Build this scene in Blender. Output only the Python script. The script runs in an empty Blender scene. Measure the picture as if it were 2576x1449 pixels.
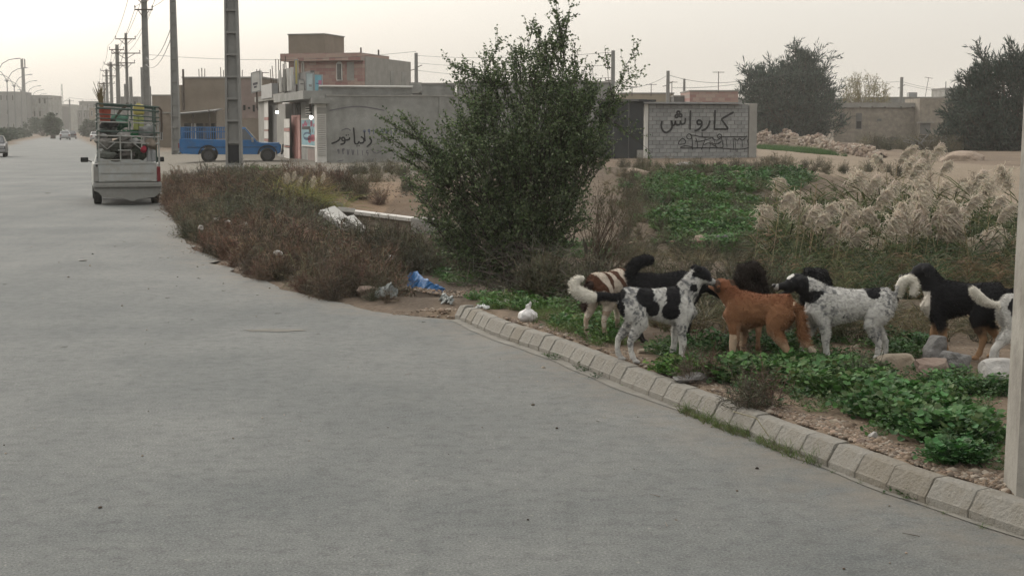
import bpy, math, random
import numpy as np
from mathutils import Vector, Matrix, noise as mnoise

# ------------------------------------------------------------------ camera, sky, sun, exposure
SC = bpy.context.scene
COL = SC.collection
R = random.Random(11)
NR = np.random.RandomState(5)
F, CX, CY, HZ, CAMH = 3700.0, 1288.0, 724.5, 322.0, 1.9
PITCH = math.atan((CY - HZ) / F)
CP, SP = math.cos(PITCH), math.sin(PITCH)

cam_d = bpy.data.cameras.new('camera')
cam_d.sensor_width = 36.0
cam_d.lens = F / 2576.0 * 36.0
cam_d.clip_start = 0.1
cam_d.clip_end = 6000
cam = bpy.data.objects.new('camera', cam_d)
COL.objects.link(cam)
cam.location = (0, 0, CAMH)
cam.rotation_euler = (math.pi / 2 - PITCH, 0, 0)
SC.camera = cam

SUN_EL, SUN_AZ = math.radians(24), math.radians(-42)      # azimuth from +Y, negative = left of the view
world = bpy.data.worlds.new('World')
SC.world = world
world.use_nodes = True
wn, wl = world.node_tree.nodes, world.node_tree.links
wn.clear()
w_out = wn.new('ShaderNodeOutputWorld')
w_bg = wn.new('ShaderNodeBackground')
w_sky = wn.new('ShaderNodeTexSky')
w_sky.sky_type = 'NISHITA'
w_sky.sun_disc = False
w_sky.sun_elevation = SUN_EL
w_sky.sun_rotation = SUN_AZ
w_sky.air_density = 1.0
w_sky.dust_density = 6.0
w_sky.ozone_density = 1.0
w_hs = wn.new('ShaderNodeHueSaturation')
w_hs.inputs['Saturation'].default_value = 0.45
w_mix = wn.new('ShaderNodeMix')
w_mix.data_type = 'RGBA'
w_mix.inputs['Factor'].default_value = 0.55               # thin high overcast veils the blue
w_mix.inputs['B'].default_value = (6.8, 6.5, 6.0, 1)
wl.new(w_sky.outputs['Color'], w_hs.inputs['Color'])
wl.new(w_hs.outputs['Color'], w_mix.inputs['A'])
w_tc = wn.new('ShaderNodeTexCoord'); w_sp = wn.new('ShaderNodeSeparateXYZ'); w_mr = wn.new('ShaderNodeMapRange')   # overcast sky: brighter towards the zenith
w_mr.inputs['From Min'].default_value = 0.0; w_mr.inputs['From Max'].default_value = 1.0; w_mr.inputs['To Min'].default_value = 0.77; w_mr.inputs['To Max'].default_value = 2.2
w_sc = wn.new('ShaderNodeVectorMath'); w_sc.operation = 'SCALE'
wl.new(w_tc.outputs['Generated'], w_sp.inputs[0]); wl.new(w_sp.outputs['Z'], w_mr.inputs['Value']); wl.new(w_mr.outputs['Result'], w_sc.inputs['Scale'])
wl.new(w_mix.outputs['Result'], w_sc.inputs[0]); wl.new(w_sc.outputs['Vector'], w_bg.inputs['Color'])
w_bg.inputs['Strength'].default_value = 0.145
wl.new(w_bg.outputs['Background'], w_out.inputs['Surface'])

sun_d = bpy.data.lights.new('sun', 'SUN')
sun_d.energy = 0.7
sun_d.angle = math.radians(25)
sun_d.color = (1.0, 0.95, 0.88)
sun = bpy.data.objects.new('sun', sun_d)
COL.objects.link(sun)
sd = Vector((math.sin(SUN_AZ) * math.cos(SUN_EL), math.cos(SUN_AZ) * math.cos(SUN_EL), math.sin(SUN_EL)))
sun.rotation_euler = sd.to_track_quat('Z', 'Y').to_euler()

SC.view_settings.view_transform = 'Standard'
SC.view_settings.look = 'None'
SC.view_settings.exposure = 0.31
SC.view_settings.gamma = 1.0
SC.view_settings.use_curve_mapping = False
SC.render.engine = 'CYCLES'
SC.cycles.use_denoising = True
SC.cycles.max_bounces = 6
SC.cycles.volume_bounces = 1
SC.cycles.transparent_max_bounces = 12

# ------------------------------------------------------------------ helpers
def ray(px, py):
    a, b = (px - CX) / F, -(py - CY) / F
    return Vector((a, CP + b * SP, -SP + b * CP))
def gp(px, py, z=0.0):
    r = ray(px, py); t = (z - CAMH) / r.z
    return Vector((r.x * t, r.y * t, z))
def dp(px, py, Y):
    r = ray(px, py); t = Y / r.y
    return Vector((r.x * t, Y, CAMH + r.z * t))
def proj(x, y, z):
    """world -> photo pixel (numpy friendly)"""
    zz = z - CAMH
    d = y * CP - zz * SP
    u = y * SP + zz * CP
    return CX + F * x / d, CY - F * u / d

def sstep(a, b, x):
    t = np.clip((x - a) / (b - a), 0, 1)
    return t * t * (3 - 2 * t)

_perm = NR.randint(0, 1 << 16, size=(256, 256)).astype(np.float64) / 65535.0
def vnoise(x, y, f=1.0, oct=3, seed=0):
    x = np.asarray(x, float); y = np.asarray(y, float)
    out = 0; amp = 1; tot = 0
    for o in range(oct):
        xx, yy = x * f + 17.3 * (seed + o), y * f + 9.1 * (seed + 2 * o)
        xi, yi = np.floor(xx).astype(int), np.floor(yy).astype(int)
        fx, fy = xx - xi, yy - yi
        fx = fx * fx * (3 - 2 * fx); fy = fy * fy * (3 - 2 * fy)
        g = lambda i, j: _perm[(xi + i) & 255, (yi + j) & 255]
        v = (g(0, 0) * (1 - fx) + g(1, 0) * fx) * (1 - fy) + (g(0, 1) * (1 - fx) + g(1, 1) * fx) * fy
        out = out + v * amp; tot += amp; amp *= 0.5; f *= 2.03
    return out / tot

def inpoly(px, py, poly):
    px = np.asarray(px, float); py = np.asarray(py, float)
    ins = np.zeros(px.shape, bool)
    n = len(poly)
    for i in range(n):
        x1, y1 = poly[i]; x2, y2 = poly[(i + 1) % n]
        c = ((y1 > py) != (y2 > py)) & (px < (x2 - x1) * (py - y1) / ((y2 - y1) or 1e-9) + x1)
        ins ^= c
    return ins

# ---- materials
ALB = 0.66
def mat(name, color, rough=0.85, bump=0.0, bscale=30.0, var=0.0, vscale=4.0, attr=None, spec=0.3, metal=0.0,
        dirt=None, dscale=2.0, damt=0.0, emit=None, estr=0.0, trans=0.0, coord='Object', stretch=None, sss=None):
    color = tuple(c * ALB for c in color)
    if dirt is not None: dirt = tuple(c * ALB for c in dirt)
    m = bpy.data.materials.new(name)
    m.use_nodes = True
    nt = m.node_tree; N, L = nt.nodes, nt.links
    bs = N['Principled BSDF']
    bs.inputs['Roughness'].default_value = rough
    bs.inputs['Specular IOR Level'].default_value = spec
    bs.inputs['Metallic'].default_value = metal
    tc = N.new('ShaderNodeTexCoord')
    src = tc.outputs[coord]
    if stretch:
        mp = N.new('ShaderNodeMapping'); mp.inputs['Scale'].default_value = stretch
        L.new(src, mp.inputs['Vector']); src = mp.outputs['Vector']
    if attr:
        at = N.new('ShaderNodeAttribute'); at.attribute_name = attr
        col = at.outputs['Color']
    else:
        rgb = N.new('ShaderNodeRGB'); rgb.outputs[0].default_value = (*color, 1)
        col = rgb.outputs[0]
    def noise_tex(sc, det=5, ro=0.6):
        t = N.new('ShaderNodeTexNoise'); t.inputs['Scale'].default_value = sc
        t.inputs['Detail'].default_value = det; t.inputs['Roughness'].default_value = ro
        L.new(src, t.inputs['Vector']); return t
    if var > 0:
        t = noise_tex(vscale)
        mr = N.new('ShaderNodeMapRange')
        mr.inputs['From Min'].default_value = 0.3; mr.inputs['From Max'].default_value = 0.7
        mr.inputs['To Min'].default_value = 1 - var; mr.inputs['To Max'].default_value = 1 + var
        L.new(t.outputs['Fac'], mr.inputs['Value'])
        mx = N.new('ShaderNodeVectorMath'); mx.operation = 'SCALE'
        L.new(col, mx.inputs[0]); L.new(mr.outputs['Result'], mx.inputs['Scale'])
        col = mx.outputs['Vector']
    if dirt is not None:
        t = noise_tex(dscale, 7, 0.65)
        mr = N.new('ShaderNodeMapRange')
        mr.inputs['From Min'].default_value = 0.42; mr.inputs['From Max'].default_value = 0.68
        mr.inputs['To Min'].default_value = 0; mr.inputs['To Max'].default_value = damt
        L.new(t.outputs['Fac'], mr.inputs['Value'])
        mx = N.new('ShaderNodeMix'); mx.data_type = 'RGBA'
        L.new(mr.outputs['Result'], mx.inputs['Factor']); L.new(col, mx.inputs['A'])
        mx.inputs['B'].default_value = (*dirt, 1)
        col = mx.outputs['Result']
    L.new(col, bs.inputs['Base Color'])
    if bump > 0:
        t = noise_tex(bscale, 6, 0.65)
        bp = N.new('ShaderNodeBump'); bp.inputs['Strength'].default_value = min(1, bump)
        bp.inputs['Distance'].default_value = 0.02 * max(1, bump)
        L.new(t.outputs['Fac'], bp.inputs['Height']); L.new(bp.outputs['Normal'], bs.inputs['Normal'])
    if emit:
        bs.inputs['Emission Color'].default_value = (*emit, 1); bs.inputs['Emission Strength'].default_value = estr
    if trans:
        bs.inputs['Transmission Weight'].default_value = trans
    return m

# ---- mesh building
class MB:
    def __init__(s): s.V = []; s.F = []; s.M = []; s.mi = 0
    def add(s, vs, fs):
        o = len(s.V); s.V.extend([tuple(v) for v in vs])
        for f in fs: s.F.append(tuple(i + o for i in f)); s.M.append(s.mi)
        return s
    def box(s, c, d, rz=0.0, rot=None, taper=1.0, jit=0.0):
        hx, hy, hz = d[0] / 2, d[1] / 2, d[2] / 2
        vs = []
        for sz in (-1, 1):
            k = taper if sz > 0 else 1
            for sx, sy in ((-1, -1), (1, -1), (1, 1), (-1, 1)):
                v = Vector((sx * hx * k, sy * hy * k, sz * hz))
                if jit: v += Vector((R.uniform(-jit, jit), R.uniform(-jit, jit), R.uniform(-jit, jit)))
                if rot is not None: v = rot @ v
                elif rz: v = Matrix.Rotation(rz, 3, 'Z') @ v
                vs.append(v + Vector(c))
        return s.add(vs, [(0, 3, 2, 1), (4, 5, 6, 7), (0, 1, 5, 4), (1, 2, 6, 5), (2, 3, 7, 6), (3, 0, 4, 7)])
    def b2(s, x0, x1, y0, y1, z0, z1): return s.box(((x0 + x1) / 2, (y0 + y1) / 2, (z0 + z1) / 2), (abs(x1 - x0), abs(y1 - y0), abs(z1 - z0)))
    def tube(s, pts, rad, n=8, cap=True, flat=None):
        """flat: optional list of (rw, rh) multipliers; section plane: up is Z-ish"""
        pts = [Vector(p) for p in pts]
        if not hasattr(rad, '__len__'): rad = [rad] * len(pts)
        o = len(s.V); rings = []
        for i, p in enumerate(pts):
            a = pts[max(i - 1, 0)]; b = pts[min(i + 1, len(pts) - 1)]
            t = (b - a)
            if t.length < 1e-9: t = Vector((0, 0, 1))
            t.normalize()
            ref = Vector((0, 1, 0)) if abs(t.y) < 0.9 else Vector((1, 0, 0))
            up = ref.cross(t).normalized(); side = t.cross(up).normalized()
            r = rad[i]; rw, rh = (r if hasattr(r, '__len__') else (r, r))
            for k in range(n):
                an = 2 * math.pi * k / n
                s.V.append(tuple(p + side * (rw * math.cos(an)) + up * (rh * math.sin(an))))
        for i in range(len(pts) - 1):
            for k in range(n):
                k2 = (k + 1) % n
                s.F.append((o + i * n + k, o + i * n + k2, o + (i + 1) * n + k2, o + (i + 1) * n + k)); s.M.append(s.mi)
        if cap:
            s.F.append(tuple(o + k for k in reversed(range(n)))); s.M.append(s.mi)
            e = o + (len(pts) - 1) * n
            s.F.append(tuple(e + k for k in range(n))); s.M.append(s.mi)
        return s
    def prism(s, pts2, y0, y1, plane='xz'):
        """extrude polygon (x,z) from y0 to y1 (or xy from z0 to z1)"""
        n = len(pts2)
        if plane == 'xz': vs = [(a, y0, b) for a, b in pts2] + [(a, y1, b) for a, b in pts2]
        elif plane == 'xy': vs = [(a, b, y0) for a, b in pts2] + [(a, b, y1) for a, b in pts2]
        else: vs = [(y0, a, b) for a, b in pts2] + [(y1, a, b) for a, b in pts2]
        fs = [tuple(range(n)), tuple(reversed(range(n, 2 * n)))] + [(i, i + n, (i + 1) % n + n, (i + 1) % n) for i in range(n)]
        return s.add(vs, fs)
    def sphere(s, c, r, n=10, m=6, sc=(1, 1, 1), noise=0.0, seed=0):
        vs = []; c = Vector(c)
        for j in range(m + 1):
            th = math.pi * j / m
            for i in range(n):
                ph = 2 * math.pi * i / n
                d = Vector((math.sin(th) * math.cos(ph), math.sin(th) * math.sin(ph), math.cos(th)))
                k = 1 + (noise * mnoise.noise(d * 1.7 + Vector((seed * 3.1, seed, 0))) if noise else 0)
                vs.append(c + Vector((d.x * sc[0], d.y * sc[1], d.z * sc[2])) * r * k)
        fs = []
        for j in range(m):
            for i in range(n):
                fs.append((j * n + i, (j + 1) * n + i, (j + 1) * n + (i + 1) % n, j * n + (i + 1) % n))
        return s.add(vs, fs)
    def mesh(s, name='mesh', mats=(), smooth=False):
        me = bpy.data.meshes.new(name)
        me.from_pydata(s.V, [], s.F)
        for m in mats: me.materials.append(m)
        if len(mats) > 1: me.polygons.foreach_set('material_index', s.M)
        if smooth: me.polygons.foreach_set('use_smooth', [True] * len(me.polygons))
        me.update()
        return me
    def build(s, name, mats, parent=None, smooth=False, bevel=0.0, **kw):
        mats = mats if isinstance(mats, (list, tuple)) else [mats]
        o = bpy.data.objects.new(name, s.mesh(name, mats, smooth)); COL.objects.link(o)
        if parent is not None: o.parent = parent
        if bevel:
            md = o.modifiers.new('bevel', 'BEVEL'); md.width = bevel; md.segments = 2; md.limit_method = 'ANGLE'
            md.angle_limit = math.radians(40)
        for k, v in kw.items(): o[k] = v
        return o

def tag(o, label=None, cat=None, group=None, kind=None):
    if label: o['label'] = label
    if cat: o['category'] = cat
    if group: o['group'] = group
    if kind: o['kind'] = kind
    return o
def thing(name, label, cat, loc=(0, 0, 0), rz=0.0, group=None, kind=None):
    o = bpy.data.objects.new(name, None); COL.objects.link(o)
    o.empty_display_size = 0.2
    o.location = loc; o.rotation_euler = (0, 0, rz)
    return tag(o, label, cat, group, kind)
def children_of(o): return [c for c in ALLCH.get(o.name, [])] if False else list(o.children)
def copy_tree(o, parent=None, top=True):
    c = o.copy(); COL.objects.link(c)
    c.parent = parent
    for ch in list(o.children): copy_tree(ch, c, False)
    return c
def place(o, name=None):
    return o

def bigmesh(name, V, Fc, mats, cols=None, parent=None, smooth=False, nper=None):
    """V (n,3) array, Fc (m,3|4) int array"""
    V = np.asarray(V, np.float32); Fc = np.asarray(Fc, np.int32)
    me = bpy.data.meshes.new(name)
    me.vertices.add(len(V)); me.vertices.foreach_set('co', V.ravel())
    k = Fc.shape[1]
    me.loops.add(len(Fc) * k); me.loops.foreach_set('vertex_index', Fc.ravel())
    me.polygons.add(len(Fc)); me.polygons.foreach_set('loop_start', np.arange(0, len(Fc) * k, k, dtype=np.int32))
    if smooth: me.polygons.foreach_set('use_smooth', np.ones(len(Fc), bool))
    me.update(calc_edges=True)
    for m in (mats if isinstance(mats, (list, tuple)) else [mats]): me.materials.append(m)
    if cols is not None:
        ca = me.color_attributes.new('tint', 'FLOAT_COLOR', 'POINT')
        c4 = np.ones((len(V), 4), np.float32); c4[:, :3] = cols
        ca.data.foreach_set('color', c4.ravel())
    o = bpy.data.objects.new(name, me); COL.objects.link(o)
    if parent is not None: o.parent = parent
    return o

def scatter(protos, pos, rz, sc, tilt=None, cols=None, colvar=0.15, zs=None):
    """protos: list of (V, F, C); returns joined arrays. pos (n,3)"""
    VV, FF, CC = [], [], []; off = 0
    n = len(pos)
    for i in range(n):
        V, Fc, C = protos[i % len(protos)]
        c, s_ = math.cos(rz[i]), math.sin(rz[i])
        P = V * sc[i]
        if zs is not None: P = P * np.array([1, 1, zs[i]])
        if tilt is not None:
            t = tilt[i]; ct, st = math.cos(t), math.sin(t)
            P = np.stack([P[:, 0], P[:, 1] * ct - P[:, 2] * st, P[:, 1] * st + P[:, 2] * ct], 1)
        P = np.stack([P[:, 0] * c - P[:, 1] * s_, P[:, 0] * s_ + P[:, 1] * c, P[:, 2]], 1) + pos[i]
        VV.append(P); FF.append(Fc + off); off += len(V)
        k = (cols[i] if cols is not None else np.ones(3)) * (1 + NR.uniform(-colvar, colvar))
        CC.append(C * k)
    return np.concatenate(VV), np.concatenate(FF), np.concatenate(CC)

class Frame:
    """vertical facade frame: origin O (ground), direction angle a of local +x; local +y points away behind"""
    def __init__(s, O, a):
        s.O = Vector(O); s.a = a
        s.ex = Vector((math.cos(a), math.sin(a), 0)); s.ey = Vector((-math.sin(a), math.cos(a), 0))
    def loc(s, px, py, y=0.0):
        """pixel -> local (x, z) on plane local y = const"""
        r = ray(px, py); o = Vector((0, 0, CAMH)); P0 = s.O + s.ey * y
        t = (P0 - o).dot(s.ey) / r.dot(s.ey)
        P = o + r * t - s.O
        return P.dot(s.ex), P.z
    def thing(s, name, label, cat, group=None):
        return thing(name, label, cat, s.O, s.a, group)
# ------------------------------------------------------------------ ground
EDGE_PX = [(2576, 1352), (2240, 1240), (1900, 1105), (1600, 985), (1400, 900), (1240, 845), (1145, 800), (980, 792), (860, 767),
           (760, 742), (640, 702), (540, 662), (470, 602), (430, 540), (408, 500), (398, 470)]
EDGE = [gp(*p) for p in EDGE_PX]
EDGE = [EDGE[0] + (EDGE[0] - EDGE[1]) * k for k in (30, 6, 2)] + EDGE + [Vector((2.7 - .297 * y, y, 0)) for y in (60, 100, 200, 420, 900)]
EDGE_NP = np.array([[p.x, p.y] for p in EDGE])
def sdist(x, y):
    x = np.asarray(x, float); y = np.asarray(y, float)
    best = np.full(x.shape, 1e9); sg = np.ones(x.shape)
    for i in range(len(EDGE_NP) - 1):
        a, b = EDGE_NP[i], EDGE_NP[i + 1]
        d = b - a; L2 = d @ d
        t = np.clip(((x - a[0]) * d[0] + (y - a[1]) * d[1]) / L2, 0, 1)
        dx, dy = x - (a[0] + t * d[0]), y - (a[1] + t * d[1])
        dd = dx * dx + dy * dy
        cr = d[0] * dy - d[1] * dx
        m = dd < best
        best = np.where(m, dd, best); sg = np.where(m, np.where(cr < 0, 1, -1), sg)
    return np.sqrt(best) * sg
LEFT0 = -8.7
def H(x, y):
    x = np.asarray(x, float); y = np.asarray(y, float)
    s = sdist(x, y)
    kerbw = 1 - sstep(14.2, 15.4, y)                     # verge behind the kerb stands at kerb height
    soft = sstep(0.0, 1.2, s) * 0.10
    verge = 0.125 * kerbw * sstep(0.10, 0.16, s) + (1 - kerbw) * soft
    # bumps
    n1 = vnoise(x, y, 0.55, 3, 1) - 0.5
    n2 = vnoise(x, y, 2.6, 3, 4) - 0.5
    n3 = vnoise(x, y, 0.12, 3, 9) - 0.5
    off = sstep(0.2, 1.6, s)
    z = verge + off * (n1 * 0.16 + n2 * 0.05) * (1 - 0.6 * sstep(60, 70, y))
    z += n3 * 0.5 * sstep(0.5, 5, s) * sstep(16, 28, y) * (1 - sstep(52, 62, y))
    wx = sstep(-4.0, -1.2, x + 0.10 * (y - 16))
    ditch = sstep(15.2, 18.5, y + 0.25 * n1 * 4) * (1 - sstep(27, 56, y)) * wx
    z -= 0.75 * ditch * sstep(0.2, 2.0, s)
    z += 0.22 * sstep(38, 62, y) * sstep(0.5, 4, s)
    z += 0.35 * sstep(44, 47, y) * (1 - sstep(47.5, 52, y)) * sstep(-11.5, -10, x) * (1 - sstep(-7.5, -5, x))
    z = np.where(s > 0.02, z, -0.06)
    # left side of the road: raised median
    l = (LEFT0 - .297 * y) - x
    z = np.where((l > 0) & (y > 20), 0.16 * sstep(0, 0.3, l), z)
    z = np.where((l > 4.2) & (y > 20), 0.0 + .12 * sstep(19, 20, l), z)
    # distant land rises a touch
    return z
def Hs(x, y): return float(H(np.array([x]), np.array([y]))[0])
def ground_px(px, py, it=8):
    z = 0.0
    for _ in range(it):
        p = gp(px, py, z); z = 0.5 * z + 0.5 * Hs(p.x, p.y)
    p = gp(px, py, z); p.z = Hs(p.x, p.y)
    return p

xs = [-13.0]
while xs[-1] < 15: xs.append(xs[-1] + 0.13)
a = xs[-1]; st = 0.15
while a < 1400: st *= 1.09; a += st; xs.append(a)
a = xs[0]; st = 0.15; lx = []
while a > -1400: st *= 1.06; a -= st; lx.append(a)
xs = np.array(lx[::-1] + xs)
ys = [4.0]
while ys[-1] < 1400: ys.append(ys[-1] + max(0.09, 0.0085 * ys[-1] if ys[-1] < 90 else 0.03 * ys[-1]))
ys = np.array([-60, -30, -12, -4, 0, 2, 3.2] + ys)
GX, GY = np.meshgrid(xs, ys)
GZ = H(GX, GY)
V = np.stack([GX.ravel(), GY.ravel(), GZ.ravel()], 1)
nx, ny = len(xs), len(ys)
ii = (np.arange(ny - 1)[:, None] * nx + np.arange(nx - 1)[None, :]).ravel()
Fg = np.stack([ii, ii + 1, ii + nx + 1, ii + nx], 1)
# soil colour by place: tan dirt, browner under the dry scrub, paler on the worn track
GREEN_SLOPE = [(1600, 425), (1760, 418), (1900, 440), (1945, 520), (1940, 600), (1860, 640), (1740, 640), (1660, 610), (1610, 520)]
TRACK = [(1903, 362), (2100, 372), (2300, 405), (2576, 420), (2700, 460), (2576, 560), (2300, 470), (2050, 436), (1903, 405)]
ppx, ppy = proj(V[:, 0], np.maximum(V[:, 1], 1), V[:, 2])
n = vnoise(V[:, 0], V[:, 1], 1.3, 4, 20)[:, None]; n_b = vnoise(V[:, 0], V[:, 1], 0.3, 3, 30)[:, None]
soil = np.array([0.235, 0.165, 0.112]) * (0.8 + 0.4 * n)
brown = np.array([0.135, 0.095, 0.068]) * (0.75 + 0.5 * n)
track = np.array([0.33, 0.25, 0.175]) * (0.9 + 0.2 * n)
grey = np.array([0.25, 0.225, 0.185]) * (0.9 + 0.2 * n)
C = soil * 1.0
w = sstep(0.42, 0.58, n_b); C = C * (1 - .5 * w) + brown * .5 * w
xx, yy = V[:, 0], V[:, 1]
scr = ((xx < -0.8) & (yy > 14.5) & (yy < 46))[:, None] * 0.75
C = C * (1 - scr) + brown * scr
bare = np.exp(-(((xx + 3.6) / 2.2) ** 2 + ((yy - 43) / 6) ** 2))[:, None]
C = C * (1 - bare) + np.array([0.30, 0.19, 0.115]) * bare * (0.8 + .4 * n)
lot = (sstep(50, 56, yy) * (1 - sstep(95, 110, yy)) * (xx < 2))[:, None]
C = C * (1 - lot * .85) + grey * lot * .85
tr = inpoly(ppx, ppy, TRACK)[:, None] * (yy > 20)[:, None]
C = C * (1 - tr * .8) + track * tr * .8
gs = inpoly(ppx, ppy, GREEN_SLOPE)[:, None] * 0.5 * (yy > 20)[:, None]
C = C * (1 - gs) + np.array([0.05, 0.075, 0.03]) * gs
l = (LEFT0 - .297 * yy) - xx
other = ((l > 4.2) & (l < 19) & (yy > 20))[:, None]
C = np.where(other, np.array([0.19, 0.19, 0.18]), C)
m_soil = mat('soil', (0.3, 0.2, 0.14), rough=0.97, bump=1.6, bscale=9, var=0.22, vscale=14, attr='tint', spec=0.1,
             dirt=(0.27, 0.225, 0.18), dscale=26, damt=0.4)
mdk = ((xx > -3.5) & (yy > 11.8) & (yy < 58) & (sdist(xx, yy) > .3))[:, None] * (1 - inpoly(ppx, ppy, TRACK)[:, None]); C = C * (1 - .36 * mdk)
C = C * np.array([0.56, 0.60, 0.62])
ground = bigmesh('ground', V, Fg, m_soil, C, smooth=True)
tag(ground, kind='structure')

# ---- road sheet
m_asph = bpy.data.materials.new('asphalt'); m_asph.use_nodes = True
N, L = m_asph.node_tree.nodes, m_asph.node_tree.links
bs = N['Principled BSDF']; bs.inputs['Roughness'].default_value = 0.9; bs.inputs['Specular IOR Level'].default_value = 0.25
tc = N.new('ShaderNodeTexCoord')
def ntex(scale, det=5, rough=.6, mp=None):
    t = N.new('ShaderNodeTexNoise'); t.inputs['Scale'].default_value = scale; t.inputs['Detail'].default_value = det
    t.inputs['Roughness'].default_value = rough
    if mp:
        q = N.new('ShaderNodeMapping'); q.inputs['Scale'].default_value = mp[0]; q.inputs['Rotation'].default_value = mp[1]
        L.new(tc.outputs['Object'], q.inputs['Vector']); L.new(q.outputs['Vector'], t.inputs['Vector'])
    else: L.new(tc.outputs['Object'], t.inputs['Vector'])
    return t.outputs['Fac']
def ramp(fac, stops):
    r = N.new('ShaderNodeValToRGB'); L.new(fac, r.inputs['Fac'])
    while len(r.color_ramp.elements) < len(stops): r.color_ramp.elements.new(0.5)
    for e, (p, c) in zip(r.color_ramp.elements, stops): e.position = p; e.color = (*c, 1)
    return r.outputs['Color']
def mixc(f, a, b, mode='MIX'):
    m = N.new('ShaderNodeMix'); m.data_type = 'RGBA'; m.blend_type = mode
    if isinstance(f, float): m.inputs['Factor'].default_value = f
    else: L.new(f, m.inputs['Factor'])
    L.new(a, m.inputs['A']); L.new(b, m.inputs['B'])
    return m.outputs['Result']
big = ramp(ntex(0.30, 8, .68), [(0.38, (0.100, 0.107, 0.105)), (0.5, (0.120, 0.126, 0.122)), (0.62, (0.142, 0.147, 0.141))])
fine = ramp(ntex(80, 4, .8), [(0.34, (0.45, 0.45, 0.45)), (0.47, (0.92, 0.92, 0.92)), (0.56, (1.08, 1.08, 1.07)), (0.68, (1.8, 1.75, 1.7))])
mid = ramp(ntex(9, 6, .75), [(0.36, (0.78, 0.78, 0.78)), (0.5, (1, 1, 1)), (0.62, (1.08, 1.08, 1.07))])
streak = ramp(ntex(1.0, 5, .6, ((1.4, 0.12, 1), (0, 0, math.radians(-16.5)))), [(0.35, (0.93, 0.935, 0.94)), (0.65, (1.06, 1.055, 1.05))])
spots = ramp(ntex(2.3, 6, .7, ((1, 0.5, 1), (0, 0, math.radians(-16.5)))), [(0.27, (0.72, 0.71, 0.69)), (0.33, (1, 1, 1))])
grit = ramp(ntex(24, 2, .5), [(0.66, (1, 1, 1)), (0.74, (1.5, 1.45, 1.3))])
c = mixc(1.0, big, fine, 'MULTIPLY'); c = mixc(1.0, c, mid, 'MULTIPLY'); c = mixc(1.0, c, streak, 'MULTIPLY'); c = mixc(1.0, c, spots, 'MULTIPLY'); c = mixc(0.7, c, grit, 'MULTIPLY')
# tan dust drifted along the kerb edge (vertex weight)
at = N.new('ShaderNodeAttribute'); at.attribute_name = 'tint'
dn = N.new('ShaderNodeMath'); dn.operation = 'MULTIPLY'
dr = N.new('ShaderNodeMapRange'); dr.inputs['From Min'].default_value = .35; dr.inputs['From Max'].default_value = .6
L.new(ntex(3.5, 6, .7), dr.inputs['Value']); L.new(at.outputs['Fac'], dn.inputs[0]); L.new(dr.outputs['Result'], dn.inputs[1])
tan_ = N.new('ShaderNodeRGB'); tan_.outputs[0].default_value = (0.165, 0.145, 0.118, 1)
c = mixc(dn.outputs[0], c, tan_.outputs[0])
L.new(c, bs.inputs['Base Color'])
bp = N.new('ShaderNodeBump'); bp.inputs['Strength'].default_value = 0.8; bp.inputs['Distance'].default_value = 0.012
L.new(ntex(75, 4, .8), bp.inputs['Height']); L.new(bp.outputs['Normal'], bs.inputs['Normal'])

rows = []
yl = [-40, -10, 0, 2, 3, 4]
while yl[-1] < 900: yl.append(yl[-1] + max(0.35, 0.02 * yl[-1]))
# edge x for a given y (right edge), by sampling the polyline
def edge_x(y):
    for i in range(len(EDGE_NP) - 1):
        a, b = EDGE_NP[i], EDGE_NP[i + 1]
        if a[1] <= y <= b[1]:
            t = (y - a[1]) / max(1e-6, b[1] - a[1]); return a[0] + t * (b[0] - a[0])
    return EDGE_NP[-1][0] if y > EDGE_NP[-1][1] else EDGE_NP[0][0]
RV, RF, RC = [], [], []
nc = 22
for j, y in enumerate(yl):
    xr = edge_x(y) - 0.005 if y > 3 else edge_x(max(y, -15)) ; xl = LEFT0 - .297 * y - (0 if y > 20 else 30 * (1 - y / 20) if y > 0 else 30)
    if y > 15: xr += R.uniform(-.10, .14) if y < 60 else 0
    for i in range(nc + 1):
        t = (i / nc); t = 1 - (1 - t) ** 2.2
        x = xl + (xr - xl) * t
        RV.append((x, y, 0.0)); RC.append([max(0, 1 - (xr - x) / 0.7) * 0.6 + max(0, 1 - (xr - x) / 2.8) * .12] * 3)
for j in range(len(yl) - 1):
    for i in range(nc):
        q = j * (nc + 1) + i; RF.append((q, q + 1, q + nc + 2, q + nc + 1))
road = bigmesh('road', RV, RF, m_asph, np.array(RC)); tag(road, kind='structure')
# the far carriageway beyond the median
ob = MB()
for y0, y1 in ((20, 900),):
    ob.add([(LEFT0 - 4.4 - .297 * y0 - 11, y0, .06), (LEFT0 - 4.4 - .297 * y0, y0, .06), (LEFT0 - 4.4 - .297 * y1, y1, .06), (LEFT0 - 4.4 - .297 * y1 - 11, y1, .06)], [(0, 1, 2, 3)])
m_asph2 = mat('asphalt_far', (0.19, 0.19, 0.178), rough=.9, var=.1, vscale=.5)
o = ob.build('far_carriageway', m_asph2); tag(o, kind='structure')
# median kerb line
mk = MB()
for k in range(46):
    y0 = 60 + k * 8; y1 = y0 + 7.96
    xa, xb = LEFT0 - .297 * y0, LEFT0 - .297 * y1
    mk.add([(xa, y0, -.02), (xa, y0, .17), (xb, y1, .17), (xb, y1, -.02), (xa - .15, y0, -.02), (xa - .15, y0, .17), (xb - .15, y1, .17), (xb - .15, y1, -.02)],
           [(0, 3, 2, 1), (1, 2, 6, 5), (4, 5, 6, 7), (0, 1, 5, 4), (2, 3, 7, 6)])
m_conc = mat('concrete_kerb', (0.36, 0.325, 0.27), rough=.92, bump=.7, bscale=26, var=.13, vscale=5, dirt=(0.20, 0.165, 0.12), dscale=7, damt=.55)
tag(mk.build('median_kerb', m_conc), kind='structure')

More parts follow.
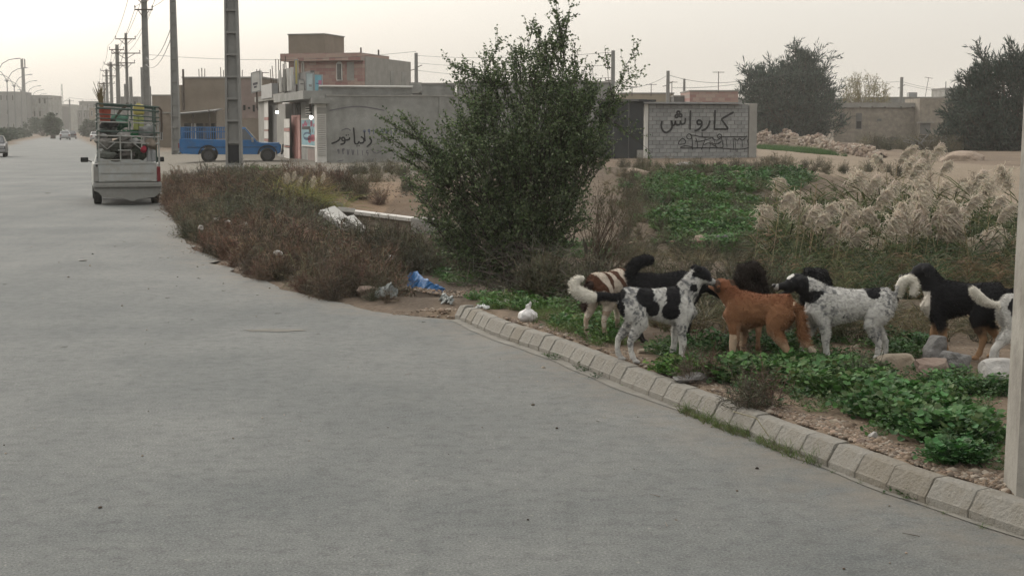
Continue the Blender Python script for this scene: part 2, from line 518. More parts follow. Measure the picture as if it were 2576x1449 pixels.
# ---- kerb of single stones
m_kerb = []
for k, cc in enumerate([(0.325, 0.31, 0.272), (0.31, 0.295, 0.258), (0.34, 0.325, 0.285), (0.30, 0.275, 0.228)]):
    m_kerb.append(mat('kerb_concrete', cc, rough=.93, bump=1.2, bscale=40, var=.16, vscale=8, dirt=(0.17, 0.145, 0.105), dscale=8, damt=.8))
kerb = thing('kerb', None, None, (0, 0, 0), kind='structure')
kpath = [Vector((p[0], p[1], 0)) for p in EDGE_NP[:10] if -4 < p[1]]
kd = [0]
for a_, b_ in zip(kpath, kpath[1:]): kd.append(kd[-1] + (b_ - a_).length)
def kp(s):
    for i in range(len(kd) - 1):
        if s <= kd[i + 1] or i == len(kd) - 2:
            t = (s - kd[i]) / (kd[i + 1] - kd[i]); return kpath[i].lerp(kpath[i + 1], t), (kpath[i + 1] - kpath[i]).normalized()
sx_ = kd[-1]; s = sx_ + 0.02
ki = 0
base_b = MB()
while s > 0.3 and ki < 90:
    pm, dm = kp(min(max(s, 0), sx_))
    ln = 0.215 if pm.y > 11 else (0.25 if pm.y > 9 else 0.30)
    if pm.y < 7.3: ln = 0.62
    ln *= R.uniform(.93, 1.08)
    p, d = kp(max(0.0, s - ln / 2))
    # profile (across, z): face bottom, face top of upright, chamfer top, back, back bottom
    hh = R.uniform(-.004, .004)
    gap = 0.005 if pm.y < 9 else 0.007
    prof = [(-0.0, -0.10), (0.0, 0.040 + hh), (0.008, 0.048 + hh), (0.055, 0.126 + hh), (0.068, 0.133 + hh), (0.14, 0.135 + hh), (0.15, 0.13 + hh), (0.15, -0.10)]
    mb = MB(); hl = ln / 2 - gap / 2
    chip = R.random() < .35
    ends = (-hl, -hl + .006, hl - .006, hl)
    vs = []
    for q, e in enumerate(ends):
        for (ax, az) in prof:
            k = 0.005 if q in (0, 3) else 0
            jx = R.uniform(-.0015, .0015); jz = R.uniform(-.002, .002)
            if chip and q == 3 and az > .1: jz -= R.uniform(.006, .02)
            vs.append((e, ax + k * (1 if ax < .1 else -1) + jx, az - (k if az > 0.03 else 0) + jz))
    n_ = len(prof); fs = []
    for q in range(3):
        for i in range(n_): fs.append((q * n_ + i, q * n_ + (i + 1) % n_, (q + 1) * n_ + (i + 1) % n_, (q + 1) * n_ + i))
    fs += [tuple(reversed(range(n_))), tuple(range(3 * n_, 4 * n_))]
    mb.add(vs, fs)
    o = mb.build('kerb_stone', m_kerb[R.choice([0, 0, 1, 2, 2, 3]) if pm.y > 7.9 else (3 if 7.9 > pm.y > 7.55 else 2)], kerb)
    o.location = p; an = math.atan2(-d.y, -d.x)      # local +y must point off the road
    o.rotation_euler = (R.uniform(-.02, .02), R.uniform(-.015, .015), an + R.uniform(-.015, .015))
    if pm.y > 14.3: o.rotation_euler.y += -0.16 * (pm.y - 14.1); 
    s -= ln; ki += 1
# ------------------------------------------------------------------ buildings
m_cem = mat('cement_plaster', (0.33, 0.33, 0.305), rough=.95, bump=.8, bscale=6, var=.16, vscale=1.1, dirt=(0.17, 0.165, 0.148), dscale=.8, damt=.75)
m_cem2 = mat('cement_light', (0.33, 0.32, 0.29), rough=.95, bump=.5, bscale=8, var=.1, vscale=1.5, dirt=(0.2, 0.19, 0.17), dscale=1.2, damt=.4)
m_cemd = mat('cement_dark', (0.15, 0.148, 0.14), rough=.95, bump=.6, bscale=8, var=.18, vscale=1.5)
m_brownp = mat('mud_plaster', (0.25, 0.21, 0.165), rough=.97, bump=.9, bscale=5, var=.14, vscale=.7, dirt=(0.16, 0.125, 0.09), dscale=.6, damt=.5)
m_ruin = mat('rubble_plaster', (0.30, 0.265, 0.215), rough=.97, bump=1.6, bscale=3.5, var=.22, vscale=2.2, dirt=(0.16, 0.14, 0.115), dscale=1.3, damt=.6)
m_white = mat('white_paint', (0.66, 0.645, 0.60), rough=.7, bump=.2, bscale=12, var=.07, vscale=2, dirt=(0.36, 0.32, 0.27), dscale=1.6, damt=.4)
m_pinkp = mat('pink_paint', (0.42, 0.20, 0.17), rough=.8, bump=.3, bscale=10, var=.12, vscale=2.5, dirt=(0.22, 0.14, 0.12), dscale=2.2, damt=.4)
m_pinkw = mat('pink_wall', (0.27, 0.21, 0.185), rough=.9, bump=.4, bscale=10, var=.14, vscale=1.3)
m_blackm = mat('black_sheet', (0.022, 0.026, 0.028), rough=.55, bump=.2, bscale=4, var=.3, vscale=1.5)
m_dark = mat('dark_opening', (0.02, 0.02, 0.02), rough=.9)
m_iron = mat('rusty_iron', (0.085, 0.065, 0.052), rough=.85, var=.3, vscale=8)
m_greym = mat('grey_metal', (0.33, 0.34, 0.34), rough=.5, metal=.3, var=.1, vscale=3, dirt=(0.2, .16, .12), dscale=2, damt=.3)
m_block = [mat('cement_block', c, rough=.96, bump=.8, bscale=22, var=.1, vscale=4) for c in
           [(0.33, 0.335, 0.325), (0.30, 0.305, 0.297), (0.365, 0.37, 0.355), (0.275, 0.28, 0.272)]]
m_paintk = mat('black_spray_paint', (0.012, 0.012, 0.014), rough=.6)
m_paintg = mat('faded_spray_paint', (0.135, 0.125, 0.14), rough=.8)
m_paintb = mat('faded_blue_paint', (0.12, 0.135, 0.20), rough=.8)
m_paintr = mat('magenta_paint', (0.34, 0.04, 0.12), rough=.7)
m_bulb = mat('lit_bulb', (1, 1, 1), emit=(1, 0.98, 0.92), estr=9)

def pinkbrick():
    m = bpy.data.materials.new('pink_brick'); m.use_nodes = True
    N, L = m.node_tree.nodes, m.node_tree.links; bs = N['Principled BSDF']; bs.inputs['Roughness'].default_value = .9
    tc = N.new('ShaderNodeTexCoord'); mp = N.new('ShaderNodeMapping'); mp.inputs['Rotation'].default_value = (math.pi / 2, 0, 0)
    L.new(tc.outputs['Object'], mp.inputs['Vector'])
    b = N.new('ShaderNodeTexBrick'); b.inputs['Scale'].default_value = 1.0
    b.inputs['Brick Width'].default_value = .55; b.inputs['Row Height'].default_value = .28; b.inputs['Mortar Size'].default_value = .012
    b.inputs['Color1'].default_value = (0.20, 0.085, 0.075, 1); b.inputs['Color2'].default_value = (0.30, 0.225, 0.18, 1)
    b.inputs['Mortar'].default_value = (0.2, 0.17, 0.15, 1)
    L.new(mp.outputs['Vector'], b.inputs['Vector']); 
    t = N.new('ShaderNodeTexNoise'); t.inputs['Scale'].default_value = 1.2; L.new(tc.outputs['Object'], t.inputs['Vector'])
    x = N.new('ShaderNodeMix'); x.data_type = 'RGBA'; x.inputs['B'].default_value = (0.22, .16, .14, 1)
    q_ = N.new('ShaderNodeMath'); q_.operation = 'MULTIPLY'; q_.inputs[1].default_value = .45; L.new(t.outputs['Fac'], q_.inputs[0]); L.new(q_.outputs[0], x.inputs['Factor']); L.new(b.outputs['Color'], x.inputs['A']); L.new(x.outputs['Result'], bs.inputs['Base Color'])
    return m
m_pinkb = pinkbrick()

def smooth_path(pts, k=6):
    out = []
    P = [Vector((a, b)) for a, b in pts]
    if len(P) < 3: return P
    P = [P[0]] + P + [P[-1]]
    for i in range(1, len(P) - 2):
        for j in range(k):
            t = j / k; p0, p1, p2, p3 = P[i - 1], P[i], P[i + 1], P[i + 2]
            out.append(0.5 * ((2 * p1) + (-p0 + p2) * t + (2 * p0 - 5 * p1 + 4 * p2 - p3) * t * t + (-p0 + 3 * p1 - 3 * p2 + p3) * t ** 3))
    out.append(P[-2]); return out
def strokes(name, fr, strokelist, width, m, parent, y=-0.012, smooth=True, th=0.0, **kw):
    """paint strokes, given as pixel polylines, laid as a thin film on the facade"""
    mb = MB()
    for st in strokelist:
        w = width
        if isinstance(st, tuple) and isinstance(st[1], float): st, w = st
        pts = [fr.loc(px, py) for px, py in st]
        P = smooth_path(pts) if smooth and len(pts) > 2 else [Vector(p) for p in pts]
        L_, R_ = [], []
        for i, p in enumerate(P):
            d = (P[min(i + 1, len(P) - 1)] - P[max(i - 1, 0)])
            d = d.normalized() if d.length > 1e-6 else Vector((1, 0))
            n_ = Vector((-d.y, d.x)); ww = w / 2 * R.uniform(.85, 1.12) * (0.75 if i in (0, len(P) - 1) else 1)
            a, b = p + n_ * ww, p - n_ * ww
            L_.append((a.x, y, a.y)); R_.append((b.x, y, b.y))
        n_ = len(P); mb.add(L_ + R_, [(i, i + 1, n_ + i + 1, n_ + i) for i in range(n_ - 1)])
    return mb.build(name, m, parent, **kw)
def circ(cx, cy, r, ry=None, n=10):
    ry = ry or r
    return [(cx + r * math.cos(2 * math.pi * i / n), cy + ry * math.sin(2 * math.pi * i / n)) for i in range(n + 1)]

ROADA = math.atan2(.285, .958)
C0 = gp(821, 427, 0.0); C0.z = 0
W = Frame(C0, ROADA)                          # grey wall, faces the camera
S = Frame(C0, ROADA - math.pi / 2)            # shop front, faces the road
def rect(fr, x0px, y0px, x1px, y1px, y=0.0):
    a = fr.loc(x0px, y0px, y); b = fr.loc(x1px, y1px, y)
    return min(a[0], b[0]), max(a[0], b[0]), min(a[1], b[1]), max(a[1], b[1])

# --- long grey wall with faded graffiti
gw = W.thing('plaster_wall', 'long grey cement wall with black spray painted Persian lettering, beside the white shuttered pillar', 'wall')
xe = W.loc(1490, 300)[0]; zt = W.loc(900, 243)[1]
mb = MB(); mb.b2(0.02, xe, 0.0, 0.25, -0.5, zt); mb.build('wall', m_cem, gw)
mb = MB()
n_seg = 16
for i in range(n_seg):       # uneven coping
    a_, b_ = .02 + (xe - .02) * i / n_seg, .02 + (xe - .02) * (i + 1) / n_seg - .01
    mb.b2(a_, b_, -0.03, .28, zt + .003, zt + R.uniform(.04, .09))
mb.build('coping', m_cem2, gw)
px_ = W.loc(1112, 300)[0]
mb = MB(); mb.b2(px_ - .15, px_ + .15, -.05, -0.002, -.4, zt - .02); mb.build('pilaster', m_cem, gw)
c2 = lambda pts: [(x * .3369 + 394, y * .3369 + 63) for x, y in pts]
word = [[(1365, 838), (1369, 850), (1345, 872), (1305, 887)],
        [(1402, 868), (1385, 862), (1384, 845), (1398, 842), (1406, 860), (1400, 885), (1372, 893)],
        [(1408, 862), (1436, 856), (1441, 840)], [(1412, 826), (1420, 824)], [(1428, 823), (1435, 821)],
        [(1470, 768), (1476, 830), (1480, 882), (1500, 888), (1514, 868)], [(1492, 905), (1500, 906)], [(1508, 903), (1515, 902)],
        [(1524, 835), (1546, 852), (1543, 878), (1516, 884)], [(1550, 795), (1557, 872)],
        [(1588, 845), (1603, 862), (1598, 885), (1568, 912)]]
strokes('lettering', W, [c2(s_) for s_ in word], .075, m_paintk, gw, label='black spray painted Persian word')
faded = []
rr = random.Random(4)
digits = {'0': [(0, .5), (.3, .3), (.5, .5), (.3, .7), (0, .5)], '9': [(.5, .4), (.2, .5), (.1, .2), (.4, .1), (.5, .4), (.45, 1)], '1': [(.2, 0), (.4, 1)],
          '7': [(0, 0), (.3, 1), (.6, 0)], '6': [(.6, .1), (.1, .1), (.1, .4), (.5, .4), (.4, 1)], '3': [(0, 0), (.1, .3), (.3, .1), (.4, .3), (.6, 0), (.1, 0), (.3, 1)]}
for i, ch in enumerate('091697133'):
    faded.append(c2([(1545 + i * 33 + a * 26, 775 + b * 45 + rr.uniform(-3, 3)) for a, b in digits[ch]]))
strokes('faded_number', W, faded, .045, m_paintb, gw, y=-.010, label='faded bluish painted number')
faded2 = []
for i, ch in enumerate('9377116'):
    faded2.append(c2([(1350 + i * 36 + a * 24, 925 + i * 2 + b * 42 + rr.uniform(-3, 3)) for a, b in digits[ch]]))
faded2 += [c2([(1600, 930), (1640, 960), (1700, 930)]), c2([(1350, 1020), (1395, 1010)]), c2([(1590, 1040), (1620, 1000)]), c2([(1380, 790), (1420, 775), (1450, 790)])]
strokes('faded_number', W, faded2, .045, m_paintg, gw, y=-.010, label='faded grey painted number')
strokes('faded_scrawl', W, [c2([(1290, 640), (1500, 610), (1700, 640)]), c2([(2010, 830), (2060, 850), (2110, 835)]), c2([(1940, 870), (1990, 780)]), c2([(2030, 940), (2075, 860)])], .05, m_paintg, gw, y=-.009)

# --- shop building
shop = W.thing('roadside_shop', 'grey concrete workshop front with pink door, white shuttered pillar and blue painted panel', 'shop')
x0s = S.loc(660, 300)[0]                       # far end of the front (negative)
Lf = -x0s
zr = W.loc(870, 243)[1]
def sbox(name, m, y0, y1, r, parent=shop, **kw):
    """box in the S frame given as (x0,x1,z0,z1), converted into the shop's own frame (rotated by +90 deg)"""
    mb = MB(); x0, x1, z0, z1 = r
    mb.b2(y0, y1, -x1, -x0, z0, z1)             # S local (x, y) -> W local (y, -x)
    return mb.build(name, m, parent, **kw)
# rear body of the shop, and roof parapet set back
mb = MB(); mb.b2(.55, 9.5, .3, Lf, -.4, zr - .15); mb.build('wall', m_cemd, shop)
a_ = W.loc(812, 243, 3.0); b_ = W.loc(1037, 222, 3.0)
mb = MB(); mb.b2(a_[0] - .2, b_[0], 3.0, 3.25, zr - .2, b_[1]); mb.build('parapet', m_cem, shop)
mb = MB(); mb.tube([(a_[0] - .2, 2.9, b_[1] + .05), (b_[0], 2.9, b_[1] + .05)], .05, 8); mb.build('roof_pipe', m_white, shop)
# front wall on the road side, in bays seen from far to near
r = lambda a, b, c, d: rect(S, a, b, c, d)
def bay(name, m, pa, pb, ztop, y0, y1, z0=-.2, **kw):
    xa = S.loc(pa, 330)[0]; xb = S.loc(pb, 330)[0]
    return sbox(name, m, y0, y1, (min(xa, xb), max(xa, xb), z0, ztop), **kw)
zs = S.loc(720, 262)[1]
bay('fascia_column', m_cem2, 661, 684, S.loc(670, 245)[1], -.25, .3)
for (ya, yb, mm) in ((248, 295, m_white), (296, 303, m_pinkp), (304, 326, m_white), (327, 330, m_pinkp), (331, 349, m_white), (350, 356, m_pinkp), (357, 400, m_white)):
    q = rect(S, 666, ya, 676, yb, -.25); sbox('column_tile', mm, -.285, -.252, q)
bay('wall', m_cemd, 684, 701, zs, -.02, .5)
bay('wall', m_cem2, 701, 713.5, zs, -.10, .5)
bay('column', m_cem2, 714, 732, zs, -.28, .28)
for (ya, yb, mm) in ((300, 322, m_white), (323, 331, m_pinkp), (332, 366, m_white), (367, 371, m_pinkp), (372, 408, m_white)):
    q = rect(S, 716, ya, 730, yb, -.28); sbox('column_tile', mm, -.315, -.283, q)
q = rect(S, 734, 291, 757.5, 409); dr = sbox('door', m_pinkp, -.03, .06, q, label='pink painted metal door')
xm = (q[0] + q[1]) / 2
for dx in (-.55, 0, .55): sbox('door_rail', m_pinkp, -.06, -.032, (xm + dx * .9 - .05, xm + dx * .9 + .05, q[2] + .1, q[3] - .1), parent=shop)
q2 = rect(S, 733, 264, 758, 290); sbox('fanlight', m_dark, .02, .1, (q2[0], q2[1], q2[2], zs))
for k in range(4):
    xx_ = q2[0] + (q2[1] - q2[0]) * (k + .5) / 4; sbox('fanlight_bar', m_iron, -.01, .018, (xx_ - .03, xx_ + .03, q2[2], zs - .02))
bay('wall', m_cem, 758, 800, zs, -.01, .5)
bay('plinth_stain', m_pinkw, 775, 797, S.loc(790, 376)[1], -.03, -.013)
q = rect(S, 761, 300, 797.5, 370); pn = sbox('painted_panel', mat('sky_blue_panel', (0.16, 0.36, 0.42), rough=.6, var=.2, vscale=1.5), -.055, -.015, q, label='blue painted advertising panel with Persian words and a car')
sbox('panel_frame', m_white, -.07, -.056, (q[0], q[1], q[3] - .05, q[3] + .02)); sbox('panel_frame', m_white, -.07, -.056, (q[0], q[1], q[2] - .02, q[2] + .05))
Sx = Frame(C0, S.a)
sh2 = thing('tmp', None, None)                 # strokes are built in the S frame then parented
def sstrokes(name, lst, w, m, **kw):
    o = strokes(name, S, lst, w, m, None, y=-.062, **kw)
    for v in o.data.vertices: x, y, z = v.co; v.co = (y, -x, z)
    o.parent = shop; return o
c3 = lambda pts: [(x * .19527 + 614.1, y * .19527 + 157.5) for x, y in pts]
sstrokes('panel_lettering', [c3([(925, 775), (928, 800), (905, 815)]), c3([(890, 790), (870, 790), (880, 770), (895, 795), (870, 815)]), c3([(850, 750), (852, 800)]),
         c3([(830, 780), (820, 800), (800, 795), (795, 780), (790, 805), (770, 812), (765, 790)]), c3([(800, 765), (812, 768)])], .16, m_paintr)
sstrokes('panel_lettering', [c3([(760, 843), (868, 840)]), c3([(760, 850), (868, 850)]), c3([(935, 880), (940, 905), (920, 915)]), c3([(895, 860), (898, 900)]), c3([(850, 870), (875, 885), (850, 900)])], .17, m_paintk)
sstrokes('panel_picture', [c3(circ(830, 950, 50, 42)), c3([(780, 960), (820, 980), (870, 950)])], .10, mat('panel_dark_blue', (0.05, .12, .2)))
sstrokes('panel_picture', [c3(circ(860, 990, 18, 18)), c3(circ(905, 975, 26, 16)), c3([(840, 990), (935, 975)])], .22, mat('panel_red', (0.42, .08, .12)))
bpy.data.objects.remove(sh2)
# small window with blinds + lamp area
q = rect(S, 771, 268, 786, 292); sbox('window', m_dark, -.03, -.012, q)
for k in range(4): sbox('blind_slat', m_white, -.05, -.031, (q[0], q[1], q[2] + (q[3] - q[2]) * (k + .2) / 4, q[2] + (q[3] - q[2]) * (k + .7) / 4))
# near pillar with louvres, facing the camera
xl_, _ = W.loc(798, 400, -.15)
mb = MB(); mb.b2(xl_, .0, -.15, .5, -.3, W.loc(810, 262)[1]); mb.build('pillar', m_white, shop, bevel=.01)
ztl, zbl = W.loc(810, 288, -.15)[1], W.loc(810, 392, -.15)[1]
slm = MB(); slm.box((0, 0, 0), (-xl_ - .08, .05, .035), rot=Matrix.Rotation(.5, 3, 'X')); sme = slm.mesh('slat', [m_white])
for k in range(22):
    o = bpy.data.objects.new('slat', sme); COL.objects.link(o); o.parent = shop
    o.location = (xl_ / 2, -.18, zbl + (ztl - zbl) * (k + .5) / 22)
mb = MB(); mb.b2(xl_ - .25, .12, -.45, .6, W.loc(810, 262)[1] + .003, W.loc(810, 247)[1]); mb.build('lintel', m_cem, shop)
mb = MB(); mb.b2(xl_ + .02, .02, -.17, -.152, ztl + .02, ztl + .3); mb.build('shutter_box', m_cem2, shop)
# canopy slab over the door, and low parapet with stub posts and rebar
q = rect(S, 688, 243, 763, 263, -1.0)
sbox('canopy', m_cem, -1.0, .3, (q[0], q[1], zs + .02, zs + .40))
sbox('canopy', m_cem2, -.45, .3, (S.loc(660, 300)[0], q[0] - .01, zs + .25, zs + .55))
sbox('roof_wall', m_cemd, .35, .55, (S.loc(684, 300)[0], S.loc(765, 300)[0], zs + .56, zs + 1.55))
for pxx in (707, 717, 727, 733):
    a = S.loc(pxx, 240, -.4)
    mb = MB(); mb.tube([(-.4, -a[0], zs + .6), (-.4 + R.uniform(-.05, .05), -a[0] + R.uniform(-.1, .1), zs + 1.75)], .09, 6); mb.build('stub_post', m_white if pxx != 717 else m_cem2, shop)
for k in range(9):
    a = S.loc(684 + k * 5.6, 240, -.2)
    mb = MB(); mb.tube([(-.2, -a[0], zs + .6), (-.2 + R.uniform(-.1, .1), -a[0], zs + R.uniform(2.0, 2.5))], .022, 4); mb.build('rebar', m_iron, shop)
q = rect(S, 657, 216, 684, 246, -.5); sbox('corner_fascia', m_greym, -.5, .2, (q[0], q[1], q[2], q[3]))
# signs that hang on the shop
def signbox(name, label, Y, x0, y0, x1, y1, depth, m, skew=0.0, marks=None, mm=None):
    a = dp(x0, y1, Y); b = dp(x1, y0, Y)
    t = thing(name, label, 'sign', (a.x, Y, a.z), 0.0)
    w, h = b.x - a.x, b.z - a.z
    mb = MB(); mb.add([(0, 0, 0), (w, 0, skew * w), (w, 0, h + skew * w), (0, 0, h), (0, depth, 0), (w, depth, skew * w), (w, depth, h + skew * w), (0, depth, h)],
                      [(0, 1, 2, 3), (7, 6, 5, 4), (0, 4, 5, 1), (1, 5, 6, 2), (2, 6, 7, 3), (3, 7, 4, 0)])
    mb.build('sign_board', m, t)
    mb = MB(); e = .05
    for (u0, v0, u1, v1) in ((0, 0, w, e), (0, h - e, w, h), (0, e, e, h - e), (w - e, e, w, h - e)):
        mb.add([(u0, -.02, v0 + skew * u0), (u1, -.02, v0 + skew * u1), (u1, -.02, v1 + skew * u1), (u0, -.02, v1 + skew * u0),
                (u0, 0, v0 + skew * u0), (u1, 0, v0 + skew * u1), (u1, 0, v1 + skew * u1), (u0, 0, v1 + skew * u0)], [(0, 1, 2, 3), (0, 4, 5, 1), (1, 5, 6, 2), (2, 6, 7, 3), (3, 7, 4, 0)])
    mb.build('frame', m_greym, t)
    if marks:
        mb = MB()
        for (u, v, uw, vh) in marks: mb.add([(u * w, -.012, v * h + skew * u * w), ((u + uw) * w, -.012, v * h + skew * (u + uw) * w), ((u + uw) * w, -.012, (v + vh) * h + skew * (u + uw) * w), (u * w, -.012, (v + vh) * h + skew * u * w)], [(0, 1, 2, 3)])
        mb.build('lettering', mm or m_paintg, t)
    mb = MB(); mb.tube([(w / 2, depth / 2, .1), (w / 2, depth / 2, -.9)], .05, 6); mb.build('bracket', m_iron, t)
    return t
signbox('projecting_sign', 'white lightbox sign jutting out at the far left corner of the grey workshop', 88, 632, 184, 655, 235, .5, m_white, .25, [(.2, .35, .5, .12), (.3, .2, .3, .1)])
signbox('shop_sign', 'small white upright board on the workshop roof edge beside the yellow banner', 76, 750, 200, 770, 245, .25, m_white, -.05, [(.3, .72, .4, .05), (.55, .12, .2, .06)])
m_sblue = mat('billboard_blue', (0.20, 0.44, 0.52), rough=.5, var=.2, vscale=1.2)
bt = signbox('billboard', 'light blue roof sign board with pink and navy print above the painted panel', 70.5, 790, 186, 811, 236, .08, m_sblue, -.1, [(.25, .5, .12, .04), (.42, .49, .1, .06), (.6, .5, .1, .05)], mat('print_navy', (.08, .06, .2)))
mb = MB(); mb.b2(.22, .36, -.022, -.014, .42, .62); mb.build('pink_print', mat('print_pink', (.5, .2, .3)), bt)
signbox('billboard', 'pale grey white half of the folded roof sign, left of the light blue board', 70.8, 769, 183, 789, 234, .08, mat('billboard_pale', (.50, .58, .58), rough=.5, var=.2, vscale=2), -.02, [(.4, .3, .35, .12)], m_greym)
signbox('banner', 'tall narrow yellow banner standing upright on the workshop roof', 77.5, 741, 150, 750, 214, .1, mat('yellow_banner', (.52, .45, .16), rough=.6), 0.0)
for (bx, by, yy_, lb) in ((697, 283, S, 'lit bare bulb hanging left of the pink door column'), (783, 296, S, 'lit bare bulb hanging above the blue painted panel')):
    a = S.loc(bx, by, -.35); P = S.O + S.ex * a[0] + S.ey * -.35
    t = thing('light_bulb', lb, 'lamp', (P.x, P.y, a[1]), 0, 'lit bulbs of the workshop')
    mb = MB(); mb.sphere((0, 0, 0), .085, 10, 8); mb.build('bulb', m_bulb, t, smooth=True)
    mb = MB(); mb.tube([(0, 0, .08), (0, 0, .2)], .035, 8); mb.tube([(0, 0, .2), (.02, 0, .5), (.25, .1, .62)], .012, 5); mb.build('socket', m_dark, t)

# --- generic house helper
def house(name, label, x0, x1, ytop, Y, depth, m, ang=0.0, wins=(), coping=True, cat='house', group=None, zb=-.5, rebar=0, wcol=None, name_w='window'):
    """x0,x1,ytop in photo pixels at depth Y; wins: (u0,u1,v0,v1) fractions of the front"""
    P = dp(x0, 322, Y); w = dp(x1, 322, Y).x - P.x; z1 = dp(x0, ytop, Y).z
    t = thing(name, label, cat, (P.x, Y, 0), ang, group)
    mb = MB(); mb.b2(0, w, 0, depth, zb, z1); mb.build('wall', m, t)
    if coping:
        mb = MB(); mb.b2(-.05, w + .05, -.06, depth + .05, z1 + .003, z1 + .12); mb.build('parapet_coping', m_cem2, t)
    for (u0, u1, v0, v1) in wins:
        mb = MB(); mb.b2(u0 * w, u1 * w, -.05, -.004, v0 * z1, v1 * z1)
        f = mb.build(name_w, wcol or m_white, t)
        mb = MB(); mb.b2(u0 * w + .06, u1 * w - .06, -.07, -.053, v0 * z1 + .06, v1 * z1 - .06); mb.build('pane', m_dark, f)
    for k in range(rebar):
        mb = MB(); xx = w * R.uniform(.05, .95); 
        for dx in (-.1, .1): mb.tube([(xx + dx, .2, z1), (xx + dx * 1.2, .2, z1 + R.uniform(.5, .9))], .03, 4)
        mb.build('rebar', m_iron, t)
    return t, w, z1

# pink two storey house
PH_A = -math.radians(15.5)
pc = dp(916, 322, 120)
ph = thing('two_storey_house', 'two storey house with mottled pink brick front and a brown box on its roof', 'house', (pc.x, pc.y, 0), PH_A)
K = 120 / F
zpar, zbody = 1.9 + (322 - 137) * K, 1.9 + (322 - 156) * K
wf = (916 - 722) * K / math.cos(PH_A) * 1.0
mb = MB(); mb.b2(-wf, -.02, 0, 11.4, 2.0, zbody); mb.build('wall', m_pinkb, ph)
mb = MB(); mb.b2(-wf, .0, .2, 11.4, -.3, 1.99); mb.build('ground_floor_wall', m_cemd, ph)
mb = MB(); mb.b2(-wf - .5, -.005, -.55, 6, zbody + .003, zpar); mb.build('parapet', m_pinkb, ph)
mb = MB(); mb.b2(-.015, .03, .35, 11.4, 1.99, zpar - .25); mb.build('side_wall', m_cem2, ph)
mb = MB(); mb.b2(-wf, 0.0, 6.01, 11.4, zbody + .003, zpar - .25); mb.build('rear_parapet', m_cem2, ph)
zb_ = 1.9 + (322 - 90) * K
mb = MB(); mb.b2(-wf, -wf + (820 - 722) * K, .0, 4.2, zpar + .003, zb_); mb.build('roof_box', m_brownp, ph)
mb = MB(); mb.b2(-wf - .06, -wf + (820 - 722) * K + .06, -.06, 4.26, zb_ + .003, zb_ + .09); mb.build('box_coping', m_cem, ph)
def hwin(x0, x1, y0, y1, barred=True):
    a, b = -(916 - x0) * K, -(916 - x1) * K; z0, z1 = 1.9 + (322 - y1) * K, 1.9 + (322 - y0) * K
    mb = MB(); mb.b2(a, b, -.08, -.004, z0, z1)
    pts = [(a + (b - a) * (.5 - .5 * math.cos(math.pi * i / 8)), z1 + .25 * math.sin(math.pi * i / 8)) for i in range(9)]
    mb.prism(pts, -.08, -.004)
    f = mb.build('window', m_white, ph)
    mb = MB(); mb.b2(a + .09, b - .09, -.1, -.083, z0 + .08, z1 + .05); mb.build('pane', m_dark, f)
    for k in range(3):
        mb = MB(); xx = a + .12 + (b - a - .24) * (k + .5) / 3; mb.b2(xx - .02, xx + .02, -.13, -.105, z0 + .08, z1 + .05); mb.build('window_bar', m_cem2, f)
hwin(844, 860, 165, 205); hwin(750, 757, 163, 190)
mb = MB(); mb.b2(-(916 - 872) * K, -(916 - 891) * K, -.03, -.003, 1.9 + (322 - 205) * K, 1.9 + (322 - 160) * K); mb.build('plaster_patch', m_cem2, ph)
for (yy0, yy1) in ((6.1, 7.0), (9.0, 10.0)):
    mb = MB(); mb.b2(.031, .06, yy0, yy1, zbody - 3.6, zbody - .6); mb.build('side_window', m_cem, ph)
for (xx, yy) in ((-.4, .5), (-.2, 4.0)):
    mb = MB(); mb.tube([(xx, yy, zpar), (xx, yy, zpar + .45)], .07, 6); mb.build('roof_vent', m_iron, ph)
# low walls / rubble roofs in front of the pink house
house('outhouse', 'low grey block outhouse in front of the pink house, right of the roof signs', 972, 1057, 236, 98, 5, m_cemd, -.1, [(.25, .7, .86, .95)], cat='outhouse')
house('outhouse', 'flat grey outhouse with rubble on its roof, below the pink brick house', 905, 971, 216, 104, 5, m_cemd, -.1, coping=False, cat='outhouse')
house('outhouse', 'grey rough stub wall beneath the thin pole beside the pink house', 1030, 1060, 208, 108, 2, m_cem, 0, coping=False, cat='outhouse')
house('yard_house', 'grey yard building with creeper on its wall left of the big bush', 1062, 1140, 214, 96, 4, m_cem, 0, cat='house')
house('long_shed', 'long low grey shed with a pale roof edge behind the big green bush', 1150, 1546, 210, 92, 6, m_cem, .03, cat='shed')
# brown building on the left
bb, w_, z_ = house('plastered_building', 'brown mud plastered flat roofed building behind the concrete poles', 462, 664, 198, 112, 7, m_brownp, -.06, rebar=6, cat='building')
mb = MB(); mb.b2(w_ * .72, w_, -.03, -.004, 2.6, z_ - .1); mb.build('pinkish_render', m_pinkw, bb)
mb = MB(); mb.b2(-.35, -.05, -.3, 3, -.2, z_ - .5); mb.build('end_column', m_brownp, bb)
for k in range(7):
    mb = MB(); mb.b2(w_ * .70 + k * .36, w_ * .70 + k * .36 + .16, -.08, -.035, 3.1 + (k % 3) * .1, 3.45 + (k % 2) * .15); mb.build('wall_hole', m_dark, bb)
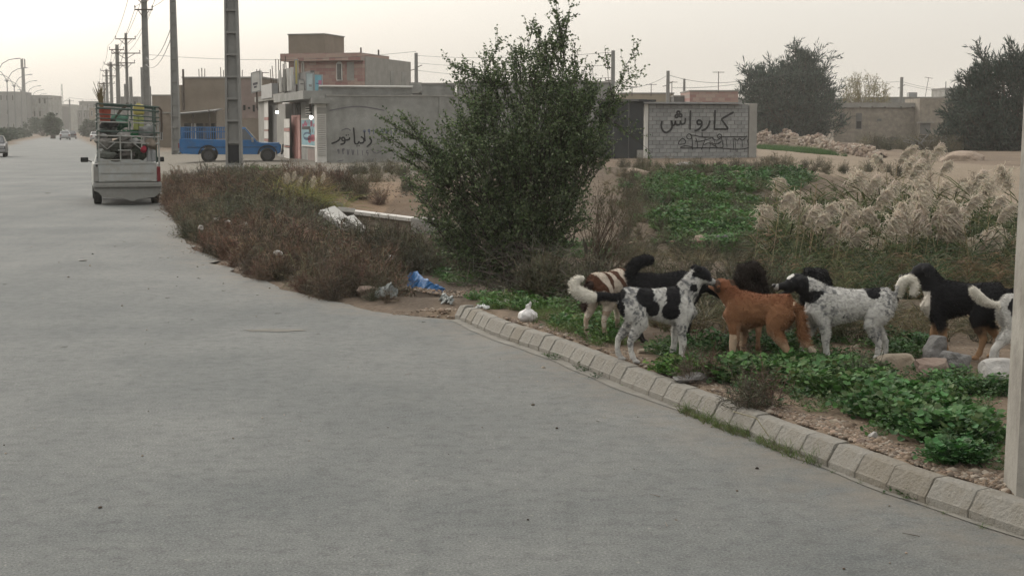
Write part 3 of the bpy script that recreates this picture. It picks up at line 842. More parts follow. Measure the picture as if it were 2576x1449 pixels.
# canopy with columns in front of it
fc, w2, z2 = house('canopy_shop', 'small open fronted shop with a thin roof sheet and dark bays, behind the blue pickup', 455, 545, 278, 96, 3.5, m_brownp, -.02, coping=False, cat='shop')
mb = MB(); mb.add([(-.2, -1.8, z2 - .35), (w2 + .3, -1.8, z2 - .1), (w2 + .3, .5, z2 + .05), (-.2, .5, z2 - .2), (-.2, -1.8, z2 - .28), (w2 + .3, -1.8, z2 - .03), (w2 + .3, .5, z2 + .12), (-.2, .5, z2 - .13)],
                  [(0, 3, 2, 1), (4, 5, 6, 7), (0, 1, 5, 4), (1, 2, 6, 5), (2, 3, 7, 6), (3, 0, 4, 7)]); mb.build('roof_sheet', m_cemd, fc)
for k, (a, b, mm) in enumerate(((.1, .28, m_dark), (.3, .42, m_white), (.45, .62, m_dark), (.7, .82, m_iron), (.86, .98, m_dark))):
    mb = MB(); mb.b2(w2 * a, w2 * b, -.05 - .01 * k, -.004, -.2, z2 * .72); mb.build('shop_bay', mm, fc)
for k in range(3):
    mb = MB(); mb.tube([(w2 * (.05 + .45 * k), -1.5, -.2), (w2 * (.05 + .45 * k), -1.5, z2 - .4 + .2 * k)], .06, 6); mb.build('post', m_iron, fc)
house('small_building', 'brown low building with a blue door left of the second pole', 384, 432, 242, 140, 6, m_brownp, 0, [(.82, .96, .02, .55)], cat='building', wcol=mat('blue_door', (.05, .15, .22)), name_w='door')
house('roadside_kiosk', 'brown shed under a grey sheet roof, between the truck and the second pole', 396, 440, 286, 118, 5, m_brownp, 0, [(.15, .3, .3, .8)], cat='kiosk', wcol=m_greym)

# --- block wall car wash shed
bo = dp(1622, 322, 77.0)
B = Frame((bo.x, bo.y, 0), ROADA)
BW = B.loc(1903, 340)[0]; zbT = B.loc(1750, 262)[1]
bsd = B.thing('block_shed', 'grey cement block shed with black Persian graffiti and a crossed out number', 'shed')
z0b = B.loc(1750, 404)[1]
mb = MB(); mb.b2(.02, BW - .02, .21, 6.2, -.4, zbT - .02); mb.build('inner_wall', m_cemd, bsd)
mb = MB(); mb.b2(.22, BW - .47, .035, .2, z0b, zbT - .03); mb.build('mortar', mat('mortar', (.155, .15, .14), rough=.98, bump=.5), bsd)
mb = MB(); mb.b2(BW - .45, BW, -.04, .6, -.3, zbT + .04); mb.build('corner_column', m_cem2, bsd, bevel=.015)
mb = MB(); mb.b2(.02, BW - .46, -.10, .2, -.4, z0b - .01); mb.build('plinth', m_cemd, bsd)
mb = MB(); mb.b2(BW - 1.75, BW - .6, -.14, -.105, z0b - .35, z0b - .06); mb.build('plinth_vent', m_dark, bsd)
rows_ = 14; ch = (zbT - .04 - z0b) / rows_; bl = .405
bmesh_cache = {}
def block_mesh(w, h, k):
    key = (round(w, 2), round(h, 2), k)
    if key not in bmesh_cache:
        mb = MB(); hw, hh, e = w / 2, h / 2, .008
        vs = [(-hw, 0.03, -hh), (hw, 0.03, -hh), (hw, 0.03, hh), (-hw, 0.03, hh),
              (-hw, e, -hh), (hw, e, -hh), (hw, e, hh), (-hw, e, hh),
              (-hw + e, 0, -hh + e), (hw - e, 0, -hh + e), (hw - e, 0, hh - e), (-hw + e, 0, hh - e)]
        fs = [(8, 9, 10, 11)] + [(4 + i, 4 + (i + 1) % 4, 8 + (i + 1) % 4, 8 + i) for i in range(4)] + [(i, (i + 1) % 4, 4 + (i + 1) % 4, 4 + i) for i in range(4)]
        mb.add(vs, fs); bmesh_cache[key] = mb.mesh('block', [m_block[k]])
    return bmesh_cache[key]
for r_ in range(rows_):
    x = .23 + (0 if r_ % 2 else -bl / 2); z = z0b + ch * (r_ + .5)
    while x < BW - .5:
        xa, xb = max(x, .23), min(x + bl, BW - .48)
        if xb - xa > .06:
            w = xb - xa - .022
            o = bpy.data.objects.new('block', block_mesh(w, ch - .018, R.choice([0, 0, 1, 1, 2, 3]))); COL.objects.link(o); o.parent = bsd
            o.location = ((xa + xb) / 2, .0 + R.uniform(0, .012), z + R.uniform(-.003, .003)); o.rotation_euler = (0, R.uniform(-.006, .006), R.uniform(-.008, .008))
        x += bl
c4 = lambda pts: [(x * .1412 + 1614, y * .1412 + 236.2) for x, y in pts]
ltr = [[(1640, 330), (1540, 385), (1418, 455)], [(1418, 455), (1480, 540), (1542, 628)], [(1542, 632), (1420, 632), (1285, 636)], [(1308, 292), (1302, 460), (1296, 636)],
       [(1216, 480), (1192, 560), (1140, 630), (1065, 662)],
       [(1062, 545), (1005, 548), (988, 505), (1015, 475), (1060, 490), (1072, 540), (1050, 600), (1000, 645), (940, 662)],
       [(870, 300), (866, 460), (862, 645)],
       [(778, 432), (775, 500), (750, 540), (705, 538), (692, 478)], [(692, 478), (685, 540), (650, 556), (612, 545), (600, 480)], [(600, 480), (590, 545), (550, 560), (532, 480)],
       [(532, 480), (545, 560), (520, 640), (440, 692), (380, 660), (350, 580), (362, 490)],
       circ(655, 342, 26), circ(622, 402, 24), circ(692, 390, 24)]
strokes('graffiti', B, [c4(s_) for s_ in ltr], .105, m_paintk, bsd, y=-.012, smooth=True, label='black spray painted Persian word')
num = [circ(848, 765, 46), [(735, 790), (672, 845), (660, 900), (762, 892), (780, 838), (720, 790)], [(895, 770), (903, 880), (908, 1000)],
       [(860, 740), (960, 745), (1060, 772), (1270, 780)], [(962, 785), (990, 880), (985, 962), (925, 968)], [(1075, 690), (1082, 770), (1130, 800), (1062, 1000)],
       [(1370, 772), (1620, 768), (1850, 772), (1862, 750)], [(1962, 800), (1912, 955), (1680, 992), (1300, 965), (720, 968), (775, 930), (900, 950)],
       [(1628, 790), (1642, 988)], [(1658, 790), (1682, 1035)], [(1660, 805), (1705, 832), (1740, 790)], [(1740, 790), (1790, 830), (1850, 790)], [(1785, 830), (1802, 960)],
       [(1880, 832), (1912, 950)], [(1880, 832), (1962, 800)], [(1270, 770), (1330, 950)], circ(1388, 760, 38), [(1420, 780), (1450, 940), (1400, 962)], [(1500, 780), (1522, 950)],
       [(1395, 800), (1330, 830), (1250, 790)], [(1230, 850), (1210, 990)], [(1110, 912), (1200, 880), (1350, 960)], [(950, 850), (1050, 850), (1240, 795)], [(1360, 900), (1420, 850), (1320, 900), (1240, 870)]]
strokes('crossed_out_number', B, [c4(s_) for s_ in num], .05, m_paintk, bsd, y=-.012, label='black scribbled out phone number')
mb = MB(); mb.b2(-.15, BW - 1.0, -.25, 6.4, zbT + .0, zbT + .09); mb.build('roof_sheet', m_greym, bsd)
mb = MB(); mb.b2(-.45, .5, -.3, 2.0, zbT + .10, zbT + .2); mb.build('roof_sheet', m_blackm, bsd)
mb = MB(); mb.b2(.0, .17, -.05, .15, -.1, zbT - .02); mb.build('door_post', m_white, bsd)
# pale rock leaning before the plinth
# dark gate
g0 = dp(1506, 322, 76.2)
G = Frame((g0.x, g0.y, 0), ROADA)
gt = G.thing('sheet_gate', 'tall black sheet metal gate left of the grey block shed', 'gate')
GWd = G.loc(1619, 340)[0]; zg = G.loc(1560, 256)[1]
for k in range(3):
    a = GWd * k / 3; mb = MB(); mb.b2(a + .015, a + GWd / 3 - .015, 0, .06, .2, zg); lf = mb.build('gate_panel', m_blackm, gt)
    for zz in (.25, zg / 2, zg - .1):
        mb = MB(); mb.b2(a + .05, a + GWd / 3 - .05, -.045, -.003, zz, zz + .06); mb.build('gate_rail', m_blackm, gt)
mb = MB(); mb.b2(-.4, GWd + .1, -.2, .6, zg + .02, zg + .12); mb.build('gate_lintel', m_cemd, gt)
mb = MB(); mb.b2(GWd * .84, GWd * .97, -.16, -.06, .15, .75); mb.build('meter_box', m_cem2, gt)

# --- low houses on the skyline, right
house('low_house', 'low cream plastered house on the skyline left of the pinkish wall', 1560, 1694, 237, 135, 7, mat('cream_plaster', (.36, .31, .23), rough=.95, var=.12, vscale=.8), 0, coping=True)
house('low_house', 'grey flat roofed house showing just above the block shed', 1694, 1734, 244, 132, 7, m_cemd, 0)
house('low_house', 'low pinkish brick house on the skyline behind the block shed', 1734, 1856, 231, 128, 7, m_pinkb, 0)
house('low_house', 'small block room with a water tank beyond the right end of the ruined house', 2374, 2450, 224, 190, 6, m_cem, 0)
house('low_house', 'long low grey house behind the ruined wall and yellowish tree', 2180, 2380, 247, 180, 7, m_cem, 0)
house('low_house', 'low house with grey wall hidden behind the dark feathery tree', 1856, 2130, 250, 185, 7, m_cem, 0)
house('water_tank', 'small grey rooftop water tank above the ruined house', 2284, 2305, 233, 181, 1.0, m_greym, 0, cat='tank', coping=False)
# ruined house
rh, wR, zR = house('ruined_house', 'old ruined flat roofed house with crumbling plaster, a tall window niche and beam ends', 2098, 2311, 262, 160, 6, m_ruin, 0, coping=False)
def rpx(x, y): return (x - 2098) * 160 / F, 1.9 + (322 - y) * 160 / F
a = rpx(2152, 326); b = rpx(2167, 286)
mb = MB(); mb.b2(a[0], b[0], -.03, -.004, a[1], b[1]); wn_ = mb.build('window', m_cemd, rh)
mb = MB(); mb.b2(a[0] + .08, b[0] - .06, -.04, -.032, a[1] + .1, (a[1] + b[1]) / 2); mb.build('pane', m_dark, wn_)
a = rpx(2110, 272)
mb = MB(); mb.b2(-.1, wR + .05, -.16, 6.1, a[1], zR + .12); mb.build('roof_band', m_cem2, rh)
for xx in (2160, 2190, 2222, 2262, 2290):
    a = rpx(xx, 270); mb = MB(); mb.tube([(a[0], 0, a[1] - .02), (a[0] + .05, -.45, a[1] - .05)], .055, 6); mb.build('beam_end', m_iron, rh)
for (xa, ya, xb, yb) in ((2112, 285, 2124, 320), (2240, 345, 2262, 368), (2205, 300, 2216, 306)):
    a = rpx(xa, yb); b = rpx(xb, ya); mb = MB(); mb.b2(a[0], b[0], -.02, -.003, a[1], b[1]); mb.build('plaster_scar', m_cemd, rh)
rr2, wR2, zR2 = house('ruined_house', 'taller grey ruined annex with a broken doorway beside the dark right hand tree', 2312, 2400, 248, 158, 6, m_ruin, 0, coping=False)
mb = MB(); mb.b2(.1, 1.2, -.03, -.004, 1.2, 2.4); mb.build('doorway', m_cemd, rr2)
mb = MB(); mb.b2(-.3, 1.5, -.35, -.03, 2.42, 2.52); mb.build('lintel', m_cem2, rr2)
mb = MB(); mb.b2(0, 1.0, -.02, -.003, -.2, 1.1); mb.build('opening', m_dark, rr2)
# ------------------------------------------------------------------ poles, lamps, wires
m_pole = mat('pole_concrete', (0.27, 0.27, 0.255), rough=.93, bump=.4, bscale=10, var=.1, vscale=1.2, dirt=(0.17, .16, .145), dscale=1.5, damt=.4)
m_polew = mat('pole_whitewash', (0.33, 0.315, 0.275), rough=.9, bump=.5, bscale=14, var=.10, vscale=2.5, dirt=(0.19, .175, .15), dscale=3.2, damt=.85)
m_wire = mat('wire', (.05, .05, .05), rough=.6)
m_steel = mat('lamp_steel', (.24, .245, .24), rough=.5, metal=.4)
m_blackpaint = mat('black_band', (.02, .022, .025), rough=.8, var=.3, vscale=4)
def hpole(label, x, y, h=12.0, wb=.52, wt=.28, arms=(), rz=0.0, z0=None, name='concrete_pole', group='concrete utility poles', band=False, ribs=True, mm=None, d=.30, ribstep=.69, lean=0.0):
    z0 = Hs(x, y) - .3 if z0 is None else z0
    t = thing(name, label, 'utility pole', (x, y, z0), rz, group)
    mm = mm or m_pole
    t.rotation_euler.y = lean
    fl = .075
    W_ = lambda z: wb + (wt - wb) * z / h
    for s in (-1, 1):
        mb = MB()
        vs = []
        for z in (0, h):
            w = W_(z) / 2; dd = d / 2 * (1 - .4 * z / h); f_ = fl * (1 - .3 * z / h)
            vs += [(s * w, -dd, z), (s * (w - f_), -dd, z), (s * (w - f_), dd, z), (s * w, dd, z)]
        o = (0, 1, 2, 3) if s > 0 else (3, 2, 1, 0)
        mb.add(vs, [(0, 1, 2, 3), (7, 6, 5, 4)] + [(i, (i + 1) % 4 + 0, (i + 1) % 4 + 4, i + 4) for i in range(4)])
        mb.build('flange', mm, t, bevel=.008)
    mb = MB(); vs = []
    for z in (0, h - .05):
        w = W_(z) / 2 - .05; vs += [(-w, -.03, z), (w, -.03, z), (w, .03, z), (-w, .03, z)]
    mb.add(vs, [(0, 3, 2, 1), (4, 5, 6, 7)] + [(i, (i + 1) % 4, (i + 1) % 4 + 4, i + 4) for i in range(4)]); mb.build('web', mm, t)
    if ribs:
        z = .45
        while z < h - .3:
            mb = MB(); w = W_(z) - .13 * (1 - .3 * z / h); dd = d * (1 - .4 * z / h) * .92; mb.box((0, 0, z), (w, dd, .07)); mb.build('rib', mm, t); z += ribstep
    if band:
        mb = MB(); w = W_(.9) / 2 - .078; mb.b2(-w, w, -.10, -.034, .45, 1.05); mb.build('painted_band', m_blackpaint, t)
        mb = MB(); w = wb / 2; mb.b2(-w - .03, w + .03, -.2, .2, -.1, .42); mb.build('base', m_cem2, t, bevel=.03)
    for (za, wa, br) in arms:
        add_arm(t, za, wa, br, -d / 2)
    return t
def add_arm(t, za, wa, br, yo=-.12):
    mb = MB(); mb.box((0, yo - .06, za), (wa, .09, .11)); a = mb.build('crossarm', m_iron, t)
    for s in (-1, 1):
        if br:
            mb = MB(); mb.tube([(s * wa * .30, yo - .05, za - .05), (s * .08, yo - .05, za - .6)], .035, 5); mb.build('brace', m_iron, a)
    for u in ((-1, 0, 1) if wa > 2 else (-1, 1)):
        mb = MB(); zz = za + .05
        mb.tube([(u * wa * .48, yo - .06, zz), (u * wa * .48, yo - .06, zz + .12), (u * wa * .48, yo - .06, zz + .13), (u * wa * .48, yo - .06, zz + .30)], [.03, .03, .075, .045], 7)
        mb.build('insulator', mat_ins, a)
mat_ins = mat('insulator', (.16, .14, .13), rough=.35)
def at(px, Y): return dp(px, 322, Y).x
p2 = gp(588, 434, .5)
hpole('concrete pole with ladder recesses and a black painted foot, standing in the dry brush', at(588, 47), 47.0, arms=(), band=True, z0=.30, ribstep=.69)
hpole('concrete ladder pole behind the cab end of the blue pickup bed, between truck and pickup', at(442.5, 90), 90.0, band=False, z0=.1, wb=.56)
hpole('tall concrete pole with two insulator crossarms rising behind the truck rack', at(371, 123), 123.0, h=13.4, wb=.62, wt=.42, arms=((13.4 - 1.0 + .25, 2.4, True), (13.4 - 2.1 + .25, 1.5, True)), z0=0, d=.35)
hpole('slim pole with three crossarms behind the truck rack', at(323, 169), 169.0, h=12.6, wb=.36, wt=.26, arms=((11.9, 2.1 * 1.1, True), (10.3, 3.3, True), (9.2, 2.0, True)), z0=0)
hpole('concrete pole with two crossarms just left of the three armed pole', at(300, 192), 192.0, h=12.6, wb=.62, wt=.42, arms=((11.9, 1.9, True), (9.9, 2.4, True)), z0=0)
hpole('fourth armed pole in the receding line above the truck', at(283, 243), 243.0, h=12.6, wb=.6, wt=.4, arms=((12.2, 2.0, True), (10.3, 2.6, True)), z0=0)
hpole('fifth armed pole in the receding line above the truck', at(272, 273), 273.0, h=12.6, wb=.6, wt=.4, arms=((12.3, 2.0, True), (10.0, 3.0, True)), z0=0, ribs=False)
hpole('farthest armed pole of the receding line above the truck', at(265, 350), 350.0, h=12.6, wb=.6, wt=.4, arms=((12.2, 2.6, True), (10, 2.6, True)), z0=0, ribs=False)
for (px, yt, Y, w, lb) in ((361.5, 170, 124.5, .34, 'short stub pole touching the left side of the tall two armed pole'), (332, 194, 150, .38, 'short plain pole right of the three armed pole'),
                    (380, 218, 119, .2, 'thin steel post on the right side of the tall two armed pole'), (317, 212, 165, .25, 'thin short post left of the three armed pole'),
                    (464, 175, 104, .17, 'thin rusty post at the left corner of the brown plastered building'), (1048, 134, 112, .30, 'slim wooden looking pole right of the pink house'),
                    (1541, 128, 88, .26, 'grey pole with side insulators rising behind the right of the big bush'), (1679, 179, 125, .33, 'plain grey pole on the skyline left of the pinkish house'),
                    (1720, 199, 150, .28, 'thin dark pole on the skyline behind the block shed'), (2265, 195, 178, .45, 'plain pole above the ruined house'),
                    (2376, 206, 189, .15, 'short thin mast on the small block room')):
    zt_ = dp(px, yt, Y).z
    t = thing('wooden_pole' if 'rusty' not in lb and 'steel' not in lb else 'steel_post', lb, 'pole', (at(px, Y), Y, -.1), 0)
    mb = MB(); mb.tube([(0, 0, 0), (0, 0, zt_ / 2), (0, 0, zt_ + .1)], [w / 2 * 1.15, w / 2, w / 2 * .85], 8); mb.build('pole', m_pole if 'rusty' not in lb else m_iron, t)
    if px == 1541:
        for k in range(3):
            mb = MB(); mb.tube([(0, 0, zt_ - .15 - k * .75), (-.45, 0, zt_ - .15 - k * .75), (-.45, 0, zt_ + .02 - k * .75)], .035, 5); mb.build('insulator_bracket', m_iron, t)
    if px in (1679, 2265, 1048):
        mb = MB(); mb.tube([(0, 0, zt_ - 1.0), (.45, 0, zt_ - .8)], .03, 5); mb.tube([(0, 0, zt_ - 1.1), (-.45, 0, zt_ - 1.2)], .03, 5); mb.build('bracket', m_iron, t)
# TV antennas
for (px, yt, yb, Y, tilt, lb) in ((1807, 181, 231, 128, 0, 'tall thin TV antenna mast on the pinkish house'), (2328, 195, 242, 181, -.15, 'leaning TV antenna mast above the ruined house'),
                            (1690, 206, 238, 134, 0, 'short TV antenna right of the skyline pole'), (1638, 212, 240, 134, 0, 'small TV antenna on the cream house'), (1590, 218, 240, 134, 0, 'stub TV antenna at the left of the cream house'), (1170, 160, 212, 120, 0, 'thin TV antenna above the left of the big bush'), (660, 182, 200, 112, 0, 'TV antenna on the brown plastered building')):
    a = dp(px, yb, Y); zt_ = dp(px, yt, Y).z - a.z
    t = thing('tv_antenna', lb, 'antenna', a, 0, 'rooftop TV antennas'); t.rotation_euler.y = tilt * -1
    mb = MB(); mb.tube([(0, 0, -.1), (0, 0, zt_)], .035, 5); mb.build('mast', m_iron, t)
    mb = MB(); mb.tube([(-.5, 0, zt_ - .05), (.5, 0, zt_ - .05)], .025, 4); mb.build('boom', m_iron, t)
    for k in range(4):
        mb = MB(); mb.tube([(-.4 + .27 * k, -.35, zt_ - .05), (-.4 + .27 * k, .35, zt_ - .05)], .018, 4); mb.build('element', m_iron, t)
# near pole at the right edge
pb = gp(2540, 1198, .2)
zt0 = dp(2570, 0, pb.y)
pn = thing('concrete_pole', 'pale whitewashed concrete pole with peeling patches at the right edge of the view', 'utility pole', (pb.x + .245, pb.y, .1), math.radians(-8), 'concrete utility poles')
hN = 9.0
def pw(z): return .235 - .0135 * z
mb = MB(); prof = []
for z in (0, .3, .8, 1.5, 2.5, 4, 6, 9):
    prof.append(z)
vs = []; e = .03
for z in prof:
    w, dd = pw(z) * (1.0), pw(z) * .8
    vs += [(-w + e, -dd, z), (w - e, -dd, z), (w, -dd + e, z), (w, dd - e, z), (w - e, dd, z), (-w + e, dd, z), (-w, dd - e, z), (-w, -dd + e, z)]
fs = []
for j in range(len(prof) - 1):
    for i in range(8): fs.append((j * 8 + i, j * 8 + (i + 1) % 8, (j + 1) * 8 + (i + 1) % 8, (j + 1) * 8 + i))
fs += [tuple(reversed(range(8))), tuple(range(len(vs) - 8, len(vs)))]
mb.add(vs, fs); mb.build('shaft', m_polew, pn)
rp = dp(2562, 1100, pb.y)
mb = MB(); yq = -pw(.5) * .8 - .003
for (u0, u1, v0, v1) in ((-.17, -.10, 0, .022), (-.105, -.02, -.012, .008), (-.03, .05, -.02, -.002)):
    mb.add([(u0, yq, rp.z - .1 + v0), (u1, yq, rp.z - .1 + v0 - .012), (u1, yq, rp.z - .1 + v1 - .012), (u0, yq, rp.z - .1 + v1)], [(0, 1, 2, 3)])
mb.build('red_mark', mat('red_paint', (.30, .06, .05)), pn)

# wires
def wire(label, pts, sag=.5, r=.014, cat='wire', group='overhead wires'):
    mb = MB()
    P = []
    for a, b in zip(pts, pts[1:]):
        a, b = Vector(a), Vector(b)
        for k in range(9 if b is not pts[-1] else 9):
            t = k / 8; p = a.lerp(b, t); p.z -= 4 * sag * t * (1 - t); P.append(p)
    mb.tube(P, r, 4, cap=False)
    o = mb.build('overhead_wire', m_wire); tag(o, label, cat, group); return o
polesA = [(at(371, 123), 123, 12.7), (at(300, 192), 192, 12.2), (at(283, 243), 243, 12.4), (at(272, 273), 273, 12.5), (at(265, 350), 350, 12.3)]
pre = Vector(polesA[0]) + (Vector(polesA[0]) - Vector(polesA[1])) * 1.0; pre = (pre.x, pre.y, 12.5)
WL = 'thin wire strung along the line of armed poles'
for dx, wn_ in ((-1.15, 'left upper'), (0.0, 'middle upper'), (1.15, 'right upper')): wire(wn_ + ' wire strung along the receding line of armed poles', [(p[0] + dx, p[1], p[2] + .25) for p in [pre] + polesA], .9, .02)
for dx, wn_ in ((-.72, 'left lower'), (.72, 'right lower')): wire(wn_ + ' wire strung along the receding line of armed poles', [(p[0] + dx, p[1], p[2] - .9) for p in [pre] + polesA], .9, .02)
for (dz, wn_) in ((8.3, 'upper'), (7.7, 'lower')): wire(wn_ + ' slack service wire from the second pole to the tall two armed pole', [(at(442, 90), 90, dz), (at(371, 123), 123, dz - .6)], 1.0, .02)
wire('thin wire crossing the sky from the plastered building to the pole beside the pink house', [(at(380, 119), 119, 7.7), (at(1048, 112), 112, 7.6)], .5, .012)
for k in range(3): wire(('top', 'middle', 'bottom')[k] + ' thin wire from the pole by the pink house to the pole behind the bush', [(at(1048, 112), 112, 7.3 - .55 * k), (at(1541, 88), 88, dp(1541, 132, 88).z - .75 * k)], .25, .011)
wire('wire sloping from the bush pole over the block shed skyline', [(at(1541, 88), 88, 4.2), (at(1679, 125), 125, dp(1679, 189, 125).z), (at(1860, 122), 122, dp(1860, 205, 122).z)], .35, .016)
wire('wire running past the feathery tree to the pole above the ruined house', [(at(1690, 125), 125, dp(1690, 222, 125).z), (at(2000, 145), 145, dp(2000, 180, 145).z), (at(2265, 178), 178, dp(2265, 206, 178).z), (at(2450, 195), 195, dp(2450, 226, 195).z)], .45, .018)
wire('lower wire leaving the pole above the ruined house', [(at(2265, 178), 178, dp(2265, 212, 178).z), (at(2450, 195), 195, dp(2450, 234, 195).z)], .35, .016)
wire('far faint cross wire above the road end', [(at(130, 600), 600, 12), (at(177, 600), 600, 14), (at(330, 600), 600, 15)], 1.2, .05)

# street lamps on the median
def lamp_proto(label, x, y, left=True):
    t = thing('street_lamp', label, 'street lamp', (x, y, .1), math.radians(16), 'street lamps on the median')
    mb = MB(); mb.tube([(0, 0, 0), (0, 0, 1.2), (0, 0, 1.25), (0, 0, 9.8)], [.16, .15, .11, .07], 8); mb.build('post', m_steel, t)
    for s in (1, -1):
        pts = [(s * .1, 0, 9.2), (s * .25, 0, 9.9), (s * .8, 0, 10.8), (s * 1.7, 0, 11.35), (s * 2.5, 0, 11.5)]
        mb = MB(); mb.tube(pts, .055, 6); a = mb.build('arm', m_steel, t)
        mb = MB(); mb.tube([(s * 2.4, 0, 11.5), (s * 2.7, 0, 11.53), (s * 3.2, 0, 11.58), (s * 3.3, 0, 11.58)], [(.06, .04), (.15, .07), (.13, .06), (.03, .03)], 8); mb.build('lamp_head', m_steel, a)
    return t
lx = lambda y: LEFT0 - 1.8 - .297 * y
lord = ['nearest street lamp on the median, cut by the left picture edge', 'second double armed street lamp, at the left edge of the picture', 'third double armed street lamp, above the dense part of the hedge', 'fourth double armed street lamp, in front of the step between the left blocks', 'fifth double armed street lamp, left of the telecom mast',
        'sixth double armed street lamp, behind the telecom mast line', 'seventh double armed street lamp, right of the telecom mast', 'eighth and smallest double armed street lamp down the median']
lp = None
for k, yy_ in enumerate((210, 243, 273, 309, 347, 385, 425, 470)):
    if lp is None: lp = o = lamp_proto(lord[0], lx(yy_), yy_)
    else:
        o = copy_tree(lp); o['label'] = lord[k]
    o.location = (lx(yy_), yy_, .1); 
# telecom mast, lattice mast
tm = thing('telecom_mast', 'slim telecom mast with three panel antennas behind the left apartment blocks', 'mast', (at(63, 480), 480, 0))
zt_ = dp(62, 150, 480).z
mb = MB(); mb.tube([(0, 0, 0), (0, 0, zt_ - 2.5)], [.75, .5], 10); mb.build('tower', m_steel, tm)
for a in (0, 2.1, 4.2):
    mb = MB(); mb.box((.65 * math.cos(a), .65 * math.sin(a), zt_ - 1.4), (.32, .3, 3.0), rz=a); mb.build('panel_antenna', m_steel, tm)
mb = MB(); mb.tube([(0, 0, zt_ - 2.5), (0, 0, zt_ + .3)], .16, 6); mb.build('top_pole', m_steel, tm)
lm = thing('lattice_mast', 'faint lattice mast far down the road', 'mast', (at(159, 800), 800, 0))
zt_ = dp(159, 212, 800).z
mb = MB()
mbs = []
for (sx, sy) in ((-1, -1), (1, -1), (0, 1)):
    mb = MB(); mb.tube([(sx * 1.2, sy * 1.2, 0), (sx * .25, sy * .25, zt_)], .10, 4); mb.build('leg', m_steel, lm)
for k in range(12):
    z0_, z1_ = zt_ * k / 12, zt_ * (k + 1) / 12; f0, f1 = 1.2 - .95 * k / 12, 1.2 - .95 * (k + 1) / 12
    mb = MB(); mb.tube([(-f0, -f0, z0_), (f1, -f1, z1_)], .06, 4); mb.tube([(f0, -f0, z0_), (-f1, -f1, z1_)], .06, 4); mb.build('lattice_brace', m_steel, lm)

# ------------------------------------------------------------------ far town along the road
fw = [m_cem, m_cem2, m_brownp, m_cemd, mat('far_grey', (.24, .24, .23), rough=.95, var=.15, vscale=.3), mat('far_white', (.55, .54, .5), rough=.9)]
def far_block(label, x0, x1, yt, Y, depth, m, floors, cols, name='apartment_block', cat='building', ang=0.0):
    P = dp(x0, 322, Y); w = dp(x1, 322, Y).x - P.x; z1 = dp(x0, yt, Y).z
    wins = []
    for f_ in range(floors):
        for c_ in range(cols):
            if R.random() < .8: wins.append(((c_ + .3) / cols, (c_ + .62) / cols, (f_ + .38) / floors, (f_ + .78) / floors))
    return house(name, label, x0, x1, yt, Y, depth, m, ang, wins, cat=cat, wcol=m_dark if R.random() < .5 else fw[5])
far_block('flat roofed grey apartment block at the far left edge', -60, 43, 232, 430, 14, fw[4], 3, 7)
far_block('grey apartment block behind the telecom mast, second from the left', 44, 122, 241, 445, 14, fw[0], 3, 6)
far_block('narrow set back wing at the right end of the left apartment blocks', 106, 129, 250, 455, 10, fw[0], 3, 2)
far_block('low dark house right of the left apartment blocks', 123, 150, 268, 520, 12, fw[3], 2, 2)
far_block('two storey house with white trim down the road, left of the far pole', 147, 178, 264, 560, 10, fw[0], 2, 2)
far_block('pale shop house with bright window bays at the end of the road', 149, 176, 296, 540, 4, fw[1], 1, 3)
far_block('grey house between the two far poles at the road end', 178, 202, 266, 600, 10, fw[4], 2, 2)
far_block('wide grey building at the end of the road, right of the far pole', 201, 262, 256, 620, 14, fw[3], 3, 4)
far_block('darker low house in front of the wide grey building at the road end', 196, 232, 278, 500, 8, fw[3], 2, 3)
far_block('brown house at the right of the road end, partly behind the truck', 226, 280, 272, 420, 10, fw[2], 2, 4)
far_block('grey building seen through the truck rack', 262, 330, 262, 330, 12, fw[4], 2, 4)
far_block('pale low shop just right of the truck rack', 326, 384, 285, 230, 8, fw[0], 1, 3)
far_block('dark two storey house seen above the truck rack', 300, 350, 245, 300, 10, fw[3], 2, 3)
for px, Y, yt in ((177, 480, 250), (210, 500, 253), (225, 560, 262), (122, 430, 244)):
    t = hpole({177: 'distant pole with a crossarm standing over the pale shop at the road end', 210: 'distant pole with a crossarm before the wide grey building at the road end', 225: 'smallest distant pole, right of the one before the wide grey building', 122: 'distant pole at the right end of the left apartment blocks'}[px], at(px, Y), Y, h=dp(px, yt, Y).z, wb=.6, wt=.45, arms=((dp(px, yt, Y).z - .6, 3.0, False),), z0=0, ribs=False, group='distant utility poles')
# ------------------------------------------------------------------ vehicles
m_tyre = mat('tyre', (.022, .022, .021), rough=.9, dirt=(.08, .075, .065), dscale=6, damt=.35)
m_rim = mat('rim', (.07, .07, .07), rough=.5, metal=.5)
m_dustw = mat('dusty_white_paint', (.40, .415, .40), rough=.6, bump=.05, var=.06, vscale=2, dirt=(.33, .31, .265), dscale=3.5, damt=.8)
m_dust = mat('dust_caked_metal', (.27, .27, .25), rough=.9, var=.1, vscale=5, dirt=(.23, .215, .19), dscale=9, damt=.6)
m_blue = mat('blue_paint', (.010, .125, .33), rough=.38, var=.12, vscale=2, dirt=(.07, .12, .22), dscale=2.5, damt=.5)
m_blue2 = mat('blue_rail_paint', (.03, .13, .30), rough=.6)
m_glass = mat('dark_glass', (.03, .035, .04), rough=.12, spec=.6)
m_gren = mat('green_rack_paint', (.05, .09, .075), rough=.6, dirt=(.16, .15, .13), dscale=6, damt=.4)
m_wrack = mat('pale_rack_paint', (.36, .37, .35), rough=.6, dirt=(.2, .15, .1), dscale=6, damt=.5)
m_redl = mat('red_lens', (.17, .014, .018), rough=.3)
m_blk = mat('black_trim', (.02, .02, .02), rough=.6)
m_chrome = mat('bumper_grey', (.33, .33, .33), rough=.4, metal=.4)
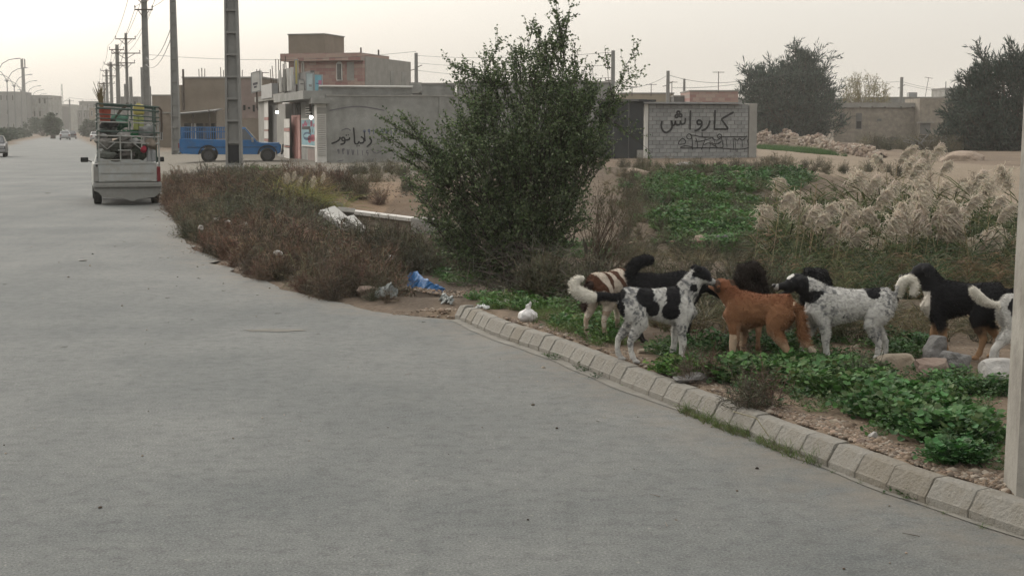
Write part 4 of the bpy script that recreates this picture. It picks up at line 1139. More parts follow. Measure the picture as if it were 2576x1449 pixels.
def wheel(parent, c, r, w, axis='x'):
    mb = MB(); c = Vector(c)
    prof = [(-w / 2, r * .62), (-w / 2, r * .93), (-w / 2 * .8, r), (w / 2 * .8, r), (w / 2, r * .93), (w / 2, r * .62)]
    n = 22; vs = []; fs = []
    for k in range(n):
        a = 2 * math.pi * k / n
        for (u, rad) in prof: vs.append((u, rad * math.cos(a), rad * math.sin(a)))
    m_ = len(prof)
    for k in range(n):
        for i in range(m_ - 1): fs.append((k * m_ + i, k * m_ + i + 1, ((k + 1) % n) * m_ + i + 1, ((k + 1) % n) * m_ + i))
    mb.add(vs, fs); ty = mb.build('wheel', m_tyre, parent, smooth=True)
    rm = MB(); 
    for s in (-1, 1):
        rm.tube([(s * w * .40, 0, 0), (s * w * .42, 0, 0)], [r * .64, r * .55], 18); rm.tube([(s * w * .42, 0, 0), (s * w * .5, 0, 0)], [r * .2, r * .17], 12)
    o = rm.build('rim', m_rim, ty)
    ty.location = c
    if axis == 'y': ty.rotation_euler = (0, 0, math.pi / 2)
    return ty
def arch_profile(xa, xb, zlo, wheels, r, top):
    """closed side profile: bottom edge with arches between xa..xb, then the given top points (from xb back to xa)"""
    pts = [(xa, zlo)]
    for cx in wheels:
        for k in range(9):
            a = math.pi - math.pi * k / 8
            zz = r * math.sin(a) * 1.0
            pts.append((cx + r * math.cos(a), max(zlo, zlo + zz * .92)))
    pts.append((xb, zlo)); return pts + top
def sedan(label, x, y, rz, m, zoff=0.0, lights=False, group='cars on the road', rear=True):
    t = thing('car', label, 'car', (x, y, zoff), rz, group)       # local +y forward, origin ground centre
    wb, r = 1.32, .31
    prof = arch_profile(-2.1, 2.15, .26, (-wb, wb), .37, [(2.18, .55), (2.05, .74), (1.1, .88), (-1.45, .95), (-2.1, .9), (-2.16, .6)])
    mb = MB(); mb.prism(prof, -.82, .82, plane='yz'); mb.build('body', m, t, bevel=.04)
    for part, zc, inset, mm in (('cabin', 0, 0, m),):
        lo = [(1.05, .87), (-1.55, .94)]; hi = [(.35, 1.36), (-.95, 1.38)]
        mb = MB(); vs = []
        for s in (-1, 1):
            vs += [(s * .78, 1.1, .86), (s * .60, .35, 1.38), (s * .60, -.95, 1.38), (s * .78, -1.6, .92)]
        mb.add(vs, [(0, 1, 2, 3), (7, 6, 5, 4), (1, 5, 6, 2), (0, 4, 5, 1), (3, 2, 6, 7)]); mb.build('cabin', m, t, bevel=.03)
        for nm, q in (('windscreen', [(-.66, 1.03, .92), (.66, 1.03, .92), (.54, .42, 1.345), (-.54, .42, 1.345)]), ('rear_window', [(.66, -1.545, .98), (-.66, -1.545, .98), (-.54, -1.0, 1.35), (.54, -1.0, 1.35)])):
            n_ = (Vector(q[1]) - Vector(q[0])).cross(Vector(q[3]) - Vector(q[0])).normalized() * .012
            mb = MB(); mb.add([Vector(p) + n_ for p in q] + [Vector(p) for p in q], [(0, 1, 2, 3), (7, 6, 5, 4), (0, 4, 5, 1), (1, 5, 6, 2), (2, 6, 7, 3), (3, 7, 4, 0)]); mb.build(nm, m_glass, t)
        for s in (-1, 1):
            q = [(s * .765, .85, .95), (s * .765, -1.3, .97), (s * .635, -.85, 1.33), (s * .635, .38, 1.33)]
            mb = MB(); mb.add([(a + s * .012, b, c) for a, b, c in q] + q, [(0, 1, 2, 3), (7, 6, 5, 4), (0, 4, 5, 1), (1, 5, 6, 2), (2, 6, 7, 3), (3, 7, 4, 0)]); mb.build('side_window', m_glass, t)
    for sy in (-wb, wb):
        for s in (-.72, .72): wheel(t, (s, sy, r), r, .2)
    for s in (-1, 1):
        mb = MB(); mb.b2(s * .5, s * .78, -2.19, -2.14, .66, .84); mb.build('tail_light', m_redl, t)
        mb = MB(); mb.b2(s * .48, s * .76, 2.12, 2.2, .56, .7); mb.build('headlight', m_bulb if lights else m_chrome, t)
    mb = MB(); mb.b2(-.83, .83, -2.24, -2.17, .36, .55); mb.build('bumper', m_chrome, t, bevel=.02)
    mb = MB(); mb.b2(-.83, .83, 2.19, 2.26, .34, .52); mb.build('bumper', m_chrome, t, bevel=.02)
    return t
RZ = math.radians(16.5)
m_silver = mat('silver_paint', (.36, .37, .37), rough=.35, metal=.2); m_whitep = mat('white_car_paint', (.6, .6, .58), rough=.4); m_dkcar = mat('dark_car_paint', (.03, .035, .04), rough=.35)
def car_at(px, pyb, label, m, rev=False, **kw):
    Y = F * CAMH / (pyb - HZ); return sedan(label, at(px, Y), Y, RZ + (math.pi if rev else 0), m, **kw)
car_at(163, 352.0, 'silver sedan driving away in the middle of the dusty road', m_silver)
car_at(179, 350, 'grey sedan just ahead to the right of the silver one', m_dkcar)
car_at(208, 340, 'small dark car far down the road', m_dkcar)
car_at(241, 356, 'white sedan driving ahead, just left of the loaded truck', m_whitep)
car_at(-18, 394, 'dark car cut off by the left picture edge', m_dkcar, rev=True)
o = sedan('oncoming car with lit headlights beyond the hedge', at(75, 300), 300, RZ + math.pi, m_silver, zoff=.1, lights=True)
o.location.x = LEFT0 - 4.4 - 3 - .297 * 300
for px, Y, mm, lb in ((150, 455, m_whitep, 'white car parked at the end of the road by the bright shop'), (160, 470, m_silver, 'pale car parked beside the white one at the road end'), (228, 330, m_silver, 'pale parked car under the trees at the right of the road end')):
    sedan(lb, at(px, Y), Y, RZ + 1.2, mm)

# --- loaded white pickup ahead
py0 = F * CAMH / (515.5 - HZ)
tr = thing('pickup_truck', 'dusty white pickup with a tall pipe rack loaded with household goods, driving away', 'pickup truck', (at(316.5, py0), py0, 0), RZ)
k_ = py0 / F
X_ = lambda px: (px - 316.5) * k_
Z_ = lambda py: (515.5 - py) * k_
# chassis sides
prof = arch_profile(0.02, 4.5, .40, (.95, 3.75), .40, [(4.55, .75), (4.45, .88), (3.55, .98), (2.6, 1.02), (0.03, 1.02)])
for s in (-1, 1):
    mb = MB(); mb.prism(prof, s * .80, s * .74, plane='yz'); mb.build('side_panel', m_dustw, tr, bevel=.012)
mb = MB(); mb.b2(-.74, .74, .05, 2.5, .55, .60); mb.build('bed_floor', m_dust, tr)
mb = MB(); mb.b2(-.73, .73, 2.5, 4.5, .45, .93); mb.build('engine_bay', m_dustw, tr, bevel=.03)
mb = MB(); vs = []
for s in (-1, 1): vs += [(s * .74, 3.55, .97), (s * .62, 3.0, 1.46), (s * .62, 2.35, 1.5), (s * .74, 2.22, .97)]
mb.add(vs, [(0, 1, 2, 3), (7, 6, 5, 4), (1, 5, 6, 2), (0, 4, 5, 1), (3, 2, 6, 7), (0, 3, 7, 4)]); mb.build('cab', m_dustw, tr, bevel=.03)
mb = MB(); mb.add([(-.6, 2.235, 1.03), (.6, 2.235, 1.03), (.54, 2.335, 1.42), (-.54, 2.335, 1.42), (-.6, 2.25, 1.03), (.6, 2.25, 1.03), (.54, 2.35, 1.42), (-.54, 2.35, 1.42)], [(0, 1, 2, 3), (7, 6, 5, 4), (0, 4, 5, 1), (1, 5, 6, 2), (2, 6, 7, 3), (3, 7, 4, 0)]); mb.build('rear_window', m_glass, tr)
# tailgate with pressed panel
mb = MB(); mb.b2(X_(247), X_(388), -.035, .03, Z_(457), Z_(412)); tg = mb.build('tailgate', m_dustw, tr, bevel=.01)
mb = MB(); mb.b2(X_(247) - .01, X_(388) + .01, -.05, .04, Z_(412), Z_(409)); mb.build('tailgate_rail', m_dustw, tg)
mb = MB(); mb.b2(X_(262), X_(376), -.048, -.037, Z_(455), Z_(453)); mb.build('panel_crease', m_dust, tg)
mb = MB(); mb.b2(X_(253), X_(382), -.046, -.037, Z_(436), Z_(434.5)); mb.build('panel_crease', m_dust, tg)
# lower valance with scalloped bottom
val = [(X_(235), Z_(459)), (X_(399), Z_(459)), (X_(399), Z_(482)), (X_(382), Z_(496)), (X_(352), Z_(499)), (X_(340), Z_(501)), (X_(330), Z_(505.5)), (X_(322), Z_(505)), (X_(312), Z_(500)), (X_(300), Z_(497)), (X_(256), Z_(495)), (X_(246), Z_(483)), (X_(235), Z_(478))]
mb = MB(); mb.prism(val[::-1], -.06, .0); mb.build('valance', m_dust, tr, bevel=.012)
mb = MB(); mb.b2(X_(234), X_(400), -.13, -.062, Z_(470), Z_(459)); mb.build('bumper', m_dust, tr, bevel=.02)
for s, m1, lb in ((1, m_redl, 'red tail light'), (-1, m_dust, 'tail light hidden by dust')):
    a, b = (X_(389), X_(398)) if s > 0 else (X_(236), X_(246.5))
    mb = MB(); mb.b2(a, b, -.05, .02, Z_(456), Z_(419)); mb.build('tail_light', m1, tr, label=lb, bevel=.008)
for s in (-1, 1):
    for yy in (.95, 3.75): wheel(tr, (s * .70, yy, .31), .31, .19)
    mb = MB(); mb.b2(s * .60, s * .80, .45, .48, .22, .52); mb.build('mud_flap', m_blk, tr)
    ml = MB(); ml.tube([(s * .78, 3.2, 1.0), (s * .9, 3.2, 1.04)], .015, 5); ar_ = ml.build('mirror_arm', m_blk, tr)
    ml = MB(); ml.box((s * .98, 3.2, 1.06), (.2, .07, .13)); ml.build('mirror', m_blk, tr, bevel=.02)
mb = MB(); mb.b2(X_(265), X_(271), .2, .3, .2, .45); mb.build('exhaust', m_iron, tr)
mb = MB(); mb.b2(-.6, .6, .3, 3.8, .34, .5); mb.build('chassis', m_iron, tr)
# rack
xl, xr, zb, zt = X_(248), X_(398), 1.02, Z_(262)
def bar(p, q, m, r=.022, name='rack_rail'):
    mb = MB(); mb.tube([p, q], r, 6); return mb.build(name, m, tr)
for yy in (.02, 1.2, 2.4):
    for xx in (xl + .02, xr - .02): bar((xx, yy, zb), (xx * .985, yy, zt - (.09 if xx > 0 else 0) - .01), m_wrack if yy < .5 else m_gren, .025, 'rack_post')
drop = .085
for (py, mm, r_) in ((262, m_gren, .024), (273, m_gren, .026), (288, m_gren, .016), (298, m_gren, .016), (307, m_wrack, .02), (330, m_gren, .018), (341, m_wrack, .02), (357, m_wrack, .016)):
    z = Z_(py); d = drop if py < 300 else .05
    mb = MB(); mb.tube([(xl, .0, z), (0, 0, z - d * .4), (xr, .0, z - d)], r_, 6); mb.build('rack_rail', mm, tr)
    for xx in (xl, xr): bar((xx, 0, z - (d if xx > 0 else 0)), (xx, 2.4, z - (d if xx > 0 else 0)), m_gren, .018)
for yy in (1.2, 2.4): bar((xl, yy, zt), (xr, yy, zt - drop), m_gren)
for (px, y0, y1, mm) in ((331, 262, 300, m_gren), (385, 271, 345, m_gren), (324, 300, 328, m_wrack), (326, 306, 330, m_gren), (302, 333, 408, m_wrack), (354, 340, 378, m_wrack)): bar((X_(px), -.01, Z_(y0)), (X_(px), -.01, Z_(y1)), mm, .018, 'rack_post')
mb = MB(); mb.tube([(xr, 0, zt - drop), (xr + .06, .02, zt - drop - .08), (xr + .05, .02, zt - .7)], .03, 6); mb.build('bent_rail', m_iron, tr)
for (a, b, c, d) in ((250, 357, 270, 375), (270, 375, 292, 357), (330, 357, 352, 375)):
    bar((X_(a), -.02, Z_(b)), (X_(c), -.02, Z_(d)), m_wrack, .012)
mb = MB(); 
for (a, b, c, d) in ((296, 378, 328, 378), (296, 402, 328, 402), (328, 378, 328, 402), (258, 402, 296, 402)): mb = MB(); mb.tube([(X_(a), -.02, Z_(b)), (X_(c), -.02, Z_(d))], .016, 5); mb.build('chair_frame', m_wrack, tr)
# load: every item a thing of its own resting on the bed
TM = Matrix.Translation(tr.location) @ Matrix.Rotation(RZ, 4, 'Z')
def load(name, label, cat, px, pyb, yy, group='load on the white pickup'):
    p = TM @ Vector((X_(px), yy, Z_(pyb))); return thing(name, label, cat, p, RZ, group)
def lump(t, nm, m, sc, r, seed, z=None, rough=.45):
    mb = MB(); mb.sphere((0, 0, sc[2] * r * .9 if z is None else z), r, 14, 9, sc, rough, seed); return mb.build(nm, m, t, smooth=True)
m_col = lambda n, c, ro=.6, **k: mat(n, c, rough=ro, **k)
b = load('bucket', 'red plastic tub holding upright brooms on the left of the truck load', 'bucket', 268, 308, .35)
mb = MB(); mb.tube([(0, 0, 0), (0, 0, .34)], [.12, .15], 14); mb.tube([(0, 0, .33), (0, 0, .36)], .16, 14); mb.build('tub', m_col('red_plastic', (.36, .075, .045)), b, smooth=False)
m_br = m_col('broom_fibre', (.19, .15, .08), .95); m_br2 = m_col('dark_fibre', (.08, .07, .05), .95)
br_ = load('broom', 'bundle of straw brooms standing up from the red tub on the truck', 'broom', 262, 288, .33)
for k in range(46):
    a = R.uniform(-.05, .05); l = R.uniform(.55, .80); e = R.uniform(-.16, .03)
    mb_ = MB() if k == 0 else mb_
    mb_.tube([(a * .5, R.uniform(-.04, .04), .0), (a - .03, R.uniform(-.05, .05), l * .5), (a * 2.0 + e, R.uniform(-.08, .08), l)], [.012, .010, .003], 3)
mb_.build('straw', m_br, br_, kind='stuff')
br_ = load('broom', 'dark broom leaning to the right out of the truck load', 'broom', 287, 296, .4)
for k in range(30):
    mb_ = MB() if k == 0 else mb_
    mb_.tube([(0, R.uniform(-.04, .04), -.1), (.18 + R.uniform(-.03, .03), 0, .16), (.36 + R.uniform(-.04, .05), R.uniform(-.04, .04), .33 + R.uniform(-.05, .05))], [.012, .012, .004], 3)
mb_.build('straw', m_br2, br_, kind='stuff')
b = load('plastic_container', 'yellow plastic container, highest item of the truck load', 'container', 351, 290, .5)
mb = MB(); mb.box((0, 0, .13), (.27, .22, .26)); mb.build('container_body', m_col('yellow_plastic', (.46, .40, .12)), b, bevel=.05)
mb = MB(); mb.tube([(0, 0, .25), (0, 0, .30)], .05, 10); mb.build('cap', m_col('yellow_cap', (.5, .45, .2)), b)
for px_, lb in ((343, 'pale yellow green jerrycan standing on the left in the truck load'), (356, 'pale yellow green jerrycan standing on the right in the truck load')):
    b = load('jerrycan', lb, 'jerrycan', px_, 328, .45); mb = MB(); mb.box((0, 0, .18), (.125, .22, .36)); mb.build('container_body', m_col('lime_plastic', (.40, .44, .16)), b, bevel=.03)
    mb = MB(); mb.tube([(0, 0, .36), (0, 0, .39)], .03, 8); mb.build('cap', m_whitep, b)
for px_, lb in ((322, 'green plastic crate at the left of two in the truck load'), (346, 'green plastic crate at the right of two in the truck load')):
    b = load('plastic_crate', lb, 'crate', px_, 352, .4)
    mg = m_col('green_plastic', (.02, .15, .06))
    mb = MB(); mb.b2(-.115, .115, 0, .3, 0, .02); mb.build('crate_base', mg, b)
    for z in (.02, .10, .18):
        mb = MB(); mb.b2(-.115, .115, -.01, .005, z, z + .065); mb.b2(-.115, .115, .295, .31, z, z + .065); mb.build('crate_slat', mg, b)
    for s in (-1, 1): mb = MB(); mb.b2(s * .115, s * .125, -.01, .31, 0, .245); mb.build('crate_side', mg, b)
for px_, pyb, w, h, c, lb, yy in ((313, 352, .13, .8, (.42, .40, .38), 'whitish cloth bundle in the middle of the truck load', .15), (305, 322, .22, .8, (.10, .22, .16), 'dark green bundle under the broom on the truck', .8), (278, 325, .16, .8, (.05, .05, .05), 'black sack left of centre in the truck load', .55),
                        (275, 345, .2, .7, (.09, .10, .09), 'dark grey sack low on the left of the load', .6), (262, 372, .16, .9, (.22, .21, .19), 'grey bundle at the left rear corner of the truck bed', .12), (290, 385, .2, .8, (.075, .08, .065), 'dark bundle behind the folded chair frame', .3),
                        (322, 378, .18, .8, (.20, .19, .17), 'mixed brown bundle in the middle of the bed', .3), (347, 398, .22, .9, (.045, .055, .04), 'large dark green bag on the right of the bed', .3), (371, 345, .16, 1.0, (.30, .31, .30), 'grey blanket bundle at the right rail', .4),
                        (338, 362, .12, .6, (.38, .38, .36), 'small crumpled white bag above the dark green bag', .15), (270, 400, .2, .6, (.16, .17, .15), 'dark rolled cloth on the tailgate edge', .2), (378, 372, .12, 1.0, (.24, .2, .16), 'brown cloth hanging by the right post', .1),
                        (258, 350, .11, .6, (.3, .3, .29), 'small pale bundle at the left post', .15), (318, 398, .2, .5, (.12, .11, .10), 'flat brown bundle resting on the tailgate', .25), (300, 405, .22, .4, (.09, .09, .08), 'low dark bundle behind the tailgate', .35)):
    b = load('bundle', lb, 'bundle', px_, pyb, yy)
    lump(b, 'cloth', mat('cloth', c, rough=.95, bump=1.0, bscale=14, var=.35, vscale=9), (1.2, 1, h), w, px_, rough=.7)
b = load('ball', 'dark red round bundle tied in the truck load', 'ball', 359, 382, .02); mb = MB(); mb.sphere((0, 0, .06), .085, 12, 8, noise=.3); mb.build('ball_cover', m_col('red_cloth', (.28, .02, .04), .8), b, smooth=True)
for px_, lb in ((372, 'grey metal churn on the right of the bed'), (382, 'second grey metal churn, at the right post')):
    b = load('milk_churn', lb, 'churn', px_, 407, .12); mb = MB(); mb.tube([(0, 0, 0), (0, 0, .24), (0, 0, .30), (0, 0, .34), (0, 0, .36)], [.065, .065, .035, .035, .045], 12); mb.build('churn_body', mat('dull_tin', (.30, .31, .31), rough=.5, metal=.3), b, smooth=False)

# --- blue pickup parked by the shop
Yb = 70.0
kb = Yb / F
zg_ = 1.9 - (408 - HZ) * kb
bp_ = dp(450, 322, Yb)
bt_ = thing('pickup_truck', 'blue pickup with a slatted cargo rack parked across in front of the workshop', 'pickup truck', (bp_.x + .05, Yb, zg_), math.radians(8), None)
U = lambda px: (px - 450) * kb
Vv = lambda py: (408 - py) * kb
wr = 18 * kb
w1, w2_ = U(521), U(666)
prof = [(U(455), Vv(386))]
for cx in (w1, w2_):
    for q in range(11):
        a = math.pi - math.pi * q / 10; prof.append((cx + (wr + .09) * math.cos(a), Vv(388) + (wr + .07) * math.sin(a) * 1.0))
prof += [(U(694), Vv(386)), (U(698), Vv(383)), (U(699), Vv(366)), (U(696), Vv(363)), (U(642), Vv(358)), (U(636), Vv(352)), (U(560), Vv(352)), (U(452), Vv(349))]
prof = [(x, z) for x, z in prof]
for s in (-1, 1):
    mb = MB(); mb.prism(prof, s * .80, s * .74); mb.build('side_panel', m_blue, bt_, bevel=.012)
mb = MB(); mb.b2(U(455), U(575), -.74, .74, Vv(378), Vv(375)); mb.build('bed_floor', m_blue2, bt_)
mb = MB(); mb.b2(U(578), U(694), -.735, .735, Vv(382), Vv(361)); mb.build('bonnet', m_blue, bt_, bevel=.03)
mb = MB(); mb.b2(U(640), U(695), -.735, .735, Vv(361) + .001, Vv(359)); mb.build('bonnet_top', m_blue, bt_, bevel=.01)
for s in (-1, 1):
    mb = MB(); mb.tube([(U(470), s * .815, Vv(370)), (U(690), s * .815, Vv(370))], .012, 4); mb.build('side_crease', m_blk, bt_)
mb = MB(); vs = []
for s in (-1, 1): vs += [(U(582), s * .76, Vv(354)), (U(584), s * .66, Vv(325)), (U(590), s * .62, Vv(320)), (U(611), s * .62, Vv(321)), (U(641), s * .76, Vv(357))]
mb.add(vs, [(0, 1, 2, 3, 4), (9, 8, 7, 6, 5), (0, 5, 6, 1), (1, 6, 7, 2), (2, 7, 8, 3), (3, 8, 9, 4)]); mb.build('cab', m_blue, bt_, bevel=.02)
for s in (-1, 1):
    q = [(U(588), s * .757, Vv(352)), (U(634), s * .757, Vv(354)), (U(611), s * .655, Vv(325)), (U(590), s * .655, Vv(325))]
    mb = MB(); mb.add([(a, b + s * .012, c) for a, b, c in q] + q, [(0, 1, 2, 3), (7, 6, 5, 4), (0, 4, 5, 1), (1, 5, 6, 2), (2, 6, 7, 3), (3, 7, 4, 0)]); mb.build('side_window', m_glass, bt_)
    mb = MB(); mb.box((U(630), s * .86, Vv(352)), (.10, .14, .22)); mb.build('mirror', m_chrome, bt_, bevel=.02)
    mb = MB(); mb.b2(U(604) - .01, U(604) + .01, s * .802, s * .81, Vv(383), Vv(355)); mb.build('door_seam', m_blk, bt_)
    mb = MB(); mb.b2(U(589), U(594), s * .802, s * .825, Vv(361), Vv(359)); mb.build('door_handle', m_chrome, bt_)
q = [(U(612.5), -.6, Vv(323)), (U(612.5), .6, Vv(323)), (U(640), .7, Vv(355)), (U(640), -.7, Vv(355))]
mb = MB(); mb.add([(a + .012, b, c + .01) for a, b, c in q] + q, [(0, 1, 2, 3), (7, 6, 5, 4), (0, 4, 5, 1), (1, 5, 6, 2), (2, 6, 7, 3), (3, 7, 4, 0)]); mb.build('windscreen', m_glass, bt_)
for cx in (w1, w2_):
    for s in (-.72, .72): wheel(bt_, (cx, s, wr), wr, .22, 'y')
    for s in (-1, 1):
        mb = MB(); pts = [(cx + (wr + .1) * math.cos(a), s * .81, Vv(388) + (wr + .08) * math.sin(a)) for a in [math.pi * q / 12 for q in range(13)]]
        mb.tube(pts, .03, 5); mb.build('wheel_arch_trim', m_blk, bt_)
mb = MB(); mb.tube([(U(700), -.8, Vv(388)), (U(703), -.78, Vv(380)), (U(703), .78, Vv(380)), (U(700), .8, Vv(388))], .05, 6); mb.build('bumper', m_blk, bt_)
mb = MB(); mb.tube([(U(702), -.5, Vv(386)), (U(704), -.5, Vv(364)), (U(704), .5, Vv(364)), (U(702), .5, Vv(386))], .025, 6); mb.build('bull_bar', m_blk, bt_)
for s in (-1, 1): mb = MB(); mb.b2(U(693), U(700), s * .5, s * .76, Vv(382), Vv(374)); mb.build('headlight', m_chrome, bt_)
mb = MB(); mb.b2(U(451), U(454), -.78, .78, Vv(382), Vv(350)); mb.build('tailgate', m_blue, bt_)
for s in (-1, 1): mb = MB(); mb.b2(U(448), U(451), s * .6, s * .78, Vv(372), Vv(360)); mb.build('tail_light', m_redl, bt_)
mb = MB(); mb.b2(U(446), U(450), -.7, .7, Vv(388), Vv(382)); mb.build('bumper', m_chrome, bt_)
for s in (-1, 1):
    for zz in (321, 332): mb = MB(); mb.tube([(U(455), s * .77, Vv(zz)), (U(578), s * .77, Vv(zz))], .022, 5); mb.build('rack_rail', m_blue2, bt_)
    for q in range(24):
        xx = U(457) + (U(576) - U(457)) * q / 23
        mb = MB(); w = .032 if q % 6 else .06; mb.box((xx, s * .77, (Vv(349) + Vv(320)) / 2), (w, .03, Vv(320) - Vv(349))); mb.build('rack_slat', m_blue2, bt_)
for q in range(9):
    yy = -.75 + 1.5 * q / 8
    mb = MB(); mb.box((U(455), yy, (Vv(349) + Vv(320)) / 2), (.03, .035, Vv(320) - Vv(349))); mb.build('rack_slat', m_blue2, bt_)
# ------------------------------------------------------------------ vegetation
def vmat(name, rough=.75, trans=0.0, spec=.25):
    m = mat(name, (1, 1, 1), rough=rough, attr='tint', spec=spec)
    if trans:
        N, L = m.node_tree.nodes, m.node_tree.links
        bs = N['Principled BSDF']; out = [n for n in N if n.type == 'OUTPUT_MATERIAL'][0]
        tr_ = N.new('ShaderNodeBsdfTranslucent'); mx = N.new('ShaderNodeMixShader'); mx.inputs['Fac'].default_value = trans
        L.new(bs.inputs['Base Color'].links[0].from_socket, tr_.inputs['Color'])
        L.new(bs.outputs[0], mx.inputs[1]); L.new(tr_.outputs[0], mx.inputs[2]); L.new(mx.outputs[0], out.inputs['Surface'])
    return m
m_leaf = vmat('leaf', .6, .25); m_twig = vmat('twig', .9); m_plume = vmat('plume_fluff', .95, .35, .05); m_blade = vmat('blade', .65, .25)
def nrm(a): return a / np.maximum(np.linalg.norm(a, axis=1, keepdims=True), 1e-9)
def rnd(n): return NR.normal(size=(n, 3))
def leaves(P, D, l, w, col, droopn=None):
    """diamond leaves: P base, D direction; arrays -> V, F(quads), C"""
    n = len(P); D = nrm(D); S_ = nrm(np.cross(D, rnd(n))); l = np.broadcast_to(l, (n,))[:, None]; w = np.broadcast_to(w, (n,))[:, None]
    U_ = np.cross(S_, D)
    V = np.stack([P, P + D * l * .45 + S_ * w * .5 + U_ * l * .06, P + D * l, P + D * l * .45 - S_ * w * .5 + U_ * l * .06], 1).reshape(-1, 3)
    Fq = np.arange(4 * n).reshape(n, 4); return V, Fq, np.repeat(col, 4, 0)
def ribbons(P0, P1, w0, w1, col):
    """flat tapering strips"""
    n = len(P0); D = nrm(P1 - P0); S_ = nrm(np.cross(D, rnd(n))); w0 = np.broadcast_to(w0, (n,))[:, None]; w1 = np.broadcast_to(w1, (n,))[:, None]
    V = np.stack([P0 - S_ * w0 / 2, P0 + S_ * w0 / 2, P1 + S_ * w1 / 2, P1 - S_ * w1 / 2], 1).reshape(-1, 3)
    return V, np.arange(4 * n).reshape(n, 4), np.repeat(col, 4, 0)
def sticks(P0, P1, r0, r1, col):
    n = len(P0); D = nrm(P1 - P0); A = nrm(np.cross(D, rnd(n))); B_ = np.cross(D, A)
    r0 = np.broadcast_to(r0, (n,))[:, None]; r1 = np.broadcast_to(r1, (n,))[:, None]
    vs = []
    for (P, r) in ((P0, r0), (P1, r1)):
        for k in range(3):
            a = 2 * math.pi * k / 3; vs.append(P + (A * math.cos(a) + B_ * math.sin(a)) * r)
    V = np.stack(vs, 1).reshape(-1, 3); b = (np.arange(n) * 6)[:, None]
    Fq = np.concatenate([b + np.array([k, (k + 1) % 3, 3 + (k + 1) % 3, 3 + k]) for k in range(3)], 0)
    return V, Fq, np.repeat(col, 6, 0)
def join(parts):
    off = 0; V, F_, C = [], [], []
    for v, f, c in parts: V.append(v); F_.append(f + off); C.append(c); off += len(v)
    return np.concatenate(V), np.concatenate(F_), np.concatenate(C)
def tint(n, base, var=.25, hue=.1):
    k = 1 + NR.uniform(-var, var, (n, 1)); return np.array(base)[None, :] * k * (1 + NR.uniform(-hue, hue, (n, 3)))
def env_at(rows, y):
    ys_ = [r[0] for r in rows]; return np.interp(y, ys_, [r[1] for r in rows]), np.interp(y, ys_, [r[2] for r in rows])

